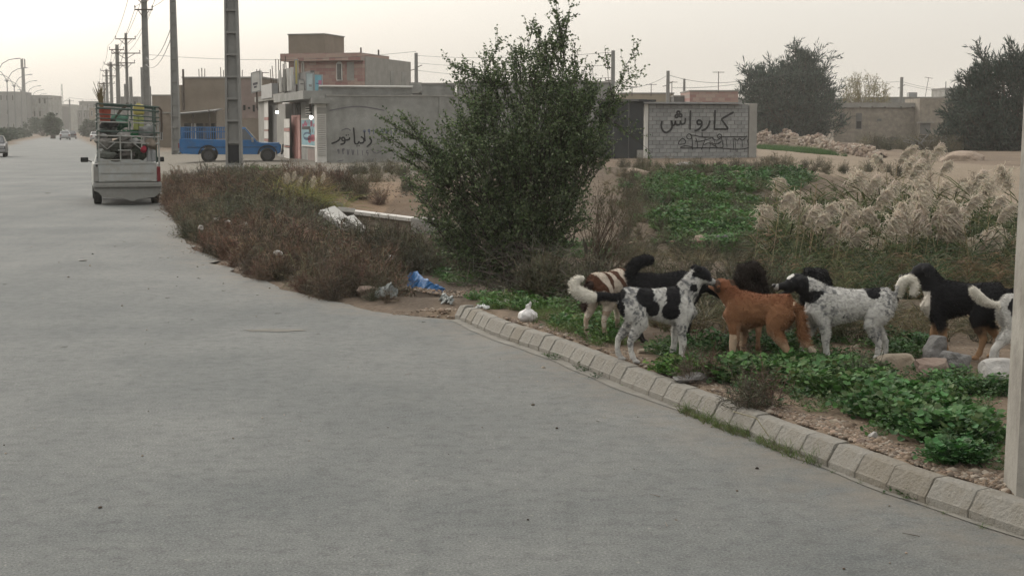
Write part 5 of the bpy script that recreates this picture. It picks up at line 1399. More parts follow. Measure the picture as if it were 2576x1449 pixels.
def crown(name, label, cat, rows, Y, base_px, n_shoot, leafspec, cols, stem_col, dz=.8, twigs=6, per=14, shoot=(.4, .8), up=.5, nstem=90, stem_r=.012, extra=(), trunk_r=.05, rmin=.25, tw=(.18, .42), group=None, part='crown', clump=0.0, topthin=None):
    k = Y / F
    rows = sorted(rows); y0, y1 = rows[0][0], rows[-1][0]
    bx, by = base_px; B0 = ground_px(bx, by) if Y < 40 else Vector((dp(bx, by, Y).x, Y, Hs(dp(bx, by, Y).x, Y)))
    wsum = np.array([max(8, np.interp(y, [r[0] for r in rows], [r[2] - r[1] for r in rows])) for y in range(int(y0), int(y1))]); 
    if topthin: wsum = wsum * np.interp(np.arange(int(y0), int(y1)), topthin[:2], [topthin[2], 1])
    yy = NR.choice(np.arange(int(y0), int(y1)), n_shoot, p=wsum / wsum.sum()).astype(float)
    xl_, xr_ = env_at(rows, yy); cx, hw = (xl_ + xr_) / 2, (xr_ - xl_) / 2
    rf = rmin + (1 - rmin) * np.sqrt(NR.uniform(0, 1, n_shoot)); an = NR.uniform(0, 2 * math.pi, n_shoot)
    rf *= 1 + .10 * np.sin(an * 5 + yy * .05)
    if clump:
        cn = vnoise(np.cos(an) * rf * 2.2 + 5, yy * .012 + np.sin(an) * rf * 2.2, 1.6, 2, 91); kp_ = cn > np.quantile(cn, clump * .55); an, rf, yy, cx, hw = an[kp_], rf[kp_], yy[kp_], cx[kp_], hw[kp_]; n_shoot = len(yy)
        rf = rf * (.86 + .32 * vnoise(np.cos(an) * 3 + 9, yy * .03, 1.0, 2, 95))
    Px = cx + hw * rf * np.cos(an); Yd = B0.y + hw * k * dz * rf * np.sin(an)
    T = np.array([tuple(dp(a, b, B0.y)) for a, b in zip(Px, yy)]); T[:, 1] = Yd
    axis = np.stack([dp(float(np.mean((rows[0][1] + rows[0][2]) / 2)), 0, B0.y).x * 0 + (B0.x * .6 + .4 * np.array([dp(c_, 0, B0.y).x for c_ in cx])), np.full(n_shoot, B0.y), B0.z + (T[:, 2] - B0.z) * .45], 1)
    D = nrm(T - axis); D[:, 2] += up; D = nrm(D + .25 * rnd(n_shoot))
    for (px0, py0_, px1, py1_, cnt) in extra:        # sprigs that stick out, in photo pixels at the tree's depth
        for q in range(cnt):
            f_ = q / max(1, cnt - 1); a_ = dp(px0 + (px1 - px0) * f_, py0_ + (py1_ - py0_) * f_, B0.y)
            d_ = (dp(px1, py1_, B0.y) - dp(px0, py0_, B0.y)).normalized()
            T = np.vstack([T, [a_.x, a_.y + R.uniform(-.1, .1), a_.z]]); D = np.vstack([D, [d_.x, d_.y, d_.z]])
    n = len(T); Ls = NR.uniform(shoot[0], shoot[1], n)[:, None]
    S0 = T - D * Ls; S0[:, 2] += Ls[:, 0] * .1
    M = (S0 + T) / 2 + rnd(n) * .03
    parts_w = [sticks(S0, M, stem_r * .55, stem_r * .4, tint(n, stem_col)), sticks(M, T, stem_r * .4, stem_r * .2, tint(n, stem_col))]
    parts_l = []
    # side twigs along each shoot
    for q in range(twigs):
        f_ = NR.uniform(.15, 1.0, n)[:, None]; P0 = S0 + (T - S0) * f_
        d = nrm(D * .8 + rnd(n) * .55 + np.array([0, 0, .15])); tl = NR.uniform(tw[0], tw[1], n)[:, None] * (1.15 - .5 * f_)
        P1 = P0 + d * tl; parts_w.append(sticks(P0, P1, stem_r * .22, stem_r * .1, tint(n, stem_col)))
        for j in range(per):
            g = (j + NR.uniform(0, 1, n))[:, None] / per
            sel = NR.uniform(0, 1, n) < leafspec.get('dens', 1)
            Pl = (P0 + (P1 - P0) * g)[sel]; dl = nrm(d * leafspec.get('along', .5) + rnd(n) * leafspec.get('spread', .8) + np.array([0, 0, leafspec.get('lift', 0)]))[sel]
            m_ = len(Pl); 
            if not m_: continue
            ci = NR.randint(0, len(cols), m_); cb = np.array(cols)[ci] * (1 + NR.uniform(-.25, .25, (m_, 1)))
            parts_l.append(leaves(Pl, dl, NR.uniform(*leafspec['l'], m_), NR.uniform(*leafspec['w'], m_), cb))
    t = thing(name, label, cat, tuple(B0), 0, group)
    off = np.array(tuple(B0))
    V, Fq, C = join(parts_l); cr = bigmesh(part, V - off, Fq, m_leaf, C, t); cr['kind'] = 'stuff'
    # limbs from the foot to the shoots
    sel = NR.choice(n, min(n, nstem), replace=False); bb_ = off + rnd(len(sel)) * np.array([trunk_r * 2, trunk_r * 2, .02])
    mid = bb_ * .45 + S0[sel] * .55; mid[:, :2] = bb_[:, :2] * .62 + S0[sel][:, :2] * .38 + rnd(len(sel))[:, :2] * .06
    q1 = (bb_ + mid) / 2 + rnd(len(sel)) * .04
    parts_w += [sticks(bb_, q1, stem_r * 1.3, stem_r, tint(len(sel), stem_col)), sticks(q1, mid, stem_r, stem_r * .8, tint(len(sel), stem_col)), sticks(mid, S0[sel], stem_r * .8, stem_r * .5, tint(len(sel), stem_col))]
    V, Fq, C = join(parts_w); bigmesh('branches', V - off, Fq, m_twig, C, t)['kind'] = 'stuff'
    mb = MB(); hh_ = (T[:, 2].max() - B0.z)
    for q in range(3):
        a = 2.1 * q; mb.tube([(0.02 * q, 0, -.2), (trunk_r * math.cos(a), trunk_r * math.sin(a), hh_ * .12), (trunk_r * 3.2 * math.cos(a), trunk_r * 3 * math.sin(a), hh_ * .3), (trunk_r * 5 * math.cos(a), trunk_r * 5 * math.sin(a), hh_ * .5)], [trunk_r, trunk_r * .8, trunk_r * .6, trunk_r * .25], 7)
    mb.build('trunk', mat('bark', (.13, .11, .09), rough=.95, bump=1, bscale=20), t)
    return t

BUSH = [(20, 1403, 1420), (60, 1372, 1436), (95, 1300, 1440), (130, 1240, 1452), (170, 1160, 1465), (205, 1155, 1530), (250, 1135, 1552), (300, 1115, 1552), (350, 1085, 1552), (400, 1050, 1525), (450, 1045, 1500),
        (500, 1060, 1480), (550, 1075, 1465), (600, 1100, 1450), (640, 1125, 1430), (690, 1165, 1400)]
crown('jujube_bush', 'big dark green thorny bush in the middle, taller than the buildings behind it', 'bush', BUSH, 17.5, (1320, 745), 1500,
      dict(l=(.034, .052), w=(.024, .034), along=.45, spread=.8), [(.070, .110, .042), (.102, .142, .056), (.14, .17, .09), (.042, .070, .032), (.088, .110, .060)], (.035, .030, .025),
      extra=[(1330, 110, 1345, 60, 3), (1405, 60, 1397, 2, 4), (1425, 70, 1436, 16, 3), (1235, 160, 1262, 92, 3), (1180, 190, 1128, 158, 4), (1540, 260, 1600, 125, 4), (1540, 230, 1612, 178, 3), (1480, 230, 1488, 160, 2), (1535, 210, 1528, 150, 2), (1450, 160, 1447, 120, 2),
             (1120, 400, 965, 300, 9), (1110, 430, 945, 335, 8), (1100, 460, 975, 372, 6), (1060, 360, 1010, 285, 5), (1530, 300, 1570, 240, 3), (1560, 330, 1640, 385, 3)], clump=.55, topthin=(120, 330, .40), rmin=.05, twigs=7, per=11, nstem=40, up=.45, stem_r=.012)
# sparse feathery shrub at its right foot
crown('mesquite_shrub', 'sparse olive shrub with bare reddish stems at the right foot of the big bush', 'shrub',
      [(470, 1500, 1590), (510, 1460, 1620), (560, 1430, 1640), (610, 1420, 1650), (660, 1430, 1610), (690, 1450, 1560)], 16.6, (1490, 735), 90,
      dict(l=(.018, .035), w=(.007, .012), along=.5, spread=.8), [(.06, .075, .03), (.045, .06, .028), (.08, .08, .04)], (.10, .07, .05), twigs=5, per=9, nstem=60, stem_r=.010, shoot=(.3, .7))
# dead grey twigs inside and below the bush
n = 900; B0 = ground_px(1320, 745)
P0 = np.array([B0.x, B0.y - .2, B0.z]) + NR.normal(size=(n, 3)) * np.array([.42, .35, .0]); P0[:, 2] = B0.z + NR.uniform(0, .8, n)
D = rnd(n) * np.array([1, .6, .7]); D[:, 2] = np.abs(D[:, 2]); P1 = P0 + nrm(D) * NR.uniform(.15, .5, (n, 1))
V, Fq, C = sticks(P0, P1, .0045, .002, tint(n, (.13, .115, .095), .4)); o = bigmesh('dead_twigs', V, Fq, m_twig, C); tag(o, kind='stuff')

# feathery trees behind
fs_ = dict(l=(.30, .60), w=(.06, .10), along=.8, spread=.45, lift=.1)
crown('tamarisk_tree', 'dark feathery tree between the block shed and the ruined house', 'tree',
      [(135, 1995, 2025), (160, 1985, 2050), (185, 1885, 2068), (205, 1872, 2080), (235, 1868, 2095), (270, 1880, 2110), (310, 1893, 2108), (345, 1925, 2085), (362, 1945, 2060)], 152, (1995, 368), 430, dict(fs_, l=(.38, .75), w=(.08, .13)),
      [(.026, .046, .038), (.036, .060, .048), (.052, .075, .058), (.016, .030, .026)], (.06, .05, .04), dz=1, twigs=7, per=7, shoot=(1.0, 2.2), tw=(.9, 1.9), stem_r=.06, trunk_r=.22, nstem=60, up=.8,
      extra=[(1890, 210, 1872, 172, 4), (1945, 190, 1937, 152, 3), (2005, 160, 1998, 112, 5), (2035, 180, 2062, 130, 4), (2060, 200, 2090, 150, 3), (2080, 240, 2112, 225, 2)])
crown('tamarisk_tree', 'darker and larger feathery tree partly hidden by the near pole on the right', 'tree',
      [(135, 2535, 2580), (160, 2470, 2610), (200, 2428, 2650), (245, 2405, 2690), (300, 2370, 2710), (350, 2362, 2720), (395, 2385, 2710), (415, 2420, 2690)], 104, (2540, 425), 600, fs_,
      [(.018, .034, .027), (.027, .048, .037), (.038, .060, .045), (.012, .022, .018)], (.06, .05, .04), dz=1, twigs=7, per=8, shoot=(1.0, 2.0), tw=(.6, 1.3), stem_r=.06, trunk_r=.24, nstem=60, up=.7,
      extra=[(2480, 170, 2455, 120, 4), (2550, 150, 2545, 100, 4), (2430, 215, 2405, 195, 2)])
crown('willow_tree', 'pale yellowish half bare tree behind the ruined house', 'tree', [(190, 2140, 2205), (215, 2118, 2232), (240, 2112, 2240), (262, 2125, 2236)], 174, (2180, 330), 120,
      dict(l=(.2, .38), w=(.06, .10), along=.5, spread=.8), [(.17, .15, .06), (.21, .18, .09), (.12, .12, .05)], (.16, .14, .10), dz=1, twigs=4, per=5, shoot=(1.2, 2.2), tw=(.6, 1.2), stem_r=.05, trunk_r=.15, nstem=70, up=1.4)
for (rws, Yt, bpx, lb, cl) in (([(300, 70, 150), (318, 60, 160), (334, 75, 150)], 330, (110, 338), 'dark trees behind the median hedge in front of the left blocks', (.03, .045, .03)),
                          ([(292, 118, 142), (315, 115, 148), (333, 118, 146)], 260, (131, 338), 'rounded dark tree at the right end of the median hedge', (.035, .05, .03)),
                          ([(308, 215, 240), (330, 205, 245), (340, 205, 245)], 290, (226, 344), 'dark roadside tree just left of the truck, near the parked cars', (.04, .05, .035))):
    crown('roadside_tree', lb, 'tree', rws, Yt, bpx, 90, dict(l=(.4, .8), w=(.3, .5), along=.4, spread=.8), [cl, tuple(c * 1.3 for c in cl)], (.06, .05, .04), dz=1, twigs=3, per=5, shoot=(.6, 1.2), tw=(.4, .9), stem_r=.05, trunk_r=.12, nstem=20)
# hedge bushes on the median
hd = ['first', 'second', 'third', 'fourth', 'fifth', 'sixth', 'seventh', 'eighth', 'ninth', 'tenth', 'eleventh', 'twelfth']
for q in range(12):
    y = 178 + q * 12; hx = LEFT0 - 2.2 - .297 * y; r_ = 1.9 if q != 0 else 2.6
    n = 900; d = nrm(rnd(n)); P = d * r_ * NR.uniform(.6, 1.0, (n, 1)) * np.array([1, 1.7, .75]); P[:, 2] = np.abs(P[:, 2]) + .1
    V, Fq, C = leaves(P, nrm(d + rnd(n) * .5), .5, .34, tint(n, (.028, .042, .028), .4))
    t = thing('hedge_bush', '%s rounded dark hedge bush on the median, counted from the left picture edge' % hd[q], 'hedge bush', (hx, y, .14), 0, 'hedge bushes on the median')
    bigmesh('foliage', V, Fq, m_leaf, C, t)['kind'] = 'stuff'

# ---- dry scrub mass
def scrub_proto(nst=26, r=.34, h=.42, w=.0075, col=(.10, .07, .05), seg=3, side=5):
    parts = []
    a = NR.uniform(0, 2 * math.pi, nst); e = NR.uniform(.2, 1.4, nst)
    D = np.stack([np.cos(a) * np.cos(e), np.sin(a) * np.cos(e), np.sin(e)], 1)
    P = rnd(nst) * np.array([.04, .04, 0]); L_ = NR.uniform(.6, 1.1, (nst, 1))
    for s in range(seg):
        d = nrm(D + rnd(nst) * .35); Q = P + d * L_ * np.array([r, r, h]) / seg * 1.3; Q[:, 2] = np.maximum(Q[:, 2], .01)
        parts.append(ribbons(P, Q, w, w * .7, tint(nst, col, .35, .12)))
        for j in range(side):
            b = P + (Q - P) * NR.uniform(0, 1, (nst, 1)); dd = nrm(d + rnd(nst) * .8); ll = NR.uniform(.04, .13, (nst, 1))
            parts.append(ribbons(b, b + dd * ll, w * .85, w * .4, tint(nst, col, .45, .15)))
            b2 = b + dd * ll * .6; parts.append(ribbons(b2, b2 + nrm(dd + rnd(nst)) * ll * .7, w * .7, w * .4, tint(nst, col, .45, .15)))
        P = Q
    return join(parts)
SC1 = [scrub_proto(col=c_) for c_ in ((.110, .074, .055), (.10, .080, .060), (.072, .068, .046), (.14, .118, .09), (.080, .052, .042), (.088, .082, .066))]
def scatter_px(poly, n, zfun=None, ymax=60, avoid=(), smin=.25):
    """random ground points whose place in the view falls in poly"""
    px = [p[0] for p in poly]; py = [p[1] for p in poly]
    c = [gp(a, max(b, 332), 0) for a, b in poly]; x0, x1 = min(v.x for v in c) - 1, max(v.x for v in c) + 1; y0, y1 = max(3, min(v.y for v in c) - 2), min(ymax, max(v.y for v in c) + 2)
    X, Y_ = np.zeros(0), np.zeros(0); tries = 0
    while len(X) < n and tries < 60:
        m = n * 4; xx = NR.uniform(x0, x1, m); yy = NR.uniform(y0, y1, m); zz = H(xx, yy); u, v = proj(xx, yy, zz)
        ok = inpoly(u, v, poly) & (sdist(xx, yy) > smin)
        for av in avoid: ok &= ~inpoly(u, v, av)
        X = np.append(X, xx[ok]); Y_ = np.append(Y_, yy[ok]); tries += 1
    X, Y_ = X[:n], Y_[:n]; return np.stack([X, Y_, H(X, Y_)], 1)
SLABS = [(790, 505), (945, 505), (965, 640), (815, 640)]
BLUE = [(985, 690), (1150, 690), (1165, 790), (975, 790)]
LPOLE = [(900, 515), (1110, 540), (1110, 660), (905, 630)]
BARE = [(870, 470), (960, 440), (1090, 450), (1080, 520), (960, 510)]
scrubpoly = [(405, 500), (404, 464), (470, 452), (560, 466), (700, 464), (800, 462), (905, 470), (1000, 540), (1095, 590), (1160, 690), (1120, 740), (1010, 760), (975, 790), (860, 772), (760, 745), (640, 705), (540, 662), (470, 602), (430, 540)]
P = scatter_px(scrubpoly, 820, avoid=(SLABS, BARE, LPOLE, BLUE), smin=.12)
# dense near the edge of the asphalt as well
P2 = scatter_px([(405, 500), (520, 560), (700, 640), (900, 715), (985, 792), (860, 772), (760, 745), (640, 705), (540, 662), (470, 602), (430, 540)], 260, smin=.02, avoid=(BLUE,))
P = np.vstack([P, P2]); n = len(P)
cl = vnoise(P[:, 0], P[:, 1], .5, 2, 77)[:, None]
cols = np.where(cl > .50, np.array([[1.12, .98, .90]]), np.array([[.92, 1.02, .88]])) * (.55 + .95 * NR.uniform(0, 1, (n, 1)) ** 1.3)
sz = .88 * NR.uniform(.4, 1.35, n) * (.75 + .6 * sstep(.1, 1.5, sdist(P[:, 0], P[:, 1])))
V, Fq, C = scatter(SC1, P, NR.uniform(0, 6.28, n), sz, cols=cols)
V[:, 2] = V[:, 2] - 0.0
o = bigmesh('dry_scrub', V, Fq, m_twig, C); tag(o, kind='stuff', label='mass of brown dry saltbush along the road edge')
# scattered dry scrub elsewhere
P = np.vstack([scatter_px([(870, 440), (1060, 430), (1110, 470), (1100, 560), (960, 520), (880, 520)], 26), scatter_px([(880, 432), (1100, 425), (1100, 450), (880, 450)], 22), scatter_px([(1560, 420), (1950, 425), (1950, 660), (1560, 660)], 240, ymax=60),
               scatter_px([(1400, 640), (1930, 640), (1930, 700), (1950, 800), (1500, 800), (1380, 740)], 110), scatter_px([(1900, 400), (2300, 440), (2500, 470), (2100, 520), (1950, 500)], 60, ymax=75), scatter_px([(2150, 340), (2420, 345), (2420, 395), (2180, 385)], 60, ymax=115),
               scatter_px([(1210, 700), (1420, 690), (1400, 760), (1230, 740)], 30)]); n = len(P)
V, Fq, C = scatter(SC1[1:4] + SC1[5:], P, NR.uniform(0, 6.28, n), NR.uniform(.5, 1.1, n) * np.where(P[:, 1] > 70, 2.4, 1), cols=np.array([[.9, .95, .8]]) * NR.uniform(.5, 1.1, (n, 1)))
o = bigmesh('scattered_scrub', V, Fq, m_twig, C); tag(o, kind='stuff')

# ---- low green plants
def mallow_proto(nl=34, hgt=.10, lf=.026, col=(.042, .092, .024)):
    parts = []
    a = NR.uniform(0, 2 * math.pi, nl); rr_ = NR.uniform(.02, .15, nl); z = hgt * NR.uniform(.35, 1.1, nl) * (1.15 - rr_ * 3)
    Pc = np.stack([np.cos(a) * rr_, np.sin(a) * rr_, z], 1)
    parts.append(ribbons(Pc * np.array([.15, .15, 0]), Pc, .004, .003, tint(nl, tuple(c * 1.1 for c in col))))
    # blade = two folded quads
    out = nrm(np.stack([np.cos(a), np.sin(a), NR.uniform(-.2, .6, nl)], 1) + rnd(nl) * .3); side = nrm(np.cross(out, np.array([0, 0, 1.0]) + rnd(nl) * .25)); up_ = np.cross(side, out)
    L_ = lf * NR.uniform(.6, 1.3, (nl, 1)); c = tint(nl, col, .4, .12)
    for s in (-1, 1):
        V = np.stack([Pc, Pc + out * L_ * .15 + side * s * L_ * .62 + up_ * L_ * .22, Pc + out * L_ * .8 + side * s * L_ * .55 + up_ * L_ * .18, Pc + out * L_ * 1.0], 1).reshape(-1, 3)
        parts.append((V, np.arange(4 * nl).reshape(nl, 4), np.repeat(c, 4, 0)))
    return join(parts)
GP = [mallow_proto(), mallow_proto(38, .12, .029, (.050, .108, .028)), mallow_proto(26, .08, .026, (.075, .13, .034)), mallow_proto(30, .10, .030, (.030, .075, .024)), mallow_proto(26, .11, .024, (.065, .10, .034))]
G1a = [(1790, 950), (1870, 925), (1960, 930), (2060, 925), (2160, 950), (2230, 985), (2330, 1000), (2330, 1045), (2200, 1035), (2090, 1012), (1990, 985), (1880, 968), (1810, 965)]
G1b = [(2100, 1000), (2200, 990), (2380, 1020), (2400, 1070), (2480, 1060), (2490, 1110), (2440, 1130), (2340, 1115), (2230, 1070), (2140, 1035)]
G1c = [(2350, 1150), (2450, 1140), (2460, 1165), (2370, 1172)]
G2 = [(1172, 745), (1230, 722), (1330, 735), (1440, 745), (1470, 790), (1560, 815), (1570, 870), (1500, 872), (1440, 838), (1380, 820), (1300, 790), (1210, 775)]
G3 = [(1640, 880), (1760, 862), (1830, 850), (1960, 850), (2120, 845), (2240, 850), (2330, 870), (2290, 905), (2150, 925), (1900, 915), (1700, 920)]
G4 = [(1640, 455), (1740, 432), (1860, 440), (1905, 500), (1935, 560), (1915, 625), (1800, 640), (1700, 620), (1640, 560)]
G5 = [(1870, 440), (1990, 432), (2050, 460), (1990, 490), (1900, 480)]
G6 = [(1640, 935), (1710, 930), (1745, 960), (1700, 970)]
G7 = [(2290, 985), (2420, 955), (2540, 965), (2545, 1000), (2400, 990)]
G8 = [(940, 640), (1060, 645), (1120, 700), (1000, 690), (950, 670)]
G9 = [(600, 432), (700, 428), (720, 452), (640, 460)]
G10 = [(1330, 560), (1500, 600), (1560, 660), (1400, 650)]
G4X = [(1560, 440), (1700, 420), (1980, 425), (2010, 520), (1960, 660), (1700, 670), (1560, 600)]; G11 = [(1080, 600), (1180, 640), (1250, 720), (1130, 720), (1060, 660)]; G12 = [(1400, 650), (1930, 650), (2000, 740), (1900, 800), (1500, 770)]; G13 = [(480, 560), (640, 470), (900, 500), (980, 640), (900, 720), (700, 660)]
pp = []; sc_ = []; cc_ = []
for poly, cnt, s0, s1, cm, ym in ((G1a, 430, .8, 1.25, (1, 1, 1), 40), (G1b, 520, .8, 1.3, (.9, 1, 1), 40), (G1c, 40, .6, 1, (.7, .9, .9), 40), (G2, 460, .5, 1.1, (1.05, 1.05, .9), 40), (G3, 300, .5, 1.0, (.8, .85, .9), 40), (G4, 2000, 1.0, 2.8, (.85, .95, .80), 60), (G4X, 330, .8, 1.9, (.8, .9, .7), 60), (G11, 150, .7, 1.5, (.8, .85, .7), 40), (G12, 170, .6, 1.3, (.85, .9, .7), 40), (G13, 110, .8, 1.6, (.75, .75, .6), 60), (G5, 180, 1.4, 2.6, (.6, .75, .7), 60),
                          (G6, 40, .7, 1.1, (1.1, 1.1, .8), 40), (G7, 120, .6, 1.0, (.9, .95, 1), 40), (G8, 90, .9, 1.5, (.7, .75, .7), 40), (G9, 90, 1.2, 2.2, (.9, .8, .6), 60), (G10, 60, .8, 1.6, (.7, .8, .7), 40)):
    a = scatter_px(poly, cnt, ymax=ym); dn = vnoise(a[:, 0], a[:, 1], 2.2 if ym == 40 else .6, 2, 50)
    a = a[dn > (.50 if poly is G3 else .46 if poly is G4 else .52 if poly is G4X else .40)]; pp.append(a); m_ = len(a); sc_.append(NR.uniform(s0, s1, m_)); cc_.append(np.array([cm]) * NR.uniform(.75, 1.25, (m_, 1)))
# sparse edge plants so that the patches fray
a = scatter_px([(1640, 900), (2100, 840), (2500, 940), (2545, 1200), (2300, 1130), (1900, 1010)], 240); pp.append(a); sc_.append(NR.uniform(.3, .7, len(a))); cc_.append(np.ones((len(a), 3)) * .85)
P = np.vstack(pp); S1 = np.concatenate(sc_); C1 = np.vstack(cc_)
V, Fq, C = scatter(GP, P, NR.uniform(0, 6.28, len(P)), S1, tilt=NR.uniform(-.2, .2, len(P)), cols=C1)
o = bigmesh('green_weeds', V, Fq, m_leaf, C); tag(o, kind='stuff', label='leafy green mallow patches on the verge')

# ---- grass
def tuft_proto(nb=26, h=.14, w=.005, col=(.06, .11, .03), lean=.5, segs=2):
    parts = []; P = rnd(nb) * np.array([.025, .025, 0]); D = nrm(rnd(nb) * np.array([lean, lean, .1]) + np.array([0, 0, 1.0])); L_ = h * NR.uniform(.5, 1.2, (nb, 1)); c = tint(nb, col, .35, .15)
    for s in range(segs):
        Q = P + D * L_ / segs; parts.append(ribbons(P, Q, w * (1 - s / segs * .6), w * (1 - (s + 1) / segs * .85), c)); P = Q; D = nrm(D + np.array([0, 0, -.45]) + D * np.array([.6, .6, 0]))
    return join(parts)
TG = [tuft_proto(16, .12, .004, (.075, .11, .035)), tuft_proto(18, .15, .0045, (.095, .125, .04)), tuft_proto(14, .10, .004, (.13, .12, .06))]
TD = [tuft_proto(26, .4, .009, (.16, .125, .07), .5, 3), tuft_proto(22, .5, .009, (.11, .09, .055), .6, 3), tuft_proto(26, .35, .009, (.075, .085, .04), .5, 3)]
pts = []; ss_ = []; 
kerbfoot = []
for q in range(300):      # grass in the joint at the kerb foot
    f_ = R.random(); py_ = R.choice([R.uniform(1035, 1100), R.uniform(1035, 1100), R.uniform(1090, 1175), R.uniform(850, 1030), R.uniform(1170, 1330)])
    i = [j for j in range(6) if EDGE_PX[j][1] >= py_ >= EDGE_PX[j + 1][1]]
    if not i: continue
    i = i[0]; tt = (EDGE_PX[i][1] - py_) / (EDGE_PX[i][1] - EDGE_PX[i + 1][1]); xx = EDGE_PX[i][0] + tt * (EDGE_PX[i + 1][0] - EDGE_PX[i][0])
    p = gp(xx, py_, 0); big_ = 1035 < py_ < 1175
    if (not big_ and R.random() < .85) or (big_ and R.random() < .45): continue
    kerbfoot.append((p.x + R.uniform(-.05, .0), p.y + R.uniform(-.03, .0), 0.0, R.uniform(.35, .95) if big_ else R.uniform(.15, .4)))
KF = np.array(kerbfoot)
A = [scatter_px(G2, 340), scatter_px([(1300, 800), (1440, 760), (1560, 800), (1570, 870), (1440, 850)], 260), scatter_px(G1b, 160), scatter_px(G6, 40), scatter_px([(2360, 955), (2545, 960), (2545, 990), (2400, 990)], 50)]
P = np.vstack([KF[:, :3]] + A); S1 = np.concatenate([KF[:, 3]] + [NR.uniform(.5, 1.2, len(a)) for a in A])
V, Fq, C = scatter(TG, P, NR.uniform(0, 6.28, len(P)), S1)
V2 = scatter(TG[:2], (q_ := np.vstack([scatter_px([(1905, 371), (1960, 372), (2030, 380), (2170, 400), (2165, 408), (2020, 390), (1910, 377)], 1400, ymax=140), scatter_px([(2020, 381), (2170, 401), (2160, 408), (2010, 390)], 900, ymax=140)])), NR.uniform(0, 6.28, len(q_)), NR.uniform(1.6, 3.0, len(q_)), cols=np.tile([[.45, .7, .5]], (len(q_), 1)))
V, Fq, C = join([(V, Fq, C), V2])
o = bigmesh('grass', V, Fq, m_blade, C); tag(o, kind='stuff')
# dry grass around the ditch and behind the dogs
A = [scatter_px([(1380, 700), (1500, 640), (1950, 640), (1950, 800), (1500, 790)], 330), scatter_px([(1560, 560), (1950, 600), (1950, 680), (1560, 680)], 160), scatter_px([(1090, 590), (1240, 640), (1180, 720), (1090, 680)], 90), scatter_px([(1900, 420), (2560, 470), (2560, 560), (2000, 520)], 60, ymax=70),
     scatter_px([(1200, 690), (1440, 690), (1440, 740), (1200, 730)], 120), scatter_px([(1600, 800), (1900, 790), (2300, 800), (2500, 830), (2500, 870), (1700, 860)], 260), scatter_px([(1530, 430), (1660, 430), (1660, 640), (1480, 650)], 170), scatter_px([(860, 440), (1080, 430), (1090, 450), (880, 470)], 60), scatter_px([(1880, 430), (1960, 430), (1960, 600), (1900, 640)], 60)]
P = np.vstack(A); V, Fq, C = scatter(TD, P, NR.uniform(0, 6.28, len(P)), NR.uniform(.4, 1.0, len(P)), cols=np.ones((len(P), 3)) * NR.uniform(.5, 1.0, (len(P), 1)))
# short fringe on the dirt slope left, and yellow green tuft
pc_ = ground_px(755, 548); q_ = np.array([[pc_.x + R.gauss(0, .36), pc_.y + R.gauss(0, .25), pc_.z] for _ in range(110)])
TY = [tuft_proto(30, .95, .012, (.20, .18, .06), .35, 3), tuft_proto(30, .85, .012, (.14, .16, .05), .4, 3), tuft_proto(26, .6, .012, (.15, .10, .06), .5, 3)]
V, Fq, C = join([(V, Fq, C), scatter(TY, q_, NR.uniform(0, 6.28, 110), NR.uniform(.7, 1.25, 110))])
o = bigmesh('dry_grass', V, Fq, m_blade, C); tag(o, kind='stuff')

# ---- reeds
def reed_leaf_parts(h, nl, zr=(.15, .93), col=(.095, .105, .05), L_=(.30, .6), w=.014, wind=.25, droop=.55):
    parts = []; z = np.sort(NR.uniform(zr[0], zr[1], nl)) * h; a = NR.uniform(0, 6.28, nl)
    P = np.stack([np.zeros(nl), np.zeros(nl), z], 1); D = nrm(np.stack([np.cos(a) + wind, np.sin(a) * .8, np.full(nl, .9) + NR.uniform(-.3, .4, nl)], 1)); LL = NR.uniform(*L_, (nl, 1))
    cb = tint(nl, col, .35, .12); br = NR.uniform(0, 1, (nl, 1)); cb = np.where(br > .86, tint(nl, (.17, .13, .075), .3), cb)
    ws = [.6, 1, .75, .1]
    for s in range(3):
        Q = P + D * LL / 3; parts.append(ribbons(P, Q, w * ws[s], w * ws[s + 1], cb)); P = Q; D = nrm(D + np.array([0, 0, -droop]) * NR.uniform(.6, 1.3, (nl, 1)))
    return parts
def plume_mesh(L_=.42, n=340, wind=.35, col=(.46, .41, .335)):
    """drooping feathery panicle: side branches with fine hairs; local origin at its foot"""
    parts = []; f_ = NR.uniform(0, 1, n); sp = np.stack([wind * f_ ** 1.6 * L_ * 1.2, np.zeros(n), f_ * L_ * (1 - .35 * f_)], 1)
    a = NR.uniform(0, 6.28, n); R0 = (np.sin(math.pi * np.clip(f_ * .9 + .12, 0, 1)) ** .8)[:, None]
    D = nrm(np.stack([np.cos(a) * .6 + wind * 1.4, np.sin(a) * .6, NR.uniform(.1, .9, n)], 1)); Lb = .125 * R0 * NR.uniform(.5, 1.1, (n, 1)) * L_ / .38; P = sp; c = tint(n, col, .25, .05)
    for s in range(3):
        Q = P + D * Lb / 2.2; parts.append(ribbons(P, Q, [.006, .010, .009][s], [.010, .009, .002][s], c)); 
        hh = Q; parts.append(ribbons(hh, hh + nrm(D + rnd(n) * .7) * Lb * .35, .008, .003, c * 1.05))
        P = Q; D = nrm(D + np.array([wind * .4, 0, -.75]))
    return join(parts)
reed_protos = []
for q in range(5):
    h = 2.0; wind = .28 + .12 * q * (1 if q % 2 else .4)
    n = 6; zz = np.linspace(0, h, n + 1); bx = wind * .25 * (zz / h) ** 2
    Pn = np.stack([bx, np.zeros(n + 1), zz], 1)
    cane = sticks(Pn[:-1], Pn[1:], .006, .0055, tint(n, (.20, .165, .10)))
    lf = join(reed_leaf_parts(h, 13, wind=.3)); lf[0][:, 0] += wind * .25 * (np.clip(lf[0][:, 2], 0, h) / h) ** 2
    pl = plume_mesh(R.uniform(.30, .46), 200, wind=.30 + .15 * (q % 3)); 
    reed_protos.append((cane, lf, pl, bx[-1]))
RM = {}
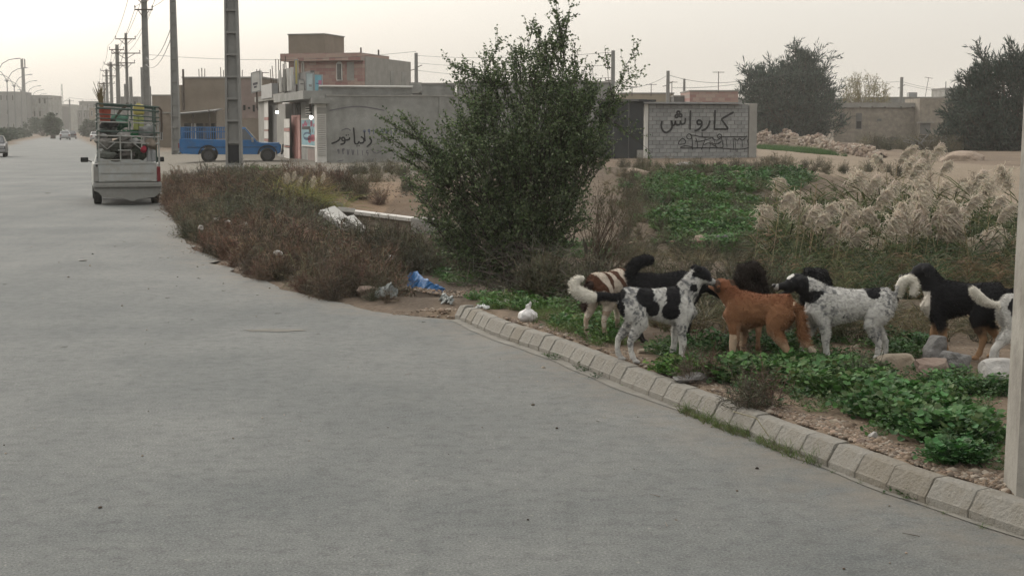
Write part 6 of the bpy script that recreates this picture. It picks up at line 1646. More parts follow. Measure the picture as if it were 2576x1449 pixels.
def reed(px, py, Y, plume=True, s=1.0, label='', k=0, flip=1):
    tp = dp(px, py, Y); q = k % 5; cane, lf, pl, bx = reed_protos[q]
    zb_ = Hs(tp.x, Y); h = max(.9, tp.z - zb_ - .15); sc = h / 2.0
    t = thing('reed', label, 'reed', (tp.x - flip * bx * sc, Y, zb_ - .02), 0 if flip > 0 else math.pi, 'reeds behind the dogs'); t.scale = (1, 1, sc)
    for nm, dat, mm in (('cane', cane, m_twig), ('leaf_blades', lf, m_blade), ('plume', pl, m_plume)):
        if nm == 'plume' and not plume: continue
        if (nm, q) not in RM:
            o = bigmesh(nm, dat[0], dat[1], mm, dat[2], t); RM[(nm, q)] = o.data
        else:
            o = bpy.data.objects.new(nm, RM[(nm, q)]); COL.objects.link(o); o.parent = t
        if nm == 'plume': o.location = (bx, 0, 2.0); o.scale = (s, s, s / sc)
        if nm != 'cane': o['kind'] = 'stuff'
    return t
PL = [(1948, 455), (1960, 480), (2043, 470), (2032, 500), (2018, 520), (1909, 525), (2058, 520), (2064, 575), (2134, 450), (2187, 440), (2165, 462), (2203, 480), (2127, 610), (2212, 580), (2180, 570), (2183, 605), (2237, 392), (2262, 372), (2278, 400),
      (2290, 412), (2346, 388), (2366, 400), (2264, 512), (2278, 540), (2258, 565), (2306, 488), (2284, 445), (2337, 512), (2320, 530), (2392, 526), (2384, 570), (2425, 490), (2441, 510), (2418, 462), (2452, 432), (2474, 458), (2490, 488), (2509, 512),
      (2550, 436), (2539, 580), (2495, 575), (2468, 606), (2503, 610), (2541, 612), (2364, 640), (2352, 672), (2150, 520), (2100, 540), (2000, 540), (2450, 560), (2420, 600), (2230, 530), (2400, 450), (2350, 470)]
PL += [(a_ + R.uniform(-45, 45), b_ + R.uniform(-25, 40)) for a_, b_ in R.sample([p_ for p_ in PL if p_[0] > 2000 and p_[1] < 560], 8)]
for k, (a, b) in enumerate(PL):
    near = (b > 470)
    reed(a - R.uniform(2, 8), b + 14, R.uniform(16.6, 18.2) if near else R.uniform(19.5, 24.5), True, R.uniform(.85, 1.25) * (1.05 if b < 420 else 1), 'tall reed with a feathery cream plume in the reed bed behind the dogs', k, 1 if R.random() < .75 else -1)
for k in range(34):
    a, b = R.uniform(1925, 2560), R.uniform(425, 560)
    reed(a, b - 8, R.uniform(17.5, 22), False, 1, 'plain reed without a plume in the reed bed behind the dogs', k, 1 if R.random() < .5 else -1)
RB = [join(reed_leaf_parts(1.0, 34, (.05, 1.0), (.055, .082, .034), (.35, .75), .016, 0.2, .5)), join(reed_leaf_parts(1.2, 34, (.1, 1.0), (.085, .10, .042), (.35, .75), .015, .35, .5)), join(reed_leaf_parts(.9, 30, (.05, 1.0), (.17, .125, .065), (.3, .7), .016, .2, .8)), join(reed_leaf_parts(1.1, 34, (.05, 1.0), (.045, .072, .032), (.35, .75), .017, -.2, .5))]
n = 1100; X = NR.uniform(2.6, 8.8, n); Y_ = NR.uniform(14.6, 23.5, n); Z = H(X, Y_); u, v = proj(X, Y_, Z + .9); ok = (u > 1925 + NR.uniform(-15, 45, n)); X, Y_, Z = X[ok], Y_[ok], Z[ok]
P = np.stack([X, Y_, Z], 1); P[:, :2] += rnd(len(P))[:, :2] * .05
V, Fq, C = scatter(RB, P, NR.uniform(-.6, .6, len(P)), NR.uniform(.75, 1.15, len(P)) * (.40 + .66 * sstep(14.8, 19.5, P[:, 1])), cols=np.ones((len(P), 3)) * NR.uniform(.45, 1.15, (len(P), 1)))
o = bigmesh('reed_undergrowth', V, Fq, m_blade, C); tag(o, kind='stuff', label='dense green and rusty reed leaves behind the dogs')
# a small tuft of plumed grass in the scrub, left of the slabs
for k, (a, b) in enumerate(((710, 458), (722, 450), (735, 463), (765, 468), (793, 455))):
    tp = dp(a, b, pc_.y); t = thing('pampas_stem', 'pale plumed grass stem rising from the yellow green tuft in the dry scrub', 'grass stem', (tp.x, pc_.y, pc_.z), 0, 'plumes of the yellow green tuft')
    cane, lf, pl, bx = reed_protos[k % 5]; hh = tp.z - pc_.z
    o = bpy.data.objects.new('cane', RM[('cane', k % 5)]); COL.objects.link(o); o.parent = t; o.scale = (1, 1, hh / 2)
    o = bpy.data.objects.new('plume', RM[('plume', k % 5)]); COL.objects.link(o); o.parent = t; o.location = (bx, 0, hh - .05); o.scale = (.55, .55, .9); o['kind'] = 'stuff'
# ------------------------------------------------------------------ dogs
m_fur = vmat('fur_coat', .85, 0, .15)
N, L = m_fur.node_tree.nodes, m_fur.node_tree.links
_t = N.new('ShaderNodeTexNoise'); _t.inputs['Scale'].default_value = 90; _t.inputs['Detail'].default_value = 4
_b = N.new('ShaderNodeBump'); _b.inputs['Strength'].default_value = .5; _b.inputs['Distance'].default_value = .006
L.new(_t.outputs['Fac'], _b.inputs['Height']); L.new(_b.outputs['Normal'], N['Principled BSDF'].inputs['Normal'])
m_eye = mat('dog_eye', (.02, .012, .008), rough=.1, spec=.7)
m_nose = mat('dog_nose', (.012, .011, .011), rough=.4)
m_tongue = mat('dog_tongue', (.45, .16, .15), rough=.5)
def blob(x, z, cx, cz, rx, rz, sx=0.0):
    return ((x - cx - sx * (z - cz)) / rx) ** 2 + ((z - cz) / rz) ** 2 < 1
def rotm(pitch, yaw):
    return Matrix.Rotation(yaw, 3, 'Z') @ Matrix.Rotation(-pitch, 3, 'Y')
def make_dog(label, px, py, yaw, coat, s=1.0, sl=1.0, z0=None, neck=((.20, .50), (.25, .575), (.285, .635)), head=(.315, 0, .668), hp=-.35, hy=0.0, tail=(), ears='back', legs=None, jaw=False, fluff=.015, tailfluff=.03, seed=1, girth=1.0, Y=None):
    global R
    if Y is None: g = ground_px(px, py)
    else: g = Vector((dp(px, py, Y).x, Y, 0)); g.z = Hs(g.x, g.y)
    rs = np.random.RandomState(seed)
    t = thing('dog', label, 'dog', tuple(g), yaw, 'stray dogs on the verge')
    lg = dict(fn=0, ff=0, hn=0, hf=0)
    if legs: lg.update(legs)
    mb = MB(); X_l = lambda v: v * sl
    T_ = [(-.30, .455), (-.245, .468), (-.15, .458), (-.06, .452), (.03, .448), (.12, .438), (.20, .445), (.258, .475)]
    rh = [.048, .110, .118, .112, .128, .148, .150, .112]; rw = [.035, .086, .090, .088, .100, .110, .104, .076]
    mb.tube([(X_l(a), 0, b) for a, b in T_], [(w * girth, h) for w, h in zip(rw, rh)], 16)
    nk = [(.15, .47)] + list(neck) + [(head[0] - .01, head[2] - .005)]
    nr = [(.088, .11), (.076, .096), (.066, .080), (.060, .070), (.055, .060)]
    mb.tube([(X_l(a) if i < 2 else a + X_l(.2) - .2, head[1] * (i / 4.0) ** 2, b) for i, (a, b) in enumerate(nk)], nr, 14)
    HM = Matrix.Translation((head[0] + X_l(.2) - .2, head[1], head[2])) @ rotm(hp, hy).to_4x4() @ Matrix.Scale(1.1, 4)
    def hpt(p): return tuple(HM @ Vector(p))
    def htube(pts, rad, n=12): mb.tube([hpt(p) for p in pts], [(a * 1.1, b * 1.1) for a, b in rad], n)
    htube([(-.062, 0, -.012), (-.03, 0, .004), (.01, 0, .010), (.045, 0, .0), (.06, 0, -.006)], [(.03, .03), (.056, .055), (.060, .058), (.046, .047), (.036, .036)])
    htube([(.03, 0, -.012), (.065, 0, -.012), (.10, 0, -.017), (.138, 0, -.022), (.15, 0, -.024)], [(.040, .040), (.033, .031), (.027, .026), (.023, .021), (.014, .013)])
    if jaw: htube([(.03, 0, -.04), (.08, 0, -.066), (.125, 0, -.085)], [(.026, .018), (.020, .012), (.014, .009)], 10)
    for sd_ in (-1, 1):
        if ears == 'back': ep = [(-.015, .042 * sd_, .040), (-.045, .060 * sd_, .040), (-.068, .068 * sd_, .016)]; er = [(.016, .024), (.012, .024), (.008, .012)]
        elif ears == 'drop': ep = [(-.015, .046 * sd_, .045), (-.02, .070 * sd_, .030), (-.022, .076 * sd_, -.03)]; er = [(.014, .024), (.012, .028), (.008, .014)]
        else: ep = [(-.015, .036 * sd_, .045), (-.025, .046 * sd_, .085), (-.015, .052 * sd_, .105)]; er = [(.014, .026), (.010, .020), (.006, .008)]
        htube(ep, er, 8)
    # legs
    for sd_, kf, kh in ((-1, 'fn', 'hn'), (1, 'ff', 'hf')):
        o = lg[kf]; xo = X_l(.19)
        mb.tube([(xo - .01, .055 * sd_, .47), (xo + .02, .070 * sd_, .40), (xo - .01 + o * .25, .080 * sd_, .315), (xo - .015 + o * .5, .078 * sd_, .245), (xo - .012 + o * .8, .074 * sd_, .155), (xo - .018 + o * .95, .073 * sd_, .075), (xo - .005 + o, .073 * sd_, .035)],
                [(.05, .075), (.048, .068), (.040, .050), (.031, .036), (.026, .029), (.021, .023), (.026, .027)], 12)
        mb.tube([(xo - .015 + o, .073 * sd_, .020), (xo + .012 + o, .073 * sd_, .021), (xo + .040 + o, .073 * sd_, .013)], [(.024, .018), (.028, .020), (.020, .012)], 10)
        o = lg[kh]; xh = X_l(-.205)
        mb.tube([(xh - .01, .045 * sd_, .475), (xh + .01, .062 * sd_, .43), (xh + .045 + o * .3, .074 * sd_, .355), (xh + .060 + o * .5, .076 * sd_, .300), (xh + .020 + o * .7, .074 * sd_, .235), (xh - .025 + o * .85, .072 * sd_, .165), (xh - .022 + o * .95, .071 * sd_, .095), (xh - .005 + o, .071 * sd_, .04)],
                [(.055, .09), (.060, .098), (.055, .084), (.046, .060), (.033, .042), (.022, .028), (.020, .023), (.023, .026)], 12)
        mb.tube([(xh - .012 + o, .071 * sd_, .020), (xh + .018 + o, .071 * sd_, .021), (xh + .046 + o, .071 * sd_, .013)], [(.022, .017), (.027, .020), (.020, .012)], 10)
    if tail:
        tp = [Vector((X_l(-.255), 0, .50))] + [Vector((X_l(-.29) + (p[0] + .29), p[1], p[2])) for p in tail]
        mb.tube(tp, [.035] + [p[3] for p in tail], 12)
    me = mb.mesh('dog_body', [m_fur])
    o = bpy.data.objects.new('body', me); COL.objects.link(o)
    r_ = o.modifiers.new('r', 'REMESH'); r_.mode = 'VOXEL'; r_.voxel_size = .0075
    sm = o.modifiers.new('s', 'SMOOTH'); sm.factor = .5; sm.iterations = 5
    dg = bpy.context.evaluated_depsgraph_get(); me2 = bpy.data.meshes.new_from_object(o.evaluated_get(dg)); o.modifiers.clear(); o.data = me2
    bpy.data.meshes.remove(me)
    n = len(me2.vertices); V = np.zeros(n * 3, np.float32); me2.vertices.foreach_get('co', V); V = V.reshape(-1, 3)
    # small muscle and fur relief
    NN = np.zeros(n * 3, np.float32); me2.vertex_normals.foreach_get('vector', NN); NN = NN.reshape(-1, 3)
    def fields(P):
        Hl = np.array(HM.inverted_safe()); Q = P @ Hl[:3, :3].T + Hl[:3, 3]
        ish = ((Q[:, 0] > -.07) & (Q[:, 0] < .17) & (np.abs(Q[:, 1]) < .095) & (Q[:, 2] > -.105) & (Q[:, 2] < .12))
        istail = np.zeros(len(P), bool); tf = np.zeros(len(P))
        if tail:
            best = np.full(len(P), 9.0)
            for i in range(1, len(tp)):
                a, b = np.array(tp[i - 1]), np.array(tp[i]); d = b - a; u_ = np.clip(((P - a) @ d) / max(1e-9, d @ d), 0, 1); dd = np.linalg.norm(P - a - u_[:, None] * d, axis=1)
                m_ = dd < best; best = np.where(m_, dd, best); tf = np.where(m_, (i - 1 + u_) / (len(tp) - 1), tf)
            istail = (best < .085) & (P[:, 0] < X_l(-.30) + 0.0) | ((best < .07) & (P[:, 2] > .60) & (P[:, 0] < X_l(.0)))
        return Q, ish, istail, tf
    def noise3(P, f, sd=0):
        return vnoise(P[:, 0] + P[:, 1] * .73 + sd, P[:, 2] - P[:, 1] * .41, f, 3, 60 + sd)
    rel = (noise3(V, 14, 3) - .5) * .012
    V = V + NN * rel[:, None]
    me2.vertices.foreach_set('co', V.ravel().astype(np.float32))
    Pc = V * np.array([1 / sl, 1, 1])
    def colour(P):
        Q, ish, ist, tf = fields(P); Pn_ = P * np.array([1 / sl, 1, 1]); c = coat(Pn_, Q, ish, ist, tf, lambda f, sd=0: noise3(P, f, sd))
        c = c * (0.86 + .28 * noise3(P, 40, 9))[:, None]
        return np.clip(c, .004, 1), ish, ist
    c, ish, ist = colour(V)
    ca = me2.color_attributes.new('tint', 'FLOAT_COLOR', 'POINT'); c4 = np.ones((n, 4), np.float32); c4[:, :3] = c; ca.data.foreach_set('color', c4.ravel())
    me2.polygons.foreach_set('use_smooth', np.ones(len(me2.polygons), bool)); me2.update()
    o.name = 'body'; o.parent = t
    # fur: short hairs lying back along the body, longer on the tail
    nh = 16000; idx = rs.randint(0, n, nh); P = V[idx].astype(float); Nn = NN[idx].astype(float); cc = c[idx]; ih, it = ish[idx], ist[idx]
    ln = np.where(it, tailfluff, np.where(ih, .007, fluff)) * rs.uniform(.6, 1.3, nh); low = P[:, 2] < .22; ln = np.where(low & ~it, .006, ln)
    flow = np.stack([-np.ones(nh), np.zeros(nh), -.5 * np.ones(nh)], 1); flow[low] = (0, 0, -1.0)
    D = nrm(Nn * .55 + flow * .6 + rs.normal(size=(nh, 3)) * .22); P0 = P - Nn * .002
    Vh, Fh, Ch = ribbons(P0, P0 + D * ln[:, None], .0045, .001, cc * rs.uniform(.8, 1.2, (nh, 1)))
    f_ = bigmesh('fur', Vh, Fh, m_fur, Ch, o); f_['kind'] = 'stuff'
    for sd_ in (-1, 1):
        e = MB(); e.sphere((0, 0, 0), .0085, 8, 6); eo = e.build('eye', m_eye, t, smooth=True); eo.location = hpt((.043, .036 * sd_, .016))
    e = MB(); e.sphere((0, 0, 0), .0185, 10, 7, (.9, 1.1, .85)); eo = e.build('nose', m_nose, t, smooth=True); eo.location = hpt((.152, 0, -.014))
    if jaw:
        e = MB(); e.tube([(0, 0, 0), (.03, 0, -.006), (.055, 0, -.022)], [(.012, .004), (.014, .004), (.009, .003)], 8); eo = e.build('tongue', m_tongue, t, smooth=True); eo.location = hpt((.06, 0, -.045)); eo.rotation_euler = (0, -hp + .5, hy)
    t.scale = (s, s, s)
    return t
WHT = np.array([.47, .46, .43]); BLK = np.array([.012, .012, .013]); 
def speckled(spots, headfn, tailfn, amount=.5):
    def f(P, Q, ish, ist, tf, nz):
        x, z = P[:, 0], P[:, 2]
        n1 = nz(70, 1); n2 = nz(34, 2); n3 = nz(9, 3)
        base = WHT * (0.80 + .2 * n2)[:, None]
        rg = np.clip((n3 - .36) * 5, .2, 1) * np.where((z < .36) & (np.abs(x) < .12), .25, 1)     # ticking is denser on shoulder and thigh
        sp = np.clip(((n1 - .47) * 9) * rg, 0, 1) * amount + np.clip((n2 - .46) * 6, 0, 1) * rg * .55 * amount
        c = base * (1 - np.clip(sp, 0, .9))[:, None] + np.array([.05, .055, .062]) * np.clip(sp, 0, .9)[:, None]
        wob = (nz(22, 5) - .5) * .022
        for (cx, cz, rx, rz, sx) in spots:
            m = blob(x + wob, z + wob, cx, cz, rx, rz, sx) & ~ist; c[m] = BLK
        m = ish & (Q[:, 0] > .08); c[m] = c[m] * .55
        m = ish & headfn(Q); c[m] = BLK
        c[ist] = tailfn(tf, len(P))[ist]
        return c
    return f
def tl(a): # black foot of the tail, white beyond
    return lambda tf, n: np.where((tf < a)[:, None], BLK[None, :], WHT[None, :] * np.array([[1.05, 1.02, .95]]))
coat3 = speckled([(-.092, .513, .066, .075, 0), (-.035, .425, .050, .062, 0), (.118, .52, .058, .10, 0), (.100, .405, .070, .068, 0), (.272, .575, .030, .034, 0), (-.275, .40, .030, .085, 0), (-.29, .53, .045, .055, 0)],
                 lambda Q: ((Q[:, 2] > -.018) & (Q[:, 0] < .085) & (Q[:, 0] > -.06)) | ((Q[:, 0] < .0) & (Q[:, 2] > .022)), tl(.33), .68)
coat7 = speckled([(-.140, .565, .050, .065, 0), (.235, .525, .040, .035, 0), (.262, .500, .026, .035, 0), (.205, .545, .025, .02, 0)], lambda Q: (Q[:, 0] < .125) & ~((Q[:, 2] > .030) & (Q[:, 0] > .02) & (np.abs(Q[:, 1]) < .03)), tl(.12), .58)
def solid(base, belly, legs, chest=None, tailc=None, back=None):
    base, belly, legs = map(np.array, (base, belly, legs))
    def f(P, Q, ish, ist, tf, nz):
        x, z = P[:, 0], P[:, 2]; n2 = nz(18, 2)
        c = base * (0.8 + .4 * n2)[:, None]
        if back is not None: w = np.clip((z - .47) * 9 + (n2 - .5), 0, 1)[:, None]; c = c * (1 - w) + np.array(back) * w
        w = np.clip((.36 - z) * 12 + (n2 - .5) * 2, 0, 1)[:, None] * (np.abs(x) < .16)[:, None]; c = c * (1 - w) + belly * w
        w = np.clip((.25 - z) * 14 + (n2 - .5) * 2, 0, 1)[:, None]; c = c * (1 - w) + legs * w
        if chest is not None: m = (x > .235) & (z < .50) & (z > .3) & ~ish; c[m] = np.array(chest)
        w = np.clip((Q[:, 0] - .06) * 20, 0, 1) * ish * .35; c = c * (1 - w)[:, None] + belly * w[:, None]
        if tailc is not None: m = ist & (tf > .78); c[m] = np.array(tailc)
        return c
    return f
def ginger(P, Q, ish, ist, tf, nz):
    c = solid((.180, .088, .045), (.26, .16, .10), (.30, .20, .13), None, (.45, .38, .30), (.135, .055, .027))(P, Q, ish, ist, tf, nz)
    m = (P[:, 0] > .16) & (P[:, 2] < .26); c[m] = np.array([.42, .32, .23])
    m = ish & (Q[:, 0] < -.0) & (np.abs(Q[:, 1]) > .038) & (Q[:, 2] > -.03); c[m] = np.array([.05, .03, .02])
    m = (P[:, 0] < -.29) & (P[:, 2] > .30) & (np.abs(P[:, 1]) < .035) & ~ist; c[m] = np.array([.45, .34, .24])
    m = (P[:, 0] > .24) & (P[:, 2] > .35) & (P[:, 2] < .56) & (np.abs(P[:, 1]) < .03) & ~ish; c[m] = np.array([.5, .42, .33])
    return c
def pied(P, Q, ish, ist, tf, nz):
    x, z = P[:, 0], P[:, 2]; n2 = nz(14, 2)
    br = np.array([.085, .040, .024]); c = np.tile(np.array([.47, .41, .34]), (len(P), 1)) * (.85 + .3 * n2)[:, None]
    b = np.sin((x * 42 + (z - .5) * 14 + (n2 - .5) * 3.0)) > .12
    m = b & (z > .40 - .03 * np.sin(x * 30)) & ~ish; c[m] = br
    c[ish & (Q[:, 0] < .09)] = br * .9
    m = (x < -.26) & (z > .42); c[m] = br
    c[ist] = np.array([.04, .025, .02]); 
    m = (z < .25) & (n2 > .55); c[m] *= np.array([.62, .55, .5])
    return c
LOWN = ((.21, .47), (.27, .475), (.33, .465))
# the speckled dog, broadside, facing right
make_dog('white dog with black patches facing right, nose to nose with the ginger dog', 1652, 912, math.radians(-3), coat3, s=1.0, neck=((.20, .515), (.245, .590), (.283, .640)), head=(.318, 0, .668), hp=-.33, hy=.1,
         tail=((-.33, 0, .498, .030), (-.40, 0, .505, .030), (-.46, 0, .50, .034), (-.52, 0, .505, .044), (-.585, 0, .530, .048), (-.625, 0, .565, .044), (-.63, 0, .605, .036), (-.60, 0, .635, .028), (-.555, 0, .648, .014)), ears='back', legs=dict(fn=.015, ff=-.05, hn=.03, hf=-.075), tailfluff=.022, seed=3)
make_dog('slim ginger dog with pale legs, touching noses with the white patched dog', 1908, 927, math.radians(155), ginger, s=1.0, sl=.90, neck=((.20, .50), (.25, .545), (.285, .580)), head=(.320, 0, .602), hp=.12, hy=-.75,
         tail=((-.325, 0, .455, .030), (-.345, -.005, .37, .034), (-.350, -.01, .285, .036), (-.375, -.015, .215, .030), (-.42, -.02, .170, .022), (-.46, -.02, .155, .010)), ears='back', legs=dict(fn=-.02, ff=.03, hn=.04, hf=-.03), fluff=.015, tailfluff=.035, seed=4)
make_dog('large speckled dog with black head and open mouth, facing left, white tail curled up', 2132, 918, math.radians(180 + 2), coat7, s=1.02, sl=1.16, neck=((.20, .52), (.262, .568), (.318, .600)), head=(.362, 0, .612), hp=-.02, hy=0, jaw=True,
         tail=((-.310, .02, .53, .030), (-.315, .04, .585, .034), (-.335, .05, .630, .036), (-.375, .06, .650, .037), (-.41, .06, .625, .035), (-.420, .06, .575, .030), (-.405, .06, .525, .022)), ears='drop', legs=dict(fn=.13, ff=-.03, hn=-.045, hf=.06), tailfluff=.022, seed=5, girth=1.05)
make_dog('black dog with tan legs and a white chest blaze, standing behind the rocks', 2418, 902, math.radians(180 - 14), solid((.011, .011, .012), (.013, .012, .012), (.26, .16, .09), (.45, .42, .37)), s=1.03, sl=1.02, neck=((.20, .52), (.235, .575), (.26, .615)), head=(.285, 0, .64), hp=-.15,
         tail=((-.33, 0, .50, .035), (-.38, .0, .44, .038), (-.42, 0, .37, .038), (-.44, 0, .31, .025)), ears='drop', fluff=.02, tailfluff=.03, seed=6, legs=dict(fn=.02, ff=-.06, hn=-.02, hf=.10))
make_dog('white dog with black rump patch and raised white tail, cut off by the near pole', 2603, 930, math.radians(8), speckled([(-.215, .465, .048, .085, 0)], lambda Q: Q[:, 0] < .05, tl(.0), .05), s=1.0, hp=-.2,
         tail=((-.32, 0, .495, .024), (-.37, 0, .505, .026), (-.42, 0, .525, .034), (-.465, 0, .56, .038), (-.50, 0, .60, .036), (-.52, 0, .63, .020)), ears='back', tailfluff=.018, seed=7, legs=dict(fn=0, ff=.05, hn=-.16, hf=-.05))
make_dog('brown and white banded dog seen from behind at the left of the pack', 1535, 846, math.radians(52), pied, s=.98, neck=LOWN, head=(.37, 0, .45), hp=-.5,
         tail=((-.33, 0, .47, .026), (-.37, 0, .40, .028), (-.39, 0, .32, .026), (-.40, 0, .26, .014)), ears='drop', seed=8, legs=dict(hn=.03, hf=-.04, fn=0, ff=.05))
make_dog('black dog with a bushy raised tail, behind the white patched dog', 1672, 845, math.radians(8), solid((.011, .011, .012), (.013, .012, .012), (.02, .018, .016)), s=1.0, Y=12.1, neck=LOWN, head=(.37, 0, .45), hp=-.45,
         tail=((-.30, 0, .56, .040), (-.28, 0, .61, .048), (-.23, 0, .66, .050), (-.16, 0, .685, .046), (-.10, 0, .68, .028)), fluff=.02, tailfluff=.026, ears='drop', seed=9)
make_dog('dark brown shaggy dog behind the ginger dog, tail curled over its back', 1884, 872, math.radians(80), solid((.022, .017, .014), (.03, .022, .017), (.20, .12, .07)), s=1.03, Y=11.75, neck=LOWN, head=(.37, 0, .45), hp=-.45, girth=1.25,
         tail=((-.31, .02, .53, .050), (-.31, .06, .59, .062), (-.28, .04, .64, .068), (-.23, -.02, .655, .066), (-.20, -.07, .61, .055), (-.20, -.09, .55, .035)), fluff=.035, tailfluff=.03, ears='drop', seed=10)
make_dog('black dog mostly hidden behind the shoulders of the large speckled dog', 2052, 880, math.radians(75), solid((.011, .011, .012), (.013, .012, .012), (.02, .018, .016)), s=1.0, Y=12.0, neck=LOWN, head=(.36, .02, .50), hp=-.3,
         tail=((-.31, 0, .54, .036), (-.29, .03, .575, .044), (-.23, .06, .59, .044), (-.17, .08, .56, .03)), fluff=.02, tailfluff=.025, ears='drop', seed=11)
# ------------------------------------------------------------------ stones, litter, debris
m_rockc = mat('cream_rock', (.38, .325, .25), rough=.95, bump=1.5, bscale=9, var=.15, vscale=6, dirt=(.30, .22, .15), dscale=7, damt=.5)
m_rockp = mat('pinkish_rock', (.27, .20, .16), rough=.95, bump=1.8, bscale=8, var=.2, vscale=6, dirt=(.28, .24, .2), dscale=6, damt=.5)
m_rockg = mat('grey_rock', (.24, .235, .225), rough=.95, bump=2.0, bscale=9, var=.3, vscale=8, dirt=(.12, .11, .10), dscale=8, damt=.6)
m_rockw = mat('white_rock', (.42, .41, .385), rough=.95, bump=1.4, bscale=7, var=.12, vscale=4, dirt=(.30, .27, .23), dscale=4, damt=.5)
m_rockt = mat('tan_rock', (.32, .25, .19), rough=.95, bump=1.2, bscale=12, var=.2, vscale=8)
def rock(label, px, py, w, h, d, m, seed, rz=0.0, name='rock', rough=.5, group=None, sink=.25, Y=None, sub=4):
    w *= 1.06; h *= 1.04; rough *= .6
    g = ground_px(px, py) if Y is None else Vector((dp(px, py, Y).x, Y, Hs(dp(px, py, Y).x, Y)))
    import bmesh
    bm = bmesh.new(); bmesh.ops.create_icosphere(bm, subdivisions=sub, radius=1)
    off = Vector((seed * 3.7, seed * 1.3, seed * .7))
    rg_ = random.Random(seed); cuts = [(Vector((rg_.gauss(0, 1), rg_.gauss(0, 1), rg_.gauss(0, .8))).normalized(), rg_.uniform(.55, .85)) for _ in range(9)]
    for v in bm.verts:
        p = v.co.copy()
        for cn, cd in cuts:
            e_ = p.dot(cn) - cd
            if e_ > 0: p -= cn * e_ * .9
        n_ = mnoise.noise(p * .9 + off) * rough + mnoise.noise(p * 2.3 + off) * rough * .45 + mnoise.noise(p * 6 + off) * rough * .12
        p *= 1 + n_
        for ax in range(3):
            lim = .82
            if abs(p[ax]) > lim: p[ax] = math.copysign(lim + (abs(p[ax]) - lim) * .25, p[ax])
        v.co = Vector((p.x * w / 2 * 1.1, p.y * d / 2 * 1.1, p.z * h / 2 * 1.1))
    me = bpy.data.meshes.new(name); bm.to_mesh(me); bm.free(); me.materials.append(m)
    me.polygons.foreach_set('use_smooth', [False] * len(me.polygons))
    o = bpy.data.objects.new(name, me); COL.objects.link(o); o.location = (g.x, g.y, g.z + h / 2 - h * sink); o.rotation_euler = (0, 0, rz)
    tag(o, label, 'rock', group); return o
rock('smooth cream boulder lying in front of the big speckled dog hind legs', 2250, 925, .30, .145, .2, m_rockc, 3, .2, rough=.35)
rock('reddish tan rock with a grey top at the feet of the black dog', 2345, 945, .27, .19, .24, m_rockp, 5, .1)
rock('rough dark grey lump of concrete rock right of the reddish rock', 2402, 935, .24, .21, .22, m_rockg, 8, .5, rough=.7)
rock('pale grey rough rock piled on the reddish one', 2352, 912, .20, .20, .18, m_rockg, 9, .3, rough=.6, sink=.0)
rock('large whitish boulder beside the near pole', 2522, 975, .36, .27, .30, m_rockw, 12, .2, rough=.3)
rock('small flat bluish stone between the cream boulder and the reddish rock', 2302, 925, .09, .05, .08, mat('blue_stone', (.25, .32, .32), rough=.6), 4, .2, rough=.3, sink=.0)
rock('flat grey brown rock at the kerb below the white patched dog', 1732, 962, .26, .09, .2, m_rockg, 21, .4, rough=.4)
rock('pale flat stone between the hind and front legs of the white patched dog', 1628, 888, .15, .06, .1, m_rockc, 22, .1, rough=.4)
rock('small pinkish stone beside the white plastic bag', 1293, 815, .065, .045, .05, m_rockp, 23, .1, rough=.3)
rock('pale stone half hidden in the mallow by the brown twigs', 2178, 945, .13, .05, .1, m_rockc, 24, .1)
rock('round light pebble lying just behind the kerb under the mallow patch', 2195, 1100, .055, .045, .05, m_rockw, 25, .1, rough=.25)
rock('rusty tan pebble next to the round light one', 2168, 1112, .06, .035, .05, m_rockp, 26, .4, rough=.3)
rock('light flat pebble left of the mallow patch edge', 2097, 1062, .06, .025, .045, m_rockc, 27, .4, rough=.3)
rock('small rounded stone on bare soil left of the near pole', 2398, 965 + 20, .055, .04, .05, m_rockp, 28, .4, rough=.3)
rock('pale stone at the near pole foot', 2522, 1090, .06, .05, .05, m_rockw, 29, .4, rough=.3)
for k, (a, b, w, h, mm, lb) in enumerate(((1768, 625, .55, .42, m_rockt, 'tan rock lump at the foot of the green slope'), (1815, 630, .42, .45, m_rockg, 'pointed grey rock at the foot of the green slope'), (1590, 440, 1.3, .5, m_rockt, 'earth heap left of the shed plinth'), (1725, 430, .9, .45, m_rockt, 'whitish torn sack leaning on the shed plinth'),
                                   (1860, 442, 1.6, .5, m_rockt, 'tan spoil heap in front of the shed corner column'), (2420, 405, 3.2, 1.0, m_rockt, 'low earth heap under the dark tree on the right'), (905, 700, .22, .12, m_rockc, 'pale stone in the dry scrub left of the blue sheet'), (925, 745, .35, .15, m_rockp, 'pinkish rubble lump at the scrub end'),
                                   (1320, 735, .3, .16, m_rockg, 'grey rubble lump under the big bush'), (1345, 745, .2, .12, m_rockg, 'second grey rubble lump under the big bush, further right'), (1300, 752, .16, .07, m_rockw, 'small white stone in the weeds above the kerb'))):
    if k == 3: o = rock(lb, a, b, w, h, .8, m_rockw, 40 + k, .2, rough=.7)
    else: o = rock(lb, a, b, w, h, w * .8, mm, 40 + k, .2 * k, rough=.5)
    if k in (2, 4, 5): o.location.z -= h * .28; o.name = 'earth_heap'; o['category'] = 'earth heap'
    if k == 3: o.name = 'sack'; o['category'] = 'sack'
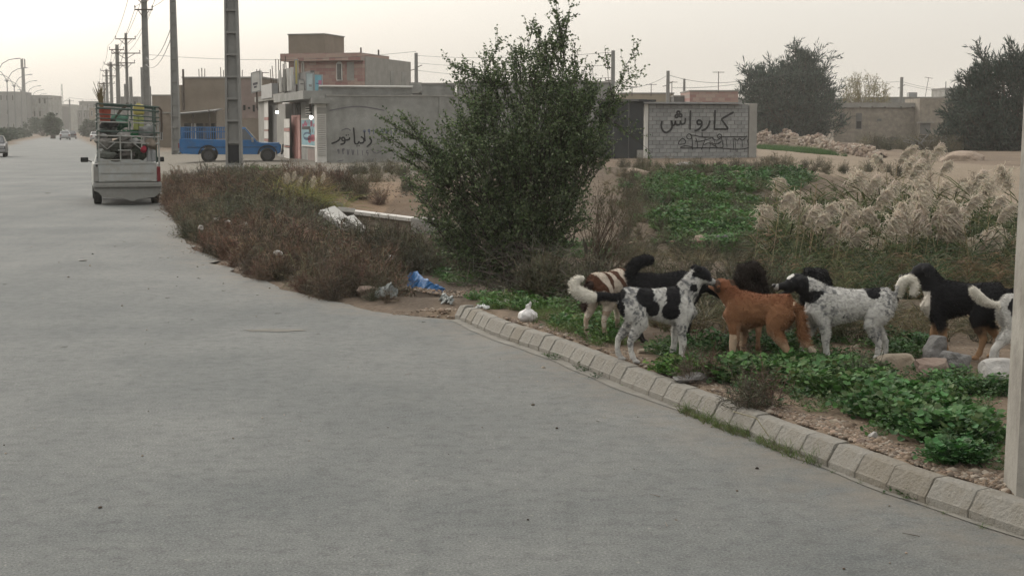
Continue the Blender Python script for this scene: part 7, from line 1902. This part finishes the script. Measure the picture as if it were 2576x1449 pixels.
# gravel
def pebble_proto(sd):
    import bmesh
    bm = bmesh.new(); bmesh.ops.create_icosphere(bm, subdivisions=1, radius=1)
    for v in bm.verts: v.co = Vector((v.co.x * R.uniform(.8, 1.2), v.co.y * R.uniform(.6, 1), v.co.z * R.uniform(.35, .7)))
    V = np.array([v.co[:] for v in bm.verts]); Fq = np.array([[v.index for v in f.verts] for f in bm.faces]); bm.free()
    c = np.array([[.30, .235, .18], [.22, .165, .12], [.36, .31, .25], [.18, .145, .115], [.30, .22, .165]][sd % 5]) * .62
    return V, Fq, np.tile(c, (len(V), 1))
PP = [pebble_proto(k) for k in range(10)]
verge = [(1200, 800), (1240, 790), (1440, 830), (1640, 905), (1900, 1000), (2350, 1140), (2545, 1190), (2620, 1260), (2576, 1350), (2240, 1215), (1900, 1080), (1600, 960), (1400, 875)]
A = [scatter_px(verge, 4200, smin=.2), scatter_px([(1900, 1010), (2130, 1060), (2330, 1150), (2545, 1200), (2600, 1330), (2240, 1200), (1950, 1060)], 2200, smin=.2), scatter_px([(1560, 830), (2560, 830), (2560, 1250), (2000, 1020)], 2200), scatter_px([(980, 785), (1180, 770), (1230, 810), (1000, 800)], 900, smin=-.35),
     scatter_px([(1500, 630), (1950, 630), (1950, 700), (1500, 700)], 20), scatter_px([(860, 440), (1080, 430), (1080, 520), (900, 520)], 500, ymax=60)]
sz = [NR.exponential(.005, len(A[0])) + .004, NR.exponential(.0065, len(A[1])) + .004, NR.exponential(.005, len(A[2])) + .004, NR.exponential(.006, len(A[3])) + .006, NR.exponential(.02, len(A[4])) + .015, NR.exponential(.02, len(A[5])) + .01]
P = np.vstack(A); S1 = np.minimum(np.concatenate(sz), .045); P[:, 2] = np.maximum(P[:, 2], 0) - S1 * .1
V, Fq, C = scatter(PP, P, NR.uniform(0, 6.28, len(P)), S1, colvar=.3)
o = bigmesh('gravel', V, Fq, vmat('gravel', .95, 0, .15), C); tag(o, kind='stuff')
# grit, leaves and scraps lying on the asphalt
n = 900; xx = NR.uniform(-9, 3, n); yy = NR.uniform(5, 30, n); sdd = sdist(xx, yy); ok = (sdd < -.05) & ((NR.uniform(0, 1, n) < np.exp(sdd / 1.2)) | (NR.uniform(0, 1, n) < .12))
P = np.stack([xx[ok], yy[ok], np.full(ok.sum(), .004)], 1); S1 = NR.exponential(.004, len(P)) + .004
V, Fq, C = scatter(PP[:4], P, NR.uniform(0, 6.28, len(P)), np.minimum(S1, .02), colvar=.5, cols=np.where(NR.uniform(0, 1, (len(P), 1)) < .35, .28, 1.0) * np.ones((len(P), 3)))
o = bigmesh('grit', V, Fq, vmat('grit', .95, 0, .15), C); tag(o, kind='stuff')

# stone heap wall beside the dirt track
L0, L1, L2 = [Vector((v.x, v.y, 0)) for v in (dp(1906, 322, 146), dp(2040, 322, 108), dp(2218, 322, 78))]
sp_ = thing('stone_wall', 'long tumbled wall of loose reddish stones along the dirt track', 'stone wall', (0, 0, 0))
m_st = [mat('field_stone', c, rough=.95, bump=1, bscale=4, var=.12, vscale=3) for c in ((.34, .265, .205), (.30, .225, .17), (.40, .325, .255), (.24, .185, .15), (.44, .385, .32))]
import bmesh as _bm
stm = []
for k in range(10):
    bm = _bm.new(); _bm.ops.create_icosphere(bm, subdivisions=1, radius=1)
    for v in bm.verts: v.co = Vector((v.co.x * R.uniform(.75, 1.15), v.co.y * R.uniform(.6, .95), v.co.z * R.uniform(.5, .8)))
    me = bpy.data.meshes.new('stone'); bm.to_mesh(me); bm.free(); me.materials.append(m_st[k % 5]); stm.append(me)
def pathpt(f_):
    return L1.lerp(L0, (f_ - .4) / .6) if f_ > .4 else L2.lerp(L1, f_ / .4)
allst = []
for k in range(1500):
    f_ = R.random() ** 1.0; p = pathpt(f_); hgt = (.35 + .85 * min(1, f_ * 2.2)) * (1.0 if f_ > .03 else .5) * (1 + .25 * math.sin(f_ * 23) + .1 * math.sin(f_ * 61)); u_ = R.uniform(-1, 1); w_ = R.uniform(0, 1)
    base_w = .75; yv = u_ * base_w * (1 - w_ * .75); zz = w_ * hgt * (1 - .25 * abs(u_))
    d_ = (L0 - L2).normalized(); nrm_ = Vector((d_.y, -d_.x, 0)); q = p + nrm_ * yv
    allst.append((f_, q.x, q.y, Hs(q.x, q.y) + zz, R.uniform(.12, .23)))
allst.sort(key=lambda s_: -s_[4] / s_[2])
for k, (f_, x, y, z, s_) in enumerate(allst[:296]):
    o = bpy.data.objects.new('stone', stm[k % 10]); COL.objects.link(o); o.parent = sp_; o.location = (x, y, z); o.scale = (s_,) * 3; o.rotation_euler = (R.uniform(0, 3), R.uniform(0, 3), R.uniform(0, 6))
rest = allst[296:]; PS = [(V_ / 1.0, F_, np.ones((len(V_), 3))) for (V_, F_, _) in PP]
P = np.array([[a[1], a[2], a[3]] for a in rest]); cs = np.array([(.34, .265, .205), (.30, .225, .17), (.40, .325, .255), (.24, .185, .15), (.44, .385, .32)]) * ALB
V, Fq, C = scatter(PS, P, NR.uniform(0, 6, len(P)), np.array([a[4] for a in rest]), tilt=NR.uniform(0, 3, len(P)), cols=cs[NR.randint(0, 5, len(P))])
o = bigmesh('stones', V, Fq, vmat('stone_rest', .95), C, sp_); o['kind'] = 'stuff'
mb = MB()
for k in range(14):
    a, b = pathpt(k / 14), pathpt((k + 1) / 14); d_ = (b - a).normalized(); n_ = Vector((d_.y, -d_.x, 0)); h_ = .3 + .5 * min(1, k / 6)
    za, zb2 = Hs(a.x, a.y), Hs(b.x, b.y)
    mb.add([a + n_ * .6 + Vector((0, 0, za - .3)), a + Vector((0, 0, za + h_)), a - n_ * .6 + Vector((0, 0, za - .3)), b + n_ * .6 + Vector((0, 0, zb2 - .3)), b + Vector((0, 0, zb2 + h_)), b - n_ * .6 + Vector((0, 0, zb2 - .3))], [(0, 3, 4, 1), (1, 4, 5, 2)])
mb.build('rubble_core', m_st[3], sp_)
# pallet
pl = thing('pallet', 'pale wooden pallet leaning against the loose stone wall', 'pallet', tuple(Vector((dp(2007, 322, 111.5).x, 111.5, Hs(dp(2007, 322, 111.5).x, 111.5)))), -.1); m_wood = mat('pale_wood', (.42, .35, .27), rough=.9, var=.2, vscale=5)
pl.rotation_euler.x = -.3
for k in range(5): mb = MB(); mb.b2(-.5, .5, 0, .03, .04 + k * .2, .15 + k * .2); mb.build('plank', m_wood, pl)
for k in (-.46, 0, .46): mb = MB(); mb.b2(k - .05, k + .05, .032, .13, 0, 1.0); mb.build('bearer', m_wood, pl)
# debris by the ruin
db = thing('debris_heap', 'tangled heap of grey boards and branches before the ruined doorway', 'debris', (dp(2350, 322, 104).x, 104, Hs(dp(2350, 322, 104).x, 104)))
for k in range(16):
    mb = MB(); a = Vector((R.uniform(-1.2, 1.2), R.uniform(-.5, .5), R.uniform(.1, .5))); e = a + Vector((R.uniform(-1.4, 1.4), R.uniform(-.4, .4), R.uniform(.2, 1.0))); mb.tube([a, (a + e) / 2 + Vector((0, 0, .1)), e], [.06, .05, .03], 5); mb.build('branch' if k % 3 else 'board', mat('grey_wood', (.20, .195, .185), rough=.9) if k == 0 else bpy.data.materials['grey_wood'], db)
# white plastic bag, knotted
g = ground_px(1328, 808)
bg = thing('plastic_bag', 'knotted white plastic bag standing in the weeds behind the kerb', 'bag', tuple(g), .3)
m_bag = mat('white_plastic', (.74, .73, .71), rough=.45, bump=1.2, bscale=16, var=.05, vscale=8, dirt=(.55, .40, .38), dscale=5, damt=.35)
import bmesh
bm = bmesh.new(); bmesh.ops.create_icosphere(bm, subdivisions=4, radius=1)
for v in bm.verts:
    p = v.co.copy(); an = math.atan2(p.y, p.x); fold = .07 * math.sin(an * 9 + p.z * 2) * (.3 + .7 * max(0, p.z + .2)) + .16 * mnoise.noise(p * 2.2) + .07 * mnoise.noise(p * 5.5)
    rr_ = 1 + fold - .35 * max(0, p.z) ** 2; v.co = Vector((p.x * .088 * rr_, p.y * .078 * rr_, max(p.z, -.72) * .070 + .050))
me = bpy.data.meshes.new('bag_body'); bm.to_mesh(me); bm.free(); me.materials.append(m_bag); me.polygons.foreach_set('use_smooth', [True] * len(me.polygons))
o = bpy.data.objects.new('bag_body', me); COL.objects.link(o); o.parent = bg
mb = MB(); mb.tube([(0, 0, .085), (0, 0, .105), (.0, 0, .125), (0, 0, .138)], [(.052, .046), (.036, .030), (.020, .018), (.022, .018)], 11)
mb.build('knot', m_bag, bg, smooth=True)
for s in (-1, 1): mb = MB(); mb.tube([(s * .006, 0, .125), (s * .012 + .004, .004 * s, .143), (s * .012 + .012, 0, .160 + .008 * s), (s * .006 + .018, 0, .172 + .012 * s)], [(.014, .020), (.012, .018), (.010, .012), (.004, .005)], 7); mb.build('handle', m_bag, bg, smooth=False)
# blue plastic sheet
m_blues = mat('blue_plastic', (.035, .19, .48), rough=.45, bump=1, bscale=14, var=.15, vscale=8)
def crumple(name, label, cat, pxs, w, m, seed, hz_=.25):
    """crumpled sheet following a pixel polyline on the ground; pxs: (px,py,lift)"""
    pts = [ground_px(a, b) + Vector((0, 0, l)) for a, b, l in pxs]; org = pts[0].copy(); nU, nV = 26, 9; V = []; Fq = []
    for i in range(nU + 1):
        f_ = i / nU * (len(pts) - 1); j = min(int(f_), len(pts) - 2); p = pts[j].lerp(pts[j + 1], f_ - j); ww = np.interp(i / nU, np.linspace(0, 1, len(w)), w)
        for q in range(nV + 1):
            v_ = q / nV - .5; nn = mnoise.noise(Vector((i * .35, q * .55, seed))) ; n2_ = mnoise.noise(Vector((i * .9, q * 1.2, seed + 5)))
            V.append(tuple(p - org + Vector((nn * .05, v_ * ww * .6 + n2_ * .03, (.5 - abs(v_)) * ww * hz_ * 2 + nn * ww * .25 + abs(n2_) * .05 + .015))))
    for i in range(nU):
        for q in range(nV): a = i * (nV + 1) + q; Fq.append((a, a + 1, a + nV + 2, a + nV + 1))
    mb = MB(); mb.add(V, Fq); o = mb.build(name, m, None, smooth=False); o.location = org; md = o.modifiers.new('thick', 'SOLIDIFY'); md.thickness = .004
    return tag(o, label, cat)
crumple('plastic_sheet', 'crumpled bright blue plastic sheet at the foot of the big bush', 'sheet', [(1026, 732, .03), (1042, 732, .05), (1078, 740, .03), (1118, 745, .02)], [.34, .40, .24, .14], m_blues, 2, .62)
crumple('plastic_sheet', 'torn greyish plastic film tangled below the blue sheet', 'sheet', [(1080, 752, 0), (1110, 760, 0), (1140, 768, 0)], [.10, .22, .14], mat('grey_film', (.22, .24, .23), rough=.5), 5, .3)
crumple('cardboard', 'bent grey sheet of board lying at the end of the dry scrub', 'board', [(945, 752, 0), (975, 752, .02), (1000, 752, 0)], [.18, .3, .16], mat('grey_board', (.24, .26, .25), rough=.8), 8, .42)
o = crumple('paper_scrap', 'white scrap lying in the weeds just behind the kerb end', 'litter', [(1200, 782, 0), (1215, 783, 0), (1228, 785, 0)], [.05, .08, .05], mat('paper', (.55, .57, .55), rough=.8), 9, .2)
# small litter in the scrub, one by one
lit = [(575, 602, 'pale scrap near the left edge of the dry scrub'), (618, 607, 'white scrap in the middle of the dry scrub edge'), (700, 692, 'pale stone in the scrub at the asphalt edge'), (858, 688, 'whitish paper ball in the dry scrub'), (877, 700, 'small white wad in the dry scrub'), (984, 690, 'round white cup in the dry scrub'),
       (920, 725, 'whitish crumpled wad low in the dry scrub'), (505, 617, 'small white fleck at the scrub border'), (730, 660, 'torn pinkish paper on a scrub twig'), (1270, 770, 'white wrapper beside the kerb in the weeds'), (1343, 775, 'tiny white wrapper left of the bag'), (545, 595, 'pale wad at the top of the scrub edge'), (862, 452, 'white litter on the track edge near the pole'), (1440, 752, 'pale stick like scrap by the brush pile')]
m_lit = mat('litter_white', (.52, .50, .46), rough=.7)
for k, (a, b, lb) in enumerate(lit):
    o = rock(lb, a, b, .12 if k != 12 else .3, .08, .09, m_lit, 70 + k, .3 * k, name='litter', rough=.9, sink=-.3 if b < 760 and b > 500 else 0, sub=2); o['category'] = 'litter'
    if a < 1000 and b > 500: o.location.z += .22
# grey brush pile
n = 700; g = ground_px(1430, 752); c0 = np.array(g); P0 = c0 + NR.normal(size=(n, 3)) * np.array([.24, .18, .0]) + np.stack([np.zeros(n), np.zeros(n), NR.uniform(0, .16, n)], 1)
D = rnd(n) * np.array([1, .7, .22]); V, Fq, C = sticks(P0, P0 + nrm(D) * NR.uniform(.08, .3, (n, 1)), .005, .002, tint(n, (.15, .14, .125), .45)); o = bigmesh('brush_pile', V, Fq, m_twig, C)
tag(o, 'pile of thin grey cut twigs between the bush and the banded dog', 'brush pile'); o['kind'] = 'stuff'
# bare brown twig clumps on the verge
for k, (a, b, sc) in enumerate(((1775, 958, .55), (1740, 965, .5), (1895, 1035, .65), (1935, 1025, .6), (1860, 1045, .45), (2165, 975, .6), (1870, 925, .5))):
    g = ground_px(a, b); V, Fq, C = SC1[k % 3]; o = bigmesh('dead_plant', V * sc, Fq, m_twig, C * .9); o.location = g; o.rotation_euler = (0, 0, k)
    tag(o, ['leftmost dead brown plant behind the grey kerb rock', 'small dead plant on top of the grey kerb rock', 'dead reddish brown plant spilling over the kerb', 'dead brown plant right of the one spilling over the kerb', 'low dead plant left of the one spilling over the kerb', 'dead brown plant between the mallow and the cream boulder', 'dead brown twigs before the ginger dog front paws'][k], 'dead plant', 'dead plants on the verge')
# straw on the kerb
mb = MB(); a, b = gp(2010, 1045, .2), gp(1942, 1112, .0)
a, b = gp(1845, 1035, .21), gp(1945, 1112, .01); mb.tube([a, (a + b) / 2 + Vector((.02, .02, .05)), b], [.004, .0035, .003], 5); o = mb.build('dry_stalk', mat('straw', (.42, .38, .26), rough=.9)); tag(o, 'long dry straw stalk leaning over the kerb onto the road', 'stalk')
# asphalt marks
def flat(name, label, px0, py0, px1, py1, m, kind_cat='patch', n=16, z=.004):
    cx, cy = (px0 + px1) / 2, (py0 + py1) / 2; mb = MB(); pts = []
    for k in range(n):
        a = 2 * math.pi * k / n; r_ = 1 + .18 * math.sin(k * 2.3); p = gp(cx + (px1 - px0) / 2 * math.cos(a) * r_, cy + (py1 - py0) / 2 * math.sin(a) * r_); pts.append((p.x, p.y, z))
    mb.add(pts, [tuple(reversed(range(n)))]); o = mb.build(name, m); o['kind'] = 'structure'; return o
m_tar = mat('tar_patch', (.17, .162, .14), rough=.95, var=.12, vscale=8)
m_hole = mat('pothole_floor', (.07, .065, .058), rough=.9, var=.3, vscale=10)
flat('asphalt_patch', '', 615, 828, 768, 835, m_tar)
flat('asphalt_patch', '', 112, 485, 128, 488, m_hole)
o = rock('small white scrap lying alone on the asphalt', 208, 667, .14, .02, .06, m_lit, 90, 0, name='litter', rough=.6, sink=0, sub=2); o.location.z = .012; o['category'] = 'litter'
# leaf scraps and twigs blown on the asphalt
n = 260; xx = NR.uniform(-9, 2.4, n); yy = NR.uniform(5.5, 32, n); sdd = sdist(xx, yy); ok = (sdd < -.03) & (NR.uniform(0, 1, n) < np.clip(np.exp(sdd / 1.5), .2, 1))
P0 = np.stack([xx[ok], yy[ok], np.full(ok.sum(), .008)], 1); m_ = len(P0); a_ = NR.uniform(0, 6.28, m_); D = np.stack([np.cos(a_), np.sin(a_), np.zeros(m_)], 1)
V, Fq, C = sticks(P0, P0 + D * NR.uniform(.02, .09, (m_, 1)), .003, .0015, tint(m_, (.10, .085, .07), .5)); V2 = leaves(P0[::2] + .05, D[::2], .035, .02, tint(len(P0[::2]), (.09, .075, .05), .5)); V2[0][:, 2] = np.clip(V2[0][:, 2], .004, .02)
V, Fq, C = join([(V, Fq, C), V2]); o = bigmesh('leaf_litter', V, Fq, m_twig, C); tag(o, kind='stuff')
# gutter strip of thin mortar and silt at the kerb foot
n = 120; SV = []; SF = []
for k in range(n + 1):
    f_ = k / n; p, d = kp(f_ * (kd[-1] * .99)); nn = Vector((-d.y, d.x, 0)); w_ = .035 + .008 * math.sin(k * .9)
    w_ += .06 * float(sstep(9.8, 10.6, p.y))
    SV += [tuple(p + Vector((0, 0, .006))), tuple(p + nn * w_ + Vector((0, 0, .0045)))]
for k in range(n): SF.append((2 * k, 2 * k + 2, 2 * k + 3, 2 * k + 1))
mb = MB(); mb.add(SV, SF); o = mb.build('gutter', mat('gutter_silt', (.25, .24, .21), rough=.95, bump=1, bscale=18, var=.2, vscale=7, dirt=(.2, .185, .15), dscale=6, damt=.6)); tag(o, kind='structure')
# kerb side clumps of weeds
P = np.array([list(gp(a, b)) for a, b in ((2270, 1243), (2285, 1250), (2300, 1256), (2255, 1240), (1455, 928), (1470, 935), (1395, 905), (1380, 897), (1500, 952))]); V, Fq, C = scatter(GP, P, NR.uniform(0, 6, len(P)), np.full(len(P), .42), cols=np.ones((len(P), 3)) * .55)
o = bigmesh('kerb_weeds', V, Fq, m_leaf, C); tag(o, kind='stuff')
# fallen concrete ladder pole in the ditch
def at_z(px, py, z): return gp(px, py, z)
a = ground_px(1086, 590); b = ground_px(905, 562); za_ = dp(1086, 553, a.y).z
fp = thing('fallen_concrete_pole', 'concrete ladder pole lying in the ditch with its grey butt end toward the bush', 'concrete pole', (a.x, a.y, a.z - .05)); dd = (b - a); Lp = Vector((dd.x, dd.y, 0)).length
zb2_ = dp(905, 531, b.y).z; ztop = za_ - a.z + .05; fp.rotation_euler = (0, -math.atan2(zb2_ - za_, Lp), math.atan2(dd.y, dd.x))
print('POLE', a, b, ztop, zb2_)
mb = MB(); mb.b2(.62, Lp + 3, -.14, .14, ztop - .09, ztop); mb.build('flange', m_white, fp, bevel=.01)
mb = MB(); mb.b2(.62, Lp + 3, -.14, .14, ztop - .50, ztop - .42); mb.build('flange', m_pole, fp, bevel=.01)
mb = MB(); mb.b2(-.02, .60, -.19, .19, ztop - .56, ztop + .02); mb.build('butt_block', m_cem2, fp, bevel=.03)
mb = MB(); mb.b2(.62, Lp + 3, .05, .08, ztop - .418, ztop - .092); mb.build('web', m_brownp, fp)
k = .95
while k < Lp + 2.8: mb = MB(); mb.b2(k - .035, k + .035, -.13, .048, ztop - .418, ztop - .092); mb.build('rib', m_white, fp); k += .42
# broken slabs
def slab(label, corners, th, m, zs):
    pts = [gp(x, y, z) for (x, y), z in zip(corners, zs)]; c = sum(pts, Vector()) / 4; mb = MB(); n_ = (pts[1] - pts[0]).cross(pts[3] - pts[0]).normalized(); n_ = n_ if n_.z > 0 else -n_
    mb.add([p - c for p in pts] + [p - c - n_ * th for p in pts], [(0, 1, 2, 3), (7, 6, 5, 4), (0, 4, 5, 1), (1, 5, 6, 2), (2, 6, 7, 3), (3, 7, 4, 0)])
    o = mb.build('concrete_slab', m, None, bevel=.015); o.location = c; tag(o, label, 'slab', 'broken concrete slabs in the ditch'); return o
slab('long whitish broken slab tilted over a dark hollow', [(805, 528), (842, 517), (892, 560), (870, 572)], .10, m_white, (.30, .35, .0, -.02))
slab('narrow pale slab leaning right of the long whitish one', [(868, 545), (890, 540), (933, 585), (915, 588)], .10, m_white, (.2, .2, -.15, -.15))
slab('small grey broken slab on top at the back', [(850, 520), (895, 524), (890, 540), (855, 534)], .1, m_cem2, (.28, .28, .12, .12))
rock('grey rubble block under the whitish broken slab', 828, 562, .9, .7, .6, m_rockg, 61, .3, rough=.4); rock('near black lump painted as the shade in the hollow under the slabs', 850, 575, .6, .4, .5, mat('hollow_shade', (.05, .05, .048), rough=.95), 62, .3, rough=.4)  # second lump is near black: shade of the hollow put into its colour
rock('pale rubble stone at the back end of the slabs', 838, 530, .45, .3, .4, m_rockg, 63, .1, rough=.5)
# ------------------------------------------------------------------ haze
hz = MB(); hz.b2(-1500, 1500, -70, 1600, -1.9, 48)
m_haze = bpy.data.materials.new('haze'); m_haze.use_nodes = True
N, L = m_haze.node_tree.nodes, m_haze.node_tree.links; N.clear()
ou = N.new('ShaderNodeOutputMaterial'); pv = N.new('ShaderNodeVolumePrincipled')
pv.inputs['Color'].default_value = (0.95, 0.93, 0.87, 1); pv.inputs['Density'].default_value = 0.00042
L.new(pv.outputs['Volume'], ou.inputs['Volume'])
o = hz.build('haze', m_haze); tag(o, kind='stuff')
